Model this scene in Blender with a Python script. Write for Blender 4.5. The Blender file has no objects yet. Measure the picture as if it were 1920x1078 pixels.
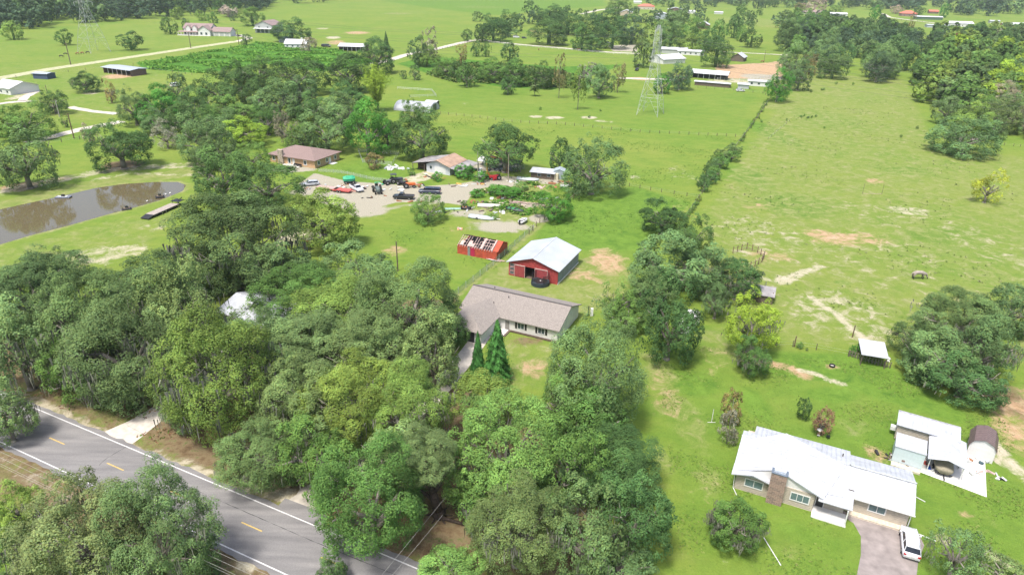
import bpy, bmesh, math, random
import numpy as np
from mathutils import Vector, Matrix
R = math.radians
SC = bpy.context.scene
COL = SC.collection

# ------------------------------------------------------------------ camera
F_PX, PITCH, ROLL, CAM_H = 1280.3, R(25.354), R(1.0916), 62.3
cd = bpy.data.cameras.new("Camera"); cam = bpy.data.objects.new("Camera", cd); COL.objects.link(cam)
cd.sensor_width = 36; cd.sensor_fit = 'HORIZONTAL'; cd.lens = 36 * F_PX / 1920
cd.clip_start = 1; cd.clip_end = 20000
_c, _s, _cp, _sp = math.cos(ROLL), math.sin(ROLL), math.cos(PITCH), math.sin(PITCH)
cam.matrix_world = Matrix(((_c, -_s, 0, 0), (_s * _sp, _c * _sp, -_cp, 0), (_s * _cp, _c * _cp, _sp, CAM_H), (0, 0, 0, 1)))
SC.camera = cam

# ------------------------------------------------------------------ light
SUN_EL, SUN_AZ = 66, 215      # degrees; azimuth clockwise from +Y (north)
w = bpy.data.worlds.new("World"); SC.world = w; w.use_nodes = True
nt = w.node_tree; bg = nt.nodes['Background']
sky = nt.nodes.new('ShaderNodeTexSky'); sky.sky_type = 'NISHITA'; sky.sun_disc = False
sky.sun_elevation = R(SUN_EL); sky.sun_rotation = R(SUN_AZ)
sky.air_density = 1.0; sky.dust_density = 4.0; sky.ozone_density = 1.0
nt.links.new(sky.outputs[0], bg.inputs[0]); bg.inputs[1].default_value = 0.15
sl = bpy.data.lights.new("Sun", 'SUN'); sun = bpy.data.objects.new("Sun", sl); COL.objects.link(sun)
sl.energy = 3.2; sl.angle = R(11); sl.color = (1.0, 0.95, 0.88)
_d = Vector((math.sin(R(SUN_AZ)) * math.cos(R(SUN_EL)), math.cos(R(SUN_AZ)) * math.cos(R(SUN_EL)), math.sin(R(SUN_EL))))
sun.rotation_euler = _d.to_track_quat('Z', 'Y').to_euler()
SC.view_settings.view_transform = 'Standard'; SC.view_settings.look = 'None'
SC.view_settings.exposure = 0.70; SC.view_settings.gamma = 1.0
SC.cycles.max_bounces = 6; SC.cycles.diffuse_bounces = 3; SC.cycles.glossy_bounces = 2
SC.cycles.transparent_max_bounces = 12; SC.cycles.volume_bounces = 1

# ------------------------------------------------------------------ picture <-> ground
def G(px, py, h=0.0):
    """the place at height h that lies under a photograph pixel"""
    x = (px - 960) / F_PX; y = -(py - 539) / F_PX
    x, y = _c * x - _s * y, _s * x + _c * y
    dx, dy, dz = x, _cp + y * _sp, -_sp + y * _cp
    t = (CAM_H - h) / -dz
    return Vector((dx * t, dy * t, h))
def depth(p):
    return p[1] * _cp + (CAM_H - p[2]) * _sp
def proj_y(p):
    zc = depth(p); yc = p[1] * _sp - (CAM_H - p[2]) * _cp
    x, y = p[0] / zc, yc / zc
    return 539 - F_PX * (-_s * x + _c * y)
def height_at(base, ytop):
    lo, hi = 0, 61
    for _ in range(40):
        m = (lo + hi) / 2
        if proj_y((base[0], base[1], m)) > ytop: lo = m
        else: hi = m
    return m

# ------------------------------------------------------------------ tagging
LABELS = {}
def tag(o, label, cat, group=None, kind=None):
    o['label'] = label; o['category'] = cat
    if group: o['group'] = group
    if kind: o['kind'] = kind
    LABELS.setdefault(label, []).append((o.name, group))
    return o
def empty(name, loc, rz=0.0, label=None, cat=None, group=None):
    o = bpy.data.objects.new(name, None); COL.objects.link(o)
    o.empty_display_size = .5
    o.location = loc; o.rotation_euler = (0, 0, rz)
    if label: tag(o, label, cat, group)
    return o
def copy_tree(o, parent=None):
    c = o.copy(); COL.objects.link(c); c.parent = parent
    for ch in o.children: copy_tree(ch, c)
    return c

# ------------------------------------------------------------------ materials
MATS = {}
def _new(name):
    m = bpy.data.materials.new(name); m.use_nodes = True
    n = m.node_tree.nodes; return m, n, m.node_tree.links, n['Principled BSDF']
def N(n, t, **k):
    x = n.new('ShaderNode' + t)
    for a, b in k.items():
        if isinstance(b, (int, float, str, bool)) and hasattr(x, a): setattr(x, a, b)
    return x
def ramp(n, stops):
    r = n.new('ShaderNodeValToRGB'); e = r.color_ramp.elements
    while len(e) > 1: e.remove(e[0])
    e[0].position = stops[0][0]; e[0].color = (*stops[0][1], 1)
    for p, c in stops[1:]:
        q = e.new(p); q.color = (*c, 1)
    return r
def mat(name, col, rough=.75, metal=0., var=.12, scale=3., bump=0., seam=None, coat=0., streak=0.):
    """plain surface with mottled colour; seam=(spacing, axis) adds raised ribs"""
    if name in MATS: return MATS[name]
    m, n, l, b = _new(name); col = tuple(c * .84 for c in col)
    b.inputs['Roughness'].default_value = rough; b.inputs['Metallic'].default_value = metal
    b.inputs['Coat Weight'].default_value = coat
    tc = N(n, 'TexCoord'); nz = N(n, 'TexNoise'); nz.inputs['Scale'].default_value = scale; nz.inputs['Detail'].default_value = 5
    mp = N(n, 'Mapping'); l.new(tc.outputs['Object'], mp.inputs[0])
    if streak: mp.inputs['Scale'].default_value = (1, 1, streak)
    l.new(mp.outputs[0], nz.inputs['Vector'])
    lo = tuple(max(0, c * (1 - 2 * var)) for c in col); hi = tuple(min(.95, c * (1 + var)) for c in col)
    r = ramp(n, [(.3, lo), (.7, hi)]); l.new(nz.outputs[0], r.inputs[0])
    l.new(r.outputs[0], b.inputs['Base Color'])
    if seam:
        sp, ax = seam
        sx = N(n, 'SeparateXYZ'); l.new(tc.outputs['Object'], sx.inputs[0])
        fr = N(n, 'Math'); fr.operation = 'PINGPONG'; fr.inputs[1].default_value = sp / 2
        l.new(sx.outputs[ax], fr.inputs[0])
        mr = N(n, 'MapRange'); mr.inputs['From Min'].default_value = sp * .06; mr.inputs['From Max'].default_value = sp * .16
        mr.inputs['To Min'].default_value = 1; mr.inputs['To Max'].default_value = 0
        l.new(fr.outputs[0], mr.inputs[0])
        bp = N(n, 'Bump'); bp.inputs['Strength'].default_value = 1; bp.inputs['Distance'].default_value = .045
        l.new(mr.outputs[0], bp.inputs['Height']); l.new(bp.outputs[0], b.inputs['Normal'])
    elif bump:
        n2 = N(n, 'TexNoise'); n2.inputs['Scale'].default_value = scale * 5; l.new(tc.outputs['Object'], n2.inputs['Vector'])
        bp = N(n, 'Bump'); bp.inputs['Strength'].default_value = bump; bp.inputs['Distance'].default_value = .05
        l.new(n2.outputs[0], bp.inputs['Height']); l.new(bp.outputs[0], b.inputs['Normal'])
    MATS[name] = m; return m
def mat_brick(name, c1, c2, mortar, scale=1.0, w=.5, h=.18):
    if name in MATS: return MATS[name]
    m, n, l, b = _new(name); b.inputs['Roughness'].default_value = .85
    tc = N(n, 'TexCoord'); sx = N(n, 'SeparateXYZ'); l.new(tc.outputs['Object'], sx.inputs[0])
    ad = N(n, 'Math'); ad.operation = 'ADD'; l.new(sx.outputs[0], ad.inputs[0]); l.new(sx.outputs[1], ad.inputs[1])
    cb = N(n, 'CombineXYZ'); l.new(ad.outputs[0], cb.inputs[0]); l.new(sx.outputs[2], cb.inputs[1])
    br = N(n, 'TexBrick'); br.inputs['Scale'].default_value = scale
    br.inputs['Brick Width'].default_value = w; br.inputs['Row Height'].default_value = h; br.inputs['Mortar Size'].default_value = .012
    br.inputs['Color1'].default_value = (*c1, 1); br.inputs['Color2'].default_value = (*c2, 1); br.inputs['Mortar'].default_value = (*mortar, 1)
    l.new(cb.outputs[0], br.inputs['Vector']); l.new(br.outputs['Color'], b.inputs['Base Color'])
    MATS[name] = m; return m
def mat_shingle(name, c):
    if name in MATS: return MATS[name]
    m, n, l, b = _new(name); b.inputs['Roughness'].default_value = .95
    tc = N(n, 'TexCoord'); nz = N(n, 'TexNoise'); nz.inputs['Scale'].default_value = 6; nz.inputs['Detail'].default_value = 6
    l.new(tc.outputs['Object'], nz.inputs['Vector'])
    r = ramp(n, [(.3, tuple(x * .72 for x in c)), (.5, c), (.7, tuple(x * 1.22 for x in c))]); l.new(nz.outputs[0], r.inputs[0])
    vo = N(n, 'TexVoronoi'); vo.inputs['Scale'].default_value = 3.2; l.new(tc.outputs['Object'], vo.inputs['Vector'])
    mx = N(n, 'Mix', data_type='RGBA', blend_type='MULTIPLY'); mx.inputs[0].default_value = .35
    l.new(r.outputs[0], mx.inputs[6])
    g = N(n, 'RGBToBW'); l.new(vo.outputs['Color'], g.inputs[0]); r2 = ramp(n, [(0, (.6,) * 3), (1, (1.0,) * 3)]); l.new(g.outputs[0], r2.inputs[0])
    l.new(r2.outputs[0], mx.inputs[7]); l.new(mx.outputs[2], b.inputs['Base Color'])
    MATS[name] = m; return m
def mat_net(name, col, opacity):
    if name in MATS: return MATS[name]
    m, n, l, b = _new(name); b.inputs['Base Color'].default_value = (*col, 1); b.inputs['Roughness'].default_value = .8
    b.inputs['Alpha'].default_value = opacity
    MATS[name] = m; return m
def mat_leaf(name, trans=.2, rough=.8):
    """foliage: the tree's own colour (object colour) times each leaf clump's own tone"""
    if name in MATS: return MATS[name]
    m, n, l, b = _new(name)
    oi = N(n, 'ObjectInfo'); at = N(n, 'Attribute', attribute_name='tone'); 
    mx = N(n, 'Mix', data_type='RGBA', blend_type='MULTIPLY'); mx.inputs[0].default_value = 1
    l.new(oi.outputs['Color'], mx.inputs[6]); l.new(at.outputs['Color'], mx.inputs[7])
    l.new(mx.outputs[2], b.inputs['Base Color']); b.inputs['Roughness'].default_value = rough
    b.inputs['Specular IOR Level'].default_value = .18
    tr = N(n, 'BsdfTranslucent'); l.new(mx.outputs[2], tr.inputs[0])
    ms = N(n, 'MixShader'); ms.inputs[0].default_value = trans
    l.new(b.outputs[0], ms.inputs[1]); l.new(tr.outputs[0], ms.inputs[2])
    l.new(ms.outputs[0], n['Material Output'].inputs[0])
    MATS[name] = m; return m
LEAF = mat_leaf('foliage', .22)
BARK = mat('bark', (.30, .27, .23), .9, var=.3, scale=4, bump=.6)
MOSS = mat('hanging_moss', (.21, .215, .165), .9, var=.2, scale=3)
GLASS = mat('window_glass', (.05, .08, .09), .08, var=.1)
GLASSL = mat('window_glass_light', (.14, .21, .22), .12, var=.1)
WHITE = mat('white_paint', (.74, .74, .73), .5, var=.03)
ROOFW = mat('white_metal_roof', (.52, .545, .59), .5, var=.09, scale=.8, seam=(.6, 0))
ROOFWY = mat('white_metal_roof_cross', (.54, .56, .605), .5, var=.09, scale=.8, seam=(.6, 1))
BLACK = mat('black_paint', (.02, .02, .022), .5, var=.1)
WOOD = mat('weathered_wood', (.17, .13, .10), .9, var=.25, scale=3)
CREAM = mat('cream_siding', (.52, .46, .38), .8, var=.05, scale=2, seam=(.25, 2))
STEEL = mat('galvanised_steel', (.62, .64, .64), .45, metal=.2, var=.12)
RUST = mat('rusty_steel', (.33, .14, .06), .8, var=.3)

# ------------------------------------------------------------------ mesh builder
class MB:
    def __init__(s): s.v = []; s.f = []; s.m = []; s.mats = []
    def mi(s, m):
        if m not in s.mats: s.mats.append(m)
        return s.mats.index(m)
    def add(s, vs, fs, m):
        o = len(s.v); s.v += [tuple(p) for p in vs]; k = s.mi(m)
        for f in fs: s.f.append([i + o for i in f]); s.m.append(k)
        return s
    def hexa(s, p, m):       # 8 points: 4 lower (ccw), 4 upper
        return s.add(p, [(3, 2, 1, 0), (4, 5, 6, 7), (0, 1, 5, 4), (1, 2, 6, 5), (2, 3, 7, 6), (3, 0, 4, 7)], m)
    def box(s, x0, x1, y0, y1, z0, z1, m):
        return s.hexa([(x0, y0, z0), (x1, y0, z0), (x1, y1, z0), (x0, y1, z0), (x0, y0, z1), (x1, y0, z1), (x1, y1, z1), (x0, y1, z1)], m)
    def slab(s, quad, t, m): # quad top points ccw, thickness t downwards
        q = [Vector(a) for a in quad]
        return s.hexa([(a.x, a.y, a.z - t) for a in q] + q, m)
    def prism(s, pts, y0, y1, m):  # profile in x,z extruded along y
        n = len(pts)
        vs = [(x, y0, z) for x, z in pts] + [(x, y1, z) for x, z in pts]
        fs = [tuple(range(n)), tuple(range(2 * n - 1, n - 1, -1))] + [(i, i + n, (i + 1) % n + n, (i + 1) % n) for i in range(n)]
        return s.add(vs, fs, m)
    def prismx(s, pts, x0, x1, m):  # profile in y,z extruded along x
        n = len(pts)
        vs = [(x0, y, z) for y, z in pts] + [(x1, y, z) for y, z in pts]
        fs = [tuple(range(n - 1, -1, -1)), tuple(range(n, 2 * n))] + [(i, (i + 1) % n, (i + 1) % n + n, i + n) for i in range(n)]
        return s.add(vs, fs, m)
    def rod(s, a, b, r0, m, r1=None, n=6):
        a, b = Vector(a), Vector(b); d = b - a
        if d.length < 1e-6: return s
        q = d.to_track_quat('Z', 'Y'); r1 = r0 if r1 is None else r1
        vs = []
        for p, r in ((a, r0), (b, r1)):
            for i in range(n):
                t = 2 * math.pi * i / n; vs.append(p + q @ Vector((r * math.cos(t), r * math.sin(t), 0)))
        return s.add(vs, [(i, (i + 1) % n, (i + 1) % n + n, i + n) for i in range(n)] + [tuple(range(n - 1, -1, -1)), tuple(range(n, 2 * n))], m)
    def lathe(s, prof, m, n=12, c=(0, 0), squash=(1, 1)):
        vs = []; fs = []
        for r, z in prof:
            for i in range(n):
                t = 2 * math.pi * i / n; vs.append((c[0] + r * squash[0] * math.cos(t), c[1] + r * squash[1] * math.sin(t), z))
        for k in range(len(prof) - 1):
            for i in range(n):
                j = (i + 1) % n; fs.append((k * n + i, k * n + j, (k + 1) * n + j, (k + 1) * n + i))
        fs.append(tuple(range(n - 1, -1, -1))); fs.append(tuple(range((len(prof) - 1) * n, len(prof) * n)))
        return s.add(vs, fs, m)
    def loft(s, rings, m, cap=True):   # rings of equal length
        n = len(rings[0]); vs = [p for r in rings for p in r]; fs = []
        for k in range(len(rings) - 1):
            for i in range(n):
                j = (i + 1) % n; fs.append((k * n + i, k * n + j, (k + 1) * n + j, (k + 1) * n + i))
        if cap: fs += [tuple(range(n - 1, -1, -1)), tuple(range((len(rings) - 1) * n, len(rings) * n))]
        return s.add(vs, fs, m)
    def build(s, name, parent=None, smooth=False, loc=None, rz=0):
        me = bpy.data.meshes.new(name); me.from_pydata(s.v, [], s.f); 
        for m in s.mats: me.materials.append(m)
        me.polygons.foreach_set('material_index', s.m)
        if smooth: me.polygons.foreach_set('use_smooth', [True] * len(s.f))
        me.update()
        o = bpy.data.objects.new(name, me); COL.objects.link(o)
        if parent: o.parent = parent
        if loc is not None: o.location = loc; o.rotation_euler = (0, 0, rz)
        return o

def np_mesh(name, verts, faces4, mat_, tone=None, tri=False):
    me = bpy.data.meshes.new(name); k = 3 if tri else 4
    verts = np.asarray(verts, np.float32); faces4 = np.asarray(faces4, np.int32)
    nf = len(faces4)
    me.vertices.add(len(verts)); me.vertices.foreach_set('co', verts.ravel())
    me.loops.add(nf * k); me.loops.foreach_set('vertex_index', faces4.ravel())
    me.polygons.add(nf); me.polygons.foreach_set('loop_start', np.arange(nf, dtype=np.int32) * k)
    me.update(calc_edges=True)
    if tone is not None:
        a = me.attributes.new('tone', 'FLOAT_COLOR', 'FACE')
        t = np.ones((nf, 4), np.float32); t[:, :3] = tone; a.data.foreach_set('color', t.ravel())
    me.materials.append(mat_)
    return me

# ================================================================== GROUND
def axis_pts(lo, hi, step, grow, end_lo, end_hi):
    a = list(np.arange(lo, hi, step)); d = step; x = a[-1]
    while x < end_hi: d *= grow; x += d; a.append(x)
    d = step; x = lo; b = []
    while x > end_lo: d *= grow; x -= d; b.append(x)
    return np.array(b[::-1] + a)
gx = axis_pts(-140, 110, .8, 1.02, -4000, 4000)
gy = axis_pts(48, 300, .8, 1.014, -400, 5000)
GX, GY = np.meshgrid(gx, gy); PX, PY = GX.ravel(), GY.ravel()
NV = len(PX)
CH = {k: np.zeros(NV, np.float32) for k in ('sand', 'litter', 'lush', 'dry', 'crop', 'clay', 'gravel')}
def blob(ch, px, py, rx, ry, s=1.0, rot=0):
    """soft elliptical patch of bare or lush ground, laid out on the ground itself"""
    c = G(px, py); a = G(px + rx, py) - c; b = G(px, py - ry) - c
    ra, rb = a.length, b.length
    th = math.atan2(a.y, a.x) + R(rot); u = (PX - c.x) * math.cos(th) + (PY - c.y) * math.sin(th); v = -(PX - c.x) * math.sin(th) + (PY - c.y) * math.cos(th)
    d = np.sqrt((u / ra) ** 2 + (v / rb) ** 2)
    CH[ch] = np.maximum(CH[ch], s * np.clip(1.6 - d * 1.1, 0, 1))
def seg_dist(pts, closed=True):
    best = np.full(NV, 1e9, np.float32); n = len(pts)
    for i in range(n if closed else n - 1):
        a, b = pts[i], pts[(i + 1) % n]; dx, dy = b[0] - a[0], b[1] - a[1]; L = dx * dx + dy * dy + 1e-9
        t = np.clip(((PX - a[0]) * dx + (PY - a[1]) * dy) / L, 0, 1)
        best = np.minimum(best, np.hypot(PX - a[0] - t * dx, PY - a[1] - t * dy))
    return best
def inside(pts, X=None, Y=None):
    X = PX if X is None else X; Y = PY if Y is None else Y
    r = np.zeros(len(X), bool); n = len(pts)
    for i in range(n):
        (x0, y0), (x1, y1) = pts[i][:2], pts[(i + 1) % n][:2]
        c = (y0 > Y) != (y1 > Y)
        if y1 != y0: r ^= c & (X < (x1 - x0) * (Y - y0) / (y1 - y0) + x0)
    return r
def area(ch, pix, s=1.0, soft=3.0):
    p = [G(*q) for q in pix]; d = seg_dist(p); sd = np.where(inside(p), d, -d)
    CH[ch] = np.maximum(CH[ch], s * np.clip(sd / soft + .5, 0, 1))
def trail(ch, pix, wd, s=1.0):
    p = [G(*q) for q in pix]; d = seg_dist(p, False)
    CH[ch] = np.maximum(CH[ch], s * np.clip(1.5 - d / wd, 0, 1))

# pastures
area('dry', [(1310, 400), (1440, 215), (1510, 135), (1700, 150), (1760, 270), (1960, 300), (1960, 700), (1680, 660), (1470, 650), (1300, 520)], .62, 6)
for a in [(1430, 440, 110, 45, .55), (1640, 490, 200, 70, .45), (1580, 590, 130, 55, .6), (1850, 460, 80, 60, .5), (1480, 560, 80, 40, .4), (1850, 320, 60, 25, .25), (1480, 250, 60, 20, .35), (1640, 400, 90, 30, .45)]: blob('sand', *a)
for a in [(1590, 448, 90, 13, .75), (1540, 440, 35, 10, .8), (1420, 390, 40, 12, .5), (1350, 330, 12, 30, .4), (1640, 340, 20, 6, .7), (1440, 480, 60, 12, .6)]: blob('clay', *a)
for a in [(1700, 395, 50, 10, .75), (1660, 405, 60, 12, .5), (1470, 525, 30, 10, .9), (1390, 475, 25, 8, .7), (1560, 548, 30, 8, .7), (1740, 410, 25, 8, .5), (1350, 370, 30, 7, .4), (1740, 600, 40, 12, .6), (1350, 240, 40, 8, .3)]: blob('sand', *a)
trail('sand', [(1520, 558), (1555, 580), (1590, 610), (1620, 635)], 1.2, .95)
trail('sand', [(1603, 572), (1615, 595), (1640, 620)], .7, .8)
trail('sand', [(1430, 522), (1475, 530), (1500, 512), (1535, 500)], 1.6, .85)
trail('sand', [(1445, 484), (1460, 492)], .6, .8)
for a in [(1490, 385, 70, 22, .9), (1400, 330, 40, 25, .7), (1700, 320, 60, 10, .6), (1770, 440, 90, 16, .6), (1580, 530, 18, 5, .8), (1540, 220, 80, 25, .5), (1450, 250, 30, 25, .8), (1650, 575, 45, 5, .6)]: blob('lush', *a)
# middle fields
area('lush', [(735, 150), (1430, 175), (1395, 255), (960, 225), (810, 210)], .42, 8)
area('lush', [(1060, 370), (1190, 350), (1300, 380), (1200, 470), (1090, 470), (1000, 445)], .95, 5)
blob('lush', 1120, 420, 90, 45, 1.0); blob('lush', 780, 440, 60, 25, .5); blob('lush', 700, 320, 90, 30, .6)
for a in [(1005, 219, 14, 3, .9), (1040, 221, 20, 3.5, 1), (1105, 221, 20, 3, .9), (1125, 227, 20, 2.5, .7), (1145, 229, 12, 2, .7), (1275, 325, 35, 18, .5), (1190, 333, 12, 6, .7), (1100, 295, 30, 12, .3)]: blob('sand', *a)
for a in [(1140, 490, 40, 26, .8), (1100, 520, 40, 18, .6), (740, 470, 30, 14, .6), (1280, 395, 30, 30, .4), (850, 430, 70, 12, .35)]: blob('clay', *a)
area('dry', [(850, 560), (950, 480), (1010, 500), (1110, 480), (1180, 480), (1200, 560), (1090, 600), (900, 540)], .75, 4)
area('dry', [(940, 620), (1050, 640), (1030, 720), (940, 740)], .6, 3); blob('clay', 1000, 690, 30, 25, .75); blob('sand', 1000, 650, 40, 10, .5)
blob('litter', 990, 640, 45, 10, .6); blob('sand', 1110, 555, 26, 12, .5)
# gardens of the white roofed house
area('lush', [(1230, 640), (1470, 650), (1700, 690), (1850, 790), (1960, 960), (1960, 1100), (1280, 1100), (1250, 900), (1230, 800)], .48, 5)
area('lush', [(1380, 655), (1600, 660), (1680, 690), (1840, 790), (1800, 800), (1550, 720), (1400, 700)], .85, 4)
for a in [(1245, 740, 40, 60, .5), (1300, 900, 60, 60, .3), (1640, 850, 25, 16, .7), (1810, 965, 22, 9, .8), (1330, 670, 60, 40, .35), (1700, 770, 60, 16, .3)]: blob('clay', *a)
trail('clay', [(1400, 672), (1440, 680), (1480, 690), (1512, 706)], 1.6, .85)
trail('sand', [(1500, 695), (1530, 700), (1552, 712), (1580, 718)], 1.0, .9); blob('clay', 1560, 688, 14, 5, .8)
trail('sand', [(1860, 830), (1880, 850), (1900, 875), (1930, 890)], 1.4, .95); trail('sand', [(1855, 855), (1900, 880), (1930, 905)], 1.2, .8)
area('clay', [(1840, 770), (1960, 690), (1960, 880), (1870, 840)], .75, 5); blob('litter', 1890, 750, 50, 40, .8)
for a in [(1770, 1010, 30, 14, .8), (1870, 1050, 50, 20, .7), (1705, 965, 10, 5, .8), (1440, 1040, 40, 20, .3), (1340, 1060, 40, 20, .4), (1780, 880, 30, 12, .4), (1800, 910, 30, 10, .5), (1510, 920, 30, 8, .25)]: blob('sand', *a)
for a in [(1490, 1000, 60, 30, .5), (1830, 1000, 60, 20, .6), (1560, 1060, 40, 30, .3)]: blob('lush', *a)
for a in [(1235, 700, 40, 40, .7), (1290, 790, 40, 60, .6), (1330, 900, 30, 40, .55), (1240, 860, 25, 40, .55), (1600, 800, 50, 20, .5), (1420, 850, 30, 20, .45), (1480, 1030, 40, 20, .5), (1840, 980, 40, 20, .5), (1350, 650, 50, 40, .6)]: blob('dry', *a)
for a in [(1300, 720, 60, 30, .7), (1560, 740, 60, 16, .8), (1700, 800, 70, 20, .6), (1420, 760, 30, 40, .7), (1340, 1000, 30, 40, .6), (1740, 950, 30, 20, .6)]: blob('lush', *a)
# verge along the near road
trail('litter', [(-40, 690), (60, 740), (140, 790), (330, 880), (520, 930), (620, 980), (780, 1040), (900, 1100)], 6.0, .62)
trail('sand', [(20, 742), (130, 790), (250, 850), (430, 905), (520, 925)], 2.2, .8)
trail('lush', [(130, 765), (240, 800)], 2.6, .9); trail('lush', [(270, 815), (430, 880)], 2.4, .9)
trail('litter', [(-40, 850), (60, 900), (200, 960), (420, 1060), (500, 1100)], 5.5, .7); trail('sand', [(-10, 865), (60, 893), (120, 925)], 2, .6); blob('sand', 465, 1060, 30, 18, .95)
area('litter', [(180, 740), (520, 560), (860, 560), (850, 700), (960, 770), (1150, 900), (1100, 1100), (760, 1060), (560, 950), (300, 860)], .8, 4)
area('litter', [(-60, 640), (60, 560), (380, 600), (300, 780), (160, 760), (-60, 700)], .7, 6)
blob('sand', 545, 930, 40, 18, .9); blob('sand', 850, 1010, 60, 20, .3)
area('lush', [(300, 835), (410, 860), (520, 800), (500, 740), (420, 770)], .5, 3)
# pond banks
trail('dry', [(-60, 400), (60, 375), (160, 350), (230, 338), (340, 325)], 6, .9)
trail('sand', [(-60, 375), (70, 345), (150, 330), (210, 318), (300, 312), (370, 310)], 4.5, .75)
trail('clay', [(-40, 360), (60, 345), (120, 335)], 3, .7); blob('litter', 230, 310, 40, 9, .95); blob('litter', 40, 350, 40, 9, .8); trail('sand', [(180, 337), (240, 325), (360, 328)], 2.2, .7)
area('dry', [(-60, 480), (100, 440), (200, 415), (350, 375), (360, 360), (330, 420), (260, 480), (100, 520), (-60, 540)], .55, 4)
for a in [(180, 480, 90, 20, .72), (240, 470, 50, 16, .7), (100, 490, 40, 8, .6), (290, 425, 30, 8, .6), (120, 465, 40, 6, .4), (230, 440, 30, 7, .5), (570, 440, 60, 14, .9), (540, 450, 40, 14, .8)]: blob('sand', *a)
# junk yard
area('gravel', [(560, 345), (590, 325), (650, 340), (720, 345), (790, 350), (860, 345), (950, 330), (1000, 335), (960, 350), (910, 352), (880, 370), (870, 385), (830, 380), (790, 378), (740, 380), (690, 395), (650, 395), (570, 370)], 1.0, 2)
area('sand', [(745, 335), (800, 320), (830, 325), (800, 340), (770, 345)], .9, 2)
for a in [(930, 312, 50, 10, .9), (1030, 340, 25, 7, .8), (690, 395, 40, 12, .8), (940, 425, 60, 12, .75), (880, 400, 50, 8, .6), (1010, 410, 20, 8, .9), (960, 385, 60, 6, .8), (550, 318, 40, 5, .9), (590, 360, 60, 8, .6)]: blob('gravel', *a)
area('dry', [(870, 385), (1000, 350), (1010, 440), (960, 430), (870, 420)], .7, 3); blob('dry', 1000, 350, 50, 14, .7)
trail('gravel', [(690, 400), (760, 385), (830, 380)], 1.5, .5)
trail('dry', [(845, 562), (920, 500), (1000, 432), (1060, 385)], 1.2, .9)
# far left fields
area('crop', [(255, 118), (440, 90), (480, 80), (640, 95), (700, 115), (640, 130), (600, 135), (500, 120), (380, 138), (270, 130)], 1.0, 5)
area('crop', [(740, 120), (800, 105), (1050, 125), (1180, 120), (1040, 170), (940, 165), (800, 140)], .55, 5)
blob('clay', 225, 143, 34, 5, 1.0); blob('clay', 630, 80, 20, 5, .8); blob('sand', 625, 71, 16, 3, 1); blob('clay', 670, 62, 26, 3, .9); blob('sand', 605, 54, 16, 2, .8)
for a in [(40, 180, 20, 8, .9), (50, 172, 14, 5, .8), (170, 175, 20, 3, .8), (180, 210, 40, 8, .4), (110, 190, 60, 10, .25), (870, 195, 12, 4, .5)]: blob('sand', *a)
area('dry', [(-300, 60), (150, 60), (340, 45), (440, 75), (0, 140), (-300, 160)], .35, 20)
area('dry', [(-300, 150), (440, 85), (250, 125), (330, 140), (350, 200), (0, 260), (-300, 260)], .45, 14)
area('lush', [(560, -20), (1130, -20), (1140, 12), (1010, 22), (930, 30), (820, 18)], .7, 20)
for a in [(780, 24, 60, 4, .4), (900, 14, 60, 3, .5), (745, 26, 30, 2, .9)]: blob('dry', *a)
# stable yards
area('clay', [(1345, 118), (1360, 122), (1440, 118), (1470, 112), (1470, 150), (1360, 148), (1340, 130)], 1.0, 3)
area('gravel', [(1140, 86), (1195, 84), (1195, 98), (1150, 97)], 1.0, 3)
area('clay', [(1528, 108), (1560, 108), (1560, 126), (1528, 124)], 1.0, 3)
blob('clay', 1200, 148, 20, 3, 1.2); blob('sand', 1370, 152, 50, 4, .9); blob('sand', 1210, 60, 40, 5, .5); blob('dry', 1400, 40, 80, 8, .6); blob('dry', 1640, 40, 60, 10, .6)
blob('gravel', 1430, 145, 40, 6, .8); blob('clay', 1440, 50, 30, 4, .5); blob('sand', 1170, 25, 40, 6, .6); blob('clay', 1005, 60, 10, 4, .8)
for px, py in [(1500, 165), (1570, 175), (1460, 200), (1530, 130), (1620, 210)]: blob('dry', px, py, 40, 8, .8)
CH['lush'][CH['litter'] > .6] *= .4

# ---- pond bed pushed down under the water
POND = [(-120, 520), (-60, 485), (0, 459), (60, 441), (130, 423), (200, 403), (250, 390), (300, 376), (345, 358), (352, 346), (335, 340), (290, 340), (230, 344), (180, 351), (120, 365), (60, 378), (0, 391), (-60, 403), (-120, 420)]
pond = [G(*q) for q in POND]; pd_ = seg_dist(pond); pin = inside(pond)
PZ = np.zeros(NV, np.float32)
PZ[pin] = -np.clip(pd_[pin] * .28, 0, 1.5)
CH['dry'] = np.maximum(CH['dry'], np.clip(1.0 - pd_ / 2.5, 0, 1) * .9)
# very gentle swells so that the pasture is not a table top
sw = .10 * (np.sin(PX * .11 + 1.3) * np.sin(PY * .083) + .6 * np.sin(PX * .23 + PY * .17)) * np.clip((PY - 300) / 100, 0, 1) * 2
PZ += np.where(pin, 0, sw).astype(np.float32) * 0

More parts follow.
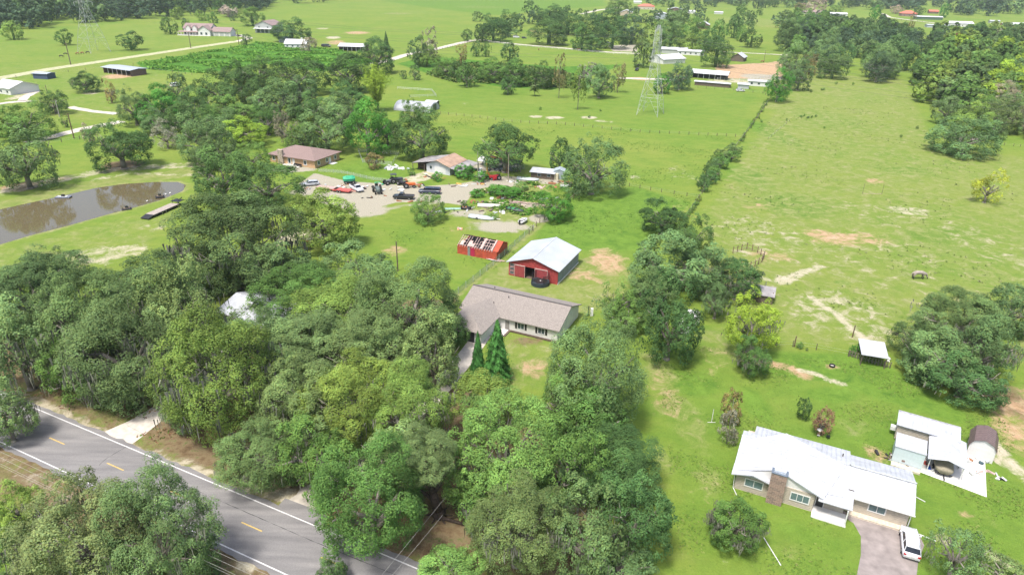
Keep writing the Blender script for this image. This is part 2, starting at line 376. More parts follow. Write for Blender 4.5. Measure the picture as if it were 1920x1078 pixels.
gm, n, l, b = _new('ground_grass_and_soil')
b.inputs['Roughness'].default_value = .95; b.inputs['Specular IOR Level'].default_value = .15
tc = N(n, 'TexCoord')
def gnoise(scale, detail=5, rough=.6, sx=1, sy=1, rot=0, dist=0):
    mp = N(n, 'Mapping'); mp.inputs['Scale'].default_value = (sx, sy, 1); mp.inputs['Rotation'].default_value = (0, 0, R(rot)); l.new(tc.outputs['Object'], mp.inputs[0])
    z = N(n, 'TexNoise'); z.inputs['Scale'].default_value = scale; z.inputs['Detail'].default_value = detail; z.inputs['Roughness'].default_value = rough
    z.inputs['Distortion'].default_value = dist
    l.new(mp.outputs[0], z.inputs['Vector']); return z.outputs[0]
def gmix(a, c2, fac, mode='MIX'):
    x = N(n, 'Mix', data_type='RGBA', blend_type=mode)
    if isinstance(fac, (int, float)): x.inputs[0].default_value = fac
    else: l.new(fac, x.inputs[0])
    for i, c in ((6, a), (7, c2)):
        if isinstance(c, tuple): x.inputs[i].default_value = (*c, 1)
        else: l.new(c, x.inputs[i])
    return x.outputs[2]
def gcol(noise, stops):
    r = ramp(n, stops); l.new(noise, r.inputs[0]); return r.outputs[0]
def gmath(op, a, c):
    x = N(n, 'Math'); x.operation = op
    for i, q in enumerate((a, c)):
        if isinstance(q, (int, float)): x.inputs[i].default_value = q
        else: l.new(q, x.inputs[i])
    return x.outputs[0]
def gmask(ch, noise, k, lo, hi):
    at = N(n, 'Attribute', attribute_name=ch)
    s = gmath('ADD', at.outputs['Fac'], gmath('MULTIPLY', gmath('SUBTRACT', noise, .5), k))
    m = N(n, 'MapRange', interpolation_type='SMOOTHSTEP'); m.inputs['From Min'].default_value = lo; m.inputs['From Max'].default_value = hi
    l.new(s, m.inputs[0]); return m.outputs[0]
nA = gnoise(.022, 4); nB = gnoise(.12, 6, .65, 1, 1.6, 25); nC = gnoise(.7, 7, .7); nD = gnoise(3.2, 5, .75); nE = gnoise(.3, 8, .75, 1, 1, 0, .6)
grass = gcol(nB, [(.22, (.12, .235, .035)), (.42, (.20, .325, .05)), (.58, (.29, .375, .07)), (.78, (.40, .39, .15))])
grass = gmix(grass, gcol(nA, [(.35, (.19, .32, .05)), (.65, (.33, .37, .09))]), .5)
grass = gmix(grass, gcol(nE, [(.3, (.10, .22, .035)), (.5, (.19, .32, .05)), (.7, (.24, .40, .07))]), gmask('lush', nC, .5, .25, .75))
dry = gcol(nE, [(.28, (.19, .28, .06)), (.48, (.31, .36, .11)), (.60, (.40, .40, .18)), (.75, (.56, .49, .33))])
grass = gmix(grass, dry, gmask('dry', nE, 1.3, .30, .90))
crop = gcol(nE, [(.3, (.05, .14, .02)), (.5, (.10, .27, .03)), (.7, (.22, .40, .06))])
grass = gmix(grass, crop, gmask('crop', nC, .4, .35, .6))
grass = gmix(grass, gcol(nD, [(.2, (.62, .66, .55)), (.5, (1, 1, 1)), (.85, (1.25, 1.2, 1.2))]), .6, 'MULTIPLY')
grass = gmix(grass, gcol(nC, [(.25, (.7, .78, .6)), (.5, (1, 1, 1)), (.75, (1.22, 1.12, 1.1))]), .6, 'MULTIPLY')
litter = gcol(nC, [(.25, (.12, .08, .05)), (.42, (.24, .155, .10)), (.55, (.33, .24, .16)), (.66, (.17, .20, .07)), (.8, (.20, .26, .07))])
grass = gmix(grass, litter, gmask('litter', nE, 1.2, .35, .72))
clay = gcol(nC, [(.3, (.46, .31, .18)), (.5, (.70, .44, .32)), (.7, (.76, .58, .42))])
grass = gmix(grass, clay, gmask('clay', nE, 2.0, .40, .95))
gravel = gcol(nD, [(.25, (.36, .30, .27)), (.5, (.56, .49, .45)), (.75, (.76, .69, .64))])
grass = gmix(grass, gravel, gmask('gravel', nE, 1.0, .32, .66))
sand = gcol(nD, [(.25, (.52, .44, .36)), (.5, (.74, .63, .54)), (.75, (.92, .82, .74))])
grass = gmix(grass, sand, gmask('sand', nE, 2.2, .50, 1.05))
grass = gmix(grass, (.55, .585, .50), 1.0, 'MULTIPLY')
l.new(grass, b.inputs['Base Color'])
bp = N(n, 'Bump'); bp.inputs['Strength'].default_value = .5; bp.inputs['Distance'].default_value = .25
l.new(gmath('ADD', nD, nC), bp.inputs['Height']); l.new(bp.outputs[0], b.inputs['Normal'])

nxg, nyg = len(gx), len(gy)
ii = (np.arange(nyg - 1)[:, None] * nxg + np.arange(nxg - 1)[None, :]).ravel()
me = np_mesh('ground', np.stack([PX, PY, PZ], 1), np.stack([ii, ii + 1, ii + nxg + 1, ii + nxg], 1), gm)
for k, v in CH.items():
    a = me.attributes.new(k, 'FLOAT', 'POINT'); a.data.foreach_set('value', v.astype(np.float32))
o = bpy.data.objects.new('ground', me); COL.objects.link(o); o['kind'] = 'structure'; o['label'] = 'flat grassy ground of pastures, lawns and sandy patches'; o['category'] = 'ground'

# ---- pond water
wm, n, l, b = _new('pond_water'); b.inputs['Base Color'].default_value = (.115, .095, .052, 1); b.inputs['Roughness'].default_value = .04; b.inputs['IOR'].default_value = 1.7
tc = N(n, 'TexCoord'); nz = N(n, 'TexNoise'); nz.inputs['Scale'].default_value = 1.1; nz.inputs['Detail'].default_value = 3; l.new(tc.outputs['Object'], nz.inputs['Vector'])
bp = N(n, 'Bump'); bp.inputs['Strength'].default_value = .12; bp.inputs['Distance'].default_value = .05; l.new(nz.outputs[0], bp.inputs['Height']); l.new(bp.outputs[0], b.inputs['Normal'])
def sheet(name, pts, z, m, label, cat):
    me = bpy.data.meshes.new(name); me.from_pydata([(p[0], p[1], z) for p in pts], [], [list(range(len(pts)))]); me.materials.append(m)
    bm = bmesh.new(); bm.from_mesh(me); bmesh.ops.triangulate(bm, faces=bm.faces)
    for f in bm.faces:
        if f.normal.z < 0: f.normal_flip()
    bm.to_mesh(me); bm.free()
    o = bpy.data.objects.new(name, me); COL.objects.link(o); o['kind'] = 'structure'; o['label'] = label; o['category'] = cat
    return o
def grow(poly, d):
    c = Vector((sum(p.x for p in poly) / len(poly), sum(p.y for p in poly) / len(poly), 0)); out = []
    for i, p in enumerate(poly):
        a, b_ = poly[i - 1], poly[(i + 1) % len(poly)]; t = (b_ - a); nn = Vector((t.y, -t.x, 0)).normalized()
        if nn.dot(p - c) < 0: nn.negate()
        out.append(p + nn * d)
    return out
sheet('water', pond, -.12, wm, 'brown still pond water with sky reflections', 'pond')

# ---- roads, drives and tracks
def ribbon(name, pts, wd, z, m, label, cat, jit=.0, step=2.0, seed=1):
    rnd = random.Random(seed); P = []
    for i in range(len(pts) - 1):
        a, b_ = Vector(pts[i]), Vector(pts[i + 1]); k = max(1, int((b_ - a).length / step))
        for j in range(k): P.append(a.lerp(b_, j / k))
    P.append(Vector(pts[-1])); vs = []; fs = []
    if jit or len(pts) > 2:
        for _ in range(3): P = [P[0]] + [(P[i - 1] + P[i] * 2 + P[i + 1]) / 4 for i in range(1, len(P) - 1)] + [P[-1]]
    for i, p in enumerate(P):
        t = (P[min(i + 1, len(P) - 1)] - P[max(i - 1, 0)]).normalized(); nn = Vector((-t.y, t.x, 0))
        for s_ in (-1, 1):
            q = p + nn * s_ * (wd / 2 + (rnd.uniform(-jit, jit))); vs.append((q.x, q.y, z))
        if i: fs.append((2 * i - 2, 2 * i - 1, 2 * i + 1, 2 * i))
    fs = [f[::-1] for f in fs]
    me = bpy.data.meshes.new(name); me.from_pydata(vs, [], fs); me.materials.append(m)
    o = bpy.data.objects.new(name, me); COL.objects.link(o); o['kind'] = 'structure'; o['label'] = label; o['category'] = cat; return o

am, n, l, b = _new('asphalt'); b.inputs['Roughness'].default_value = .9
tc = N(n, 'TexCoord')
z1 = N(n, 'TexNoise'); z1.inputs['Scale'].default_value = .9; z1.inputs['Detail'].default_value = 7; mp = N(n, 'Mapping'); mp.inputs['Rotation'].default_value = (0, 0, R(24)); mp.inputs['Scale'].default_value = (.12, 1, 1)
l.new(tc.outputs['Object'], mp.inputs[0]); l.new(mp.outputs[0], z1.inputs['Vector'])
z2 = N(n, 'TexNoise'); z2.inputs['Scale'].default_value = 12; z2.inputs['Detail'].default_value = 6; l.new(tc.outputs['Object'], z2.inputs['Vector'])
r1 = ramp(n, [(.3, (.138, .134, .136)), (.5, (.182, .177, .176)), (.7, (.226, .218, .213))]); l.new(z1.outputs[0], r1.inputs[0])
r2 = ramp(n, [(.3, (.8,) * 3), (.7, (1.15,) * 3)]); l.new(z2.outputs[0], r2.inputs[0])
mx = N(n, 'Mix', data_type='RGBA', blend_type='MULTIPLY'); mx.inputs[0].default_value = 1; l.new(r1.outputs[0], mx.inputs[6]); l.new(r2.outputs[0], mx.inputs[7]); l.new(mx.outputs[2], b.inputs['Base Color'])
ROADM = am
CONC = mat('concrete', (.62, .57, .50), .9, var=.12, scale=1.2)
CONCW = mat('pale_concrete', (.74, .73, .70), .9, var=.08, scale=1.0)
TRACK = mat('sandy_track', (.60, .55, .47), .95, var=.16, scale=.6)
TRACKG = mat('mown_track', (.46, .46, .27), .95, var=.18, scale=.5)
DRIVE = mat('worn_drive', (.31, .27, .255), .95, var=.17, scale=.7, bump=.3)
LINEW = mat('road_line_white', (.70, .70, .70), .7, var=.16, scale=9)
LINEY = mat('road_line_yellow', (.64, .46, .14), .7, var=.2, scale=9)
m0, m1 = G(92.7, 820.5), G(601, 1044); rdir = (m1 - m0).normalized(); rn = Vector((-rdir.y, rdir.x, 0))
def rp(s_, o_): return m0 + rdir * s_ + rn * o_
# offsets of the edge lines from the centre line
ot = sum((G(*q) - m0).dot(rn) for q in [(175, 810), (480, 939.5), (705.4, 1034.6)]) / 3
ob = sum((G(*q) - m0).dot(rn) for q in [(112.7, 880.6), (335.7, 983.3), (480, 1051)]) / 3
ribbon('road', [rp(-160, (ot + ob) / 2), rp(150, (ot + ob) / 2)], abs(ot - ob) + 1.5, .03, ROADM, 'two lane asphalt road crossing the lower left corner', 'road', jit=.22, step=1.0)
for of in (ot, ob): ribbon('road_marking', [rp(-160, of), rp(150, of)], .16, .034, LINEW, 'solid white edge line of the road', 'road marking')
crk = mat('tar_seam', (.06, .06, .06), .9)
ribbon('tar_seam', [G(236, 838), G(212, 852), G(192, 864), G(186, 872)], .07, .0325, crk, 'dark tar seam across the road by the driveway', 'road seam', jit=.03, step=.5)
ribbon('tar_seam', [rp(20, ot * .45), rp(46, ot * .42), rp(60, ot * .5)], .06, .0325, crk, 'faint dark seam along the far lane', 'road seam', jit=.04, step=.7)
for k in range(-12, 11):
    s0 = k * 12.19; ribbon('road_marking', [rp(s0, 0), rp(s0 + 3.3, 0)], .17, .034, LINEY, 'short yellow centre dash on the road', 'road marking')
sheet('driveway', [G(*q) for q in [(190, 812), (243, 836), (262, 822), (308, 785), (390, 730), (470, 640), (450, 620), (360, 700), (288, 762), (240, 790)]], .022, CONC, 'pale concrete driveway leaving the road under the oaks', 'driveway')
jt = mat('joint_dark', (.30, .27, .24), .9)
ribbon('driveway_joint', [G(238, 797), G(272, 815)], .05, .028, jt, 'dark joint across the concrete driveway', 'joint')
ribbon('driveway', [G(904, 628), G(885, 655), G(858, 690), G(820, 735), G(770, 790)], 3.4, .018, CONC, 'narrow concrete driveway to the black garage door of the ranch house', 'driveway')
ribbon('driveway', [G(770, 790), G(690, 850), G(600, 915), G(552, 968)], 4.0, .013, TRACK, 'sandy driveway apron coming out between the oaks', 'driveway', jit=.5, step=1)
ribbon('driveway', [G(520, 950), G(560, 952), G(600, 985)], 3.0, .020, ROADM, 'dark asphalt apron beside the road', 'driveway', jit=.2)
dv = [(1581, 957), (1640, 976), (1700, 988), (1722, 1000), (1733, 1022), (1722, 1050), (1716, 1100), (1700, 1170), (1600, 1170), (1606, 1080), (1614, 1040), (1614, 1005), (1600, 980), (1575, 965)]
sheet('driveway', [G(*q) for q in dv], .02, DRIVE, 'grey brown paved driveway with the white car', 'driveway')
for pts, wd, mm, lab in [
    ([(-200, 185), (0, 147), (100, 129), (250, 107), (370, 89), (445, 78)], 9, TRACKG, 'pale grassy lane along the far left field'),
    ([(445, 78), (470, 72), (440, 66)], 6, TRACK, 'pale lane turning to the two storey house'),
    ([(-60, 205), (0, 195), (30, 190), (66, 191)], 4.5, TRACK, 'pale drive beside the white house at the left edge'),
    ([(40, 190), (50, 180), (68, 172)], 4, TRACK, 'pale spur beside the dark parked vehicle'),
    ([(130, 201), (165, 208), (220, 214)], 4, TRACK, 'pale track passing the utility poles'),
    ([(55, 268), (100, 256), (150, 243), (230, 228)], 5.5, TRACK, 'white sand road behind the left pond bank'),
    ([(700, 120), (735, 112), (762, 103), (820, 92), (860, 82), (888, 76)], 7, TRACK, 'white road between the trees and the stables'),
    ([(890, 74), (975, 84), (1060, 91), (1150, 99), (1200, 101)], 5, TRACK, 'pale farm lane above the middle field'),
    ([(1090, 27), (1120, 20), (1165, 14)], 8, TRACK, 'pale lane by the far buildings'),
    ([(1162, 147), (1200, 148), (1270, 150)], 6, TRACK, 'pale track below the transmission tower trees'),
    ([(1340, 97), (1400, 100), (1480, 104)], 4, TRACK, 'pale lane behind the riding arena'),
    ([(1655, 26), (1668, 33), (1720, 40), (1780, 47)], 6, TRACK, 'curving white drive at the far right farm'),
    ([(430, 66), (455, 68)], 12, CONCW, 'white forecourt of the two storey house garage')]:
    ribbon('dirt_road' if mm is not CONCW else 'forecourt', [G(*q) for q in pts], wd, .05, mm, lab, 'road', jit=.35, step=3)

# ================================================================== FOLIAGE
def rdir(rng, k):
    v = rng.normal(size=(k, 3)); return v / np.linalg.norm(v, axis=1)[:, None]
def leaf_quads(rng, P, Nn, size, aspect=.6):
    """leaf clumps: small quads at P facing roughly along Nn"""
    k = len(P); nn = Nn + rng.normal(size=(k, 3)) * .33; nn /= np.linalg.norm(nn, axis=1)[:, None]
    a = rng.normal(size=(k, 3)); a -= nn * (a * nn).sum(1)[:, None]; a /= np.linalg.norm(a, axis=1)[:, None] + 1e-9
    b = np.cross(nn, a); s = size * rng.uniform(.55, 1.35, k)[:, None] / 2
    V = np.stack([P - a * s - b * s * aspect * .4, P - a * s * .1 - b * s * aspect, P + a * s + b * s * aspect * .3, P + a * s * .1 + b * s * aspect], 1)
    return V.reshape(-1, 3), np.arange(4 * k).reshape(-1, 4)
def lobed_crown(seed, nlobes, nleaf, leaf, flat=.80, gap=0., lobe_r=(.24, .40), reach=(.55, .80), top=1.0, sub=14, cone=False, holes=0):
    rng = np.random.default_rng(seed)
    L = []; 
    i = 0
    while len(L) < nlobes:
        z = rng.uniform(-.78, 1); t = i * 2.39996 + rng.uniform(-.5, .5); i += 1
        rr = math.sqrt(max(0, 1 - z * z)); d = np.array([rr * math.cos(t), rr * math.sin(t), z])
        c = d * rng.uniform(*reach) * np.array([1, 1, 1 if z > 0 else .8])
        r = rng.uniform(*lobe_r)
        if cone:
            zz = 1 - 1.95 * math.sqrt(rng.uniform(0, 1)); rad = (1 - zz) / 2 * .95 + .02; c = np.array([rad * math.cos(t) * .72, rad * math.sin(t) * .72, zz]); r = .07 + rad * .26
        L.append((c, r))
    for q in range(max(2, nlobes // 8)):
        if not cone: L.append((rng.normal(size=3) * .2, .45))
    C = np.array([c for c, r in L]); Rr = np.array([r for c, r in L])
    tone_l = rng.uniform(.70, 1.30, len(L))
    # sub lobes
    S, SR, ST = [], [], []
    for (c, r), tl in zip(L, tone_l):
        d = rdir(rng, sub * 2); outd = c / (np.linalg.norm(c) + 1e-6)
        keep = (d @ outd > -.25) | (rng.random(len(d)) < .15); d = d[keep][:sub]
        for k in d:
            S.append(c + k * r * rng.uniform(.72, .95)); SR.append(r * rng.uniform(.34, .58)); ST.append(tl * rng.uniform(.82, 1.18))
    S = np.array(S); SR = np.array(SR); ST = np.array(ST)
    w_ = SR ** 2; w_ /= w_.sum(); idx = rng.choice(len(S), nleaf, p=w_)
    d = rdir(rng, nleaf); d[:, 2] = np.where(rng.random(nleaf) < .7, np.abs(d[:, 2]), d[:, 2]); 
    P = S[idx] + d * (SR[idx] * rng.uniform(.70, 1.05, nleaf))[:, None]
    # drop what lies deep inside another lobe
    ok = np.ones(nleaf, bool)
    for c, r in zip(C, Rr):
        ins = np.linalg.norm(P - c, axis=1) < r * .74; ok &= ~(ins & (rng.random(nleaf) < .94))
    for _ in range(holes):
        hd = rdir(rng, 1)[0]; hd[2] = abs(hd[2]) * .7; ok &= ~((P @ hd > .35) & (np.linalg.norm(P - hd * (P @ hd)[:, None], axis=1) < rng.uniform(.12, .22)))
    P, d, idx = P[ok], d[ok], idx[ok]
    zf = P[:, 2] < -flat
    P[zf, 2] = -flat - (-flat - P[zf, 2]) * .35 if not cone else P[zf, 2]
    P[:, :2] /= np.percentile(np.hypot(P[:, 0], P[:, 1]), 96); zlo, zhi = np.percentile(P[:, 2], 2), np.percentile(P[:, 2], 98.5)
    P[:, 2] = (P[:, 2] - (zlo + zhi) / 2) / ((zhi - zlo) / 2)
    out = P / (np.linalg.norm(P, axis=1)[:, None] + 1e-6)
    Nn = d * 1.0 + out * .35 + np.array([0, 0, .25])
    V, Fq = leaf_quads(rng, P, Nn, leaf)
    tone = ST[idx][:, None] * rng.uniform(.86, 1.14, (len(P), 1)) * np.array([1, 1, 1.0])
    warm = rng.uniform(.9, 1.12, len(P)); tone = tone * np.stack([warm, np.ones(len(P)), 2 - warm], 1)
    return V, Fq, tone
PROTO = {}
def proto(kind, i):
    key = (kind, i)
    if key in PROTO: return PROTO[key]
    s = hash_seed(kind) + i * 17
    if kind == 'oakN': a = lobed_crown(s, 46 + 6 * (i % 3), 105000, .031, holes=2, sub=13, lobe_r=(.14, .30), reach=(.60, .92))
    elif kind == 'airyN': a = lobed_crown(s, 30, 34000, .036, lobe_r=(.16, .30), reach=(.5, .9), holes=7, sub=12)
    elif kind == 'oakM': a = lobed_crown(s, 26 + 3 * (i % 3), 26000, .054, holes=1, sub=11, lobe_r=(.18, .34), reach=(.58, .88))
    elif kind == 'airyM': a = lobed_crown(s, 20, 7000, .07, lobe_r=(.15, .28), reach=(.45, .92), holes=6, sub=9)
    elif kind == 'oakF': a = lobed_crown(s, 16, 4500, .115, sub=8)
    elif kind == 'airyF': a = lobed_crown(s, 12, 1800, .13, lobe_r=(.15, .28), reach=(.4, .9), sub=7)
    elif kind == 'cone':
        rng = np.random.default_rng(s); k = 26000; zz = 1 - 2 * np.sqrt(rng.uniform(0, 1, k)); t = rng.uniform(0, 2 * math.pi, k)
        bump = .19 * np.sin(t * 5 + zz * 9) * np.sin(zz * 17 + 2 * np.sin(t * 3)) + .10 * np.sin(t * 9 + zz * 31) * np.cos(zz * 26 + t * 4)
        rad = ((1 - zz) / 2) ** .82 * (.86 + bump) * (rng.uniform(.66, 1.06, k) + .35 * (rng.random(k) < .06)) * np.where(zz < -.85, 1 - (-.85 - zz) * 3, 1) + .015
        P = np.stack([rad * np.cos(t), rad * np.sin(t), zz + rng.normal(size=k) * .01], 1); d = np.stack([np.cos(t), np.sin(t), .5 + bump * 3], 1)
        V, Fq = leaf_quads(rng, P, d, .085); tone = (1 + bump * 2.2)[:, None] * rng.uniform(.8, 1.2, (k, 1)) * np.ones(3); a = (V, Fq, tone)  # tone follows the bumps: shade of the hollows painted into the leaf colour
    elif kind == 'bamboo':
        rng = np.random.default_rng(s); k = 9000; t = rng.uniform(0, 2 * math.pi, 130); tilt = rng.uniform(0, .75, 130) ** 1.2
        ci = rng.integers(0, 130, k); u = rng.uniform(.15, 1, k) ** .7; bend = tilt[ci] * u * (1 + .5 * u)
        ln = rng.uniform(.75, 1.05, 130)[ci]
        P = np.stack([np.cos(t[ci]) * bend, np.sin(t[ci]) * bend, -1 + 2 * u * ln * np.cos(bend * .7)], 1) + rng.normal(size=(k, 3)) * .035
        d = np.stack([np.cos(t[ci]), np.sin(t[ci]), .8 + 0 * u], 1); V, Fq = leaf_quads(rng, P, d, .10, .3)
        tone = (.55 + .7 * u)[:, None] * rng.uniform(.8, 1.2, (k, 1)) * np.ones(3); a = (V, Fq, tone)
    elif kind == 'palm':
        rng = np.random.default_rng(s); Vs = []; tn = []
        for f_ in range(46):
            t = rng.uniform(0, 2 * math.pi); el = rng.uniform(-.1, 1.2); ln = rng.uniform(.8, 1.05)
            p0 = np.array([0, 0, -.55 + rng.uniform(0, .7)]); dr = np.array([math.cos(t) * math.cos(el), math.sin(t) * math.cos(el), math.sin(el)])
            for q in range(26):
                u = q / 26; c = p0 + dr * ln * u + np.array([0, 0, -.55 * u * u]); sd = np.cross(dr, [0, 0, 1]); sd /= np.linalg.norm(sd) + 1e-6
                for sg in (-1, 1):
                    e = c + sd * sg * .22 * (1 - u * .6) + dr * .10 + np.array([0, 0, -.06]); wv = dr * .022
                    Vs += [c - wv, c + wv, e + wv * .5, e - wv * .5]; tn.append(rng.uniform(.75, 1.25))
        V = np.array(Vs); a = (V, np.arange(len(V)).reshape(-1, 4), np.array(tn)[:, None] * np.ones(3))
    V, Fq, tone = a
    PROTO[key] = np_mesh(kind + '_crown', V, Fq, LEAF, tone)
    return PROTO[key]
def hash_seed(s): return sum((i + 3) * ord(c) for i, c in enumerate(s)) % 9973
def moss_mesh(i, n_=900, ln=(.10, .30)):
    key = ('moss', i, n_)
    if key in PROTO: return PROTO[key]
    rng = np.random.default_rng(900 + i); k = n_
    d = rdir(rng, k); d[:, 2] = -np.abs(d[:, 2]) * .8 + rng.uniform(-.1, .55, k); d /= np.linalg.norm(d, axis=1)[:, None]
    # strands gather under a few limbs
    cl = rdir(rng, 26); cl[:, 2] = rng.uniform(-.6, .3, 26); ci = rng.integers(0, 26, k)
    P = cl[ci] * rng.uniform(.78, 1.04, k)[:, None] + rng.normal(size=(k, 3)) * .075
    L_ = rng.uniform(*ln, k); wd = rng.uniform(.008, .020, k); t = rng.uniform(0, math.pi, k)
    sd = np.stack([np.cos(t), np.sin(t), 0 * t], 1) * wd[:, None]; dn = np.stack([rng.normal(size=k) * .02, rng.normal(size=k) * .02, -L_], 1)
    V = np.stack([P - sd, P + sd, P + dn + sd * .3, P + dn - sd * .3], 1).reshape(-1, 3)
    PROTO[key] = np_mesh('spanish_moss', V, np.arange(4 * k).reshape(-1, 4), MOSS); return PROTO[key]
def trunk_mesh(i, kind):
    key = ('trunk', i, kind)
    if key in PROTO: return PROTO[key]
    rnd = random.Random(50 + i); mb = MB()
    if kind == 'thin':
        mb.rod((0, 0, -.02), (.02, 0, 1.5), .045, BARK, .012, 7)
        for k in range(7):
            t = rnd.uniform(0, 6.28); z = rnd.uniform(.5, 1.2); mb.rod((0, 0, z), (math.cos(t) * .5, math.sin(t) * .5, z + .35), .016, BARK, .004, 5)
    else:
        mb.rod((0, 0, -.03), (0, 0, .06), .14, BARK, .085, 9); mb.rod((0, 0, .06), (.03, .02, .45), .085, BARK, .07, 9)
        for k in range(11):
            t = k * 2.4 + rnd.uniform(-.4, .4); rr = rnd.uniform(.35, .72); z0 = rnd.uniform(.35, .6)
            p0 = Vector((.02, .01, z0)); p1 = Vector((math.cos(t) * rr * .55, math.sin(t) * rr * .55, z0 + rnd.uniform(.15, .35)))
            p2 = Vector((math.cos(t + .2) * rr * 1.2, math.sin(t + .2) * rr * 1.2, p1.z + rnd.uniform(.05, .35)))
            mb.rod(p0, p1, .045, BARK, .030, 6); mb.rod(p1, p2, .030, BARK, .012, 6)
            for q in range(3):
                e = p1.lerp(p2, rnd.uniform(.2, 1)); mb.rod(e, e + Vector((rnd.uniform(-.25, .25), rnd.uniform(-.25, .25), rnd.uniform(.05, .3))), .012, BARK, .004, 4)
    o = mb.build('trunk', smooth=True); PROTO[key] = o.data; bpy.data.objects.remove(o); return PROTO[key]

TINT = dict(D=(.078, .152, .044), DB=(.070, .126, .064), G=(.165, .245, .084), GD=(.122, .202, .070), M=(.110, .210, .048), Y=(.25, .37, .045), YG=(.180, .268, .056), B=(.080, .235, .036),
            BG=(.150, .270, .066), GR=(.26, .25, .17), P=(.36, .29, .24), BR=(.23, .20, .08), E=(.060, .175, .040), RD=(.30, .09, .04), FL=(.42, .46, .05), F=(.060, .110, .060))
TREES = []     # (x, y, radius) of every tree, kept so that woods do not pile up
_rt = random.Random(7)
def tree_at(x, y, Rr, V, hc, tint, kind, label, group=None, name='tree', cat='tree', moss=0, parts=True, seed=None, gz=0):
    k = seed if seed is not None else _rt.randrange(1000)
    zc = depth((x, y, hc)); px = Rr * F_PX * .533 / zc
    base = {'oak': 'oak', 'airy': 'airy'}.get(kind)
    if base: kk = base + ('N' if px > 45 else 'M' if px > 13 else 'F'); nv = {'N': 6, 'M': 5, 'F': 4}[kk[-1]] if base == 'oak' else {'N': 3, 'M': 3, 'F': 3}[kk[-1]]
    else: kk = kind; nv = 2
    me = proto(kk, k % nv)
    tc_ = TINT[tint] if isinstance(tint, str) else tint
    j = _rt.uniform(.82, 1.22); jc = _rt.uniform(.93, 1.05); col = (tc_[0] * j * jc, tc_[1] * j, tc_[2] * j / jc, 1)
    rz = _rt.uniform(0, 6.28)
    sc = (Rr * _rt.uniform(.95, 1.05), Rr * _rt.uniform(.95, 1.05), V)
    TREES.append((x, y, Rr))
    if parts:
        root = empty(name, (x, y, gz), rz, label, cat, group)
        c = bpy.data.objects.new('crown', me); COL.objects.link(c); c.parent = root; c.location = (0, 0, hc); c.scale = sc; c.color = col
        if kind not in ('cone_x',):
            t = bpy.data.objects.new('trunk', trunk_mesh(k % 4, 'thin' if kind in ('cone', 'bamboo', 'palm') or V > Rr * 1.5 else 'oak')); COL.objects.link(t); t.parent = root; t.scale = (Rr, Rr, hc)
        if moss:
            m = bpy.data.objects.new('spanish_moss', moss_mesh(k % 2, int(moss * .65))); COL.objects.link(m); m.parent = root; m.location = (0, 0, hc); m.scale = sc; m['kind'] = 'stuff'
        return root
    # far tree: crown and trunk in one mesh
    key = ('far', kk, k % nv)
    if key not in PROTO:
        m0_ = me; nvt = len(m0_.vertices); co = np.empty(nvt * 3, np.float32); m0_.vertices.foreach_get('co', co); co = co.reshape(-1, 3)
        nf = len(m0_.polygons); tn = np.empty(nf * 4, np.float32); m0_.attributes['tone'].data.foreach_get('color', tn); tn = tn.reshape(-1, 4)[:, :3]
        tw = .07; tv = np.array([(a * tw, b_ * tw, z) for z in (-1.35, .2) for a, b_ in ((-1, -1), (1, -1), (1, 1), (-1, 1))], np.float32)
        tf = np.array([(0, 1, 5, 4), (1, 2, 6, 5), (2, 3, 7, 6), (3, 0, 4, 7)]) + nvt
        PROTO[key] = np_mesh('far_tree', np.vstack([co, tv]), np.vstack([np.arange(nvt).reshape(-1, 4), tf]), LEAF, np.vstack([tn, np.full((4, 3), .8)]))
    o = bpy.data.objects.new(name, PROTO[key]); COL.objects.link(o); o.location = (x, y, gz + hc); o.rotation_euler = (0, 0, rz); o.scale = sc; o.color = col
    tag(o, label, cat, group); return o
def T(cx, cy, w_, h_, tint, label, kind='oak', group=None, clear=.25, vmax=1.25, vmin=.50, name='tree', cat='tree', moss=0, parts=None, seed=None, V=None):
    """stand a tree on the ground so that its crown covers the box (cx, cy, width, height) of the photograph"""
    hc = 5.0
    for _ in range(25):
        p = G(cx, cy, hc); z = depth(p); Rr = w_ / 2 * z / F_PX
        dist = math.hypot(p.x, p.y); th = math.atan2(CAM_H - hc, dist)
        hh = h_ / 2 * z / F_PX
        v2 = hh * hh - (Rr * math.sin(th)) ** 2
        Vv = math.sqrt(v2) / math.cos(th) if v2 > 0 else 0
        Vv = min(max(Vv, vmin * Rr), vmax * Rr if kind not in ('cone', 'bamboo', 'airy') else 6 * Rr)
        if V: Vv = V
        hc = Vv * (1.0 + clear * .6) + .1
    far = z > 430
    return tree_at(p.x, p.y, Rr, Vv, hc, tint, kind, label, group, name, cat, moss, parts if parts is not None else not far, seed)
STUFF = {}
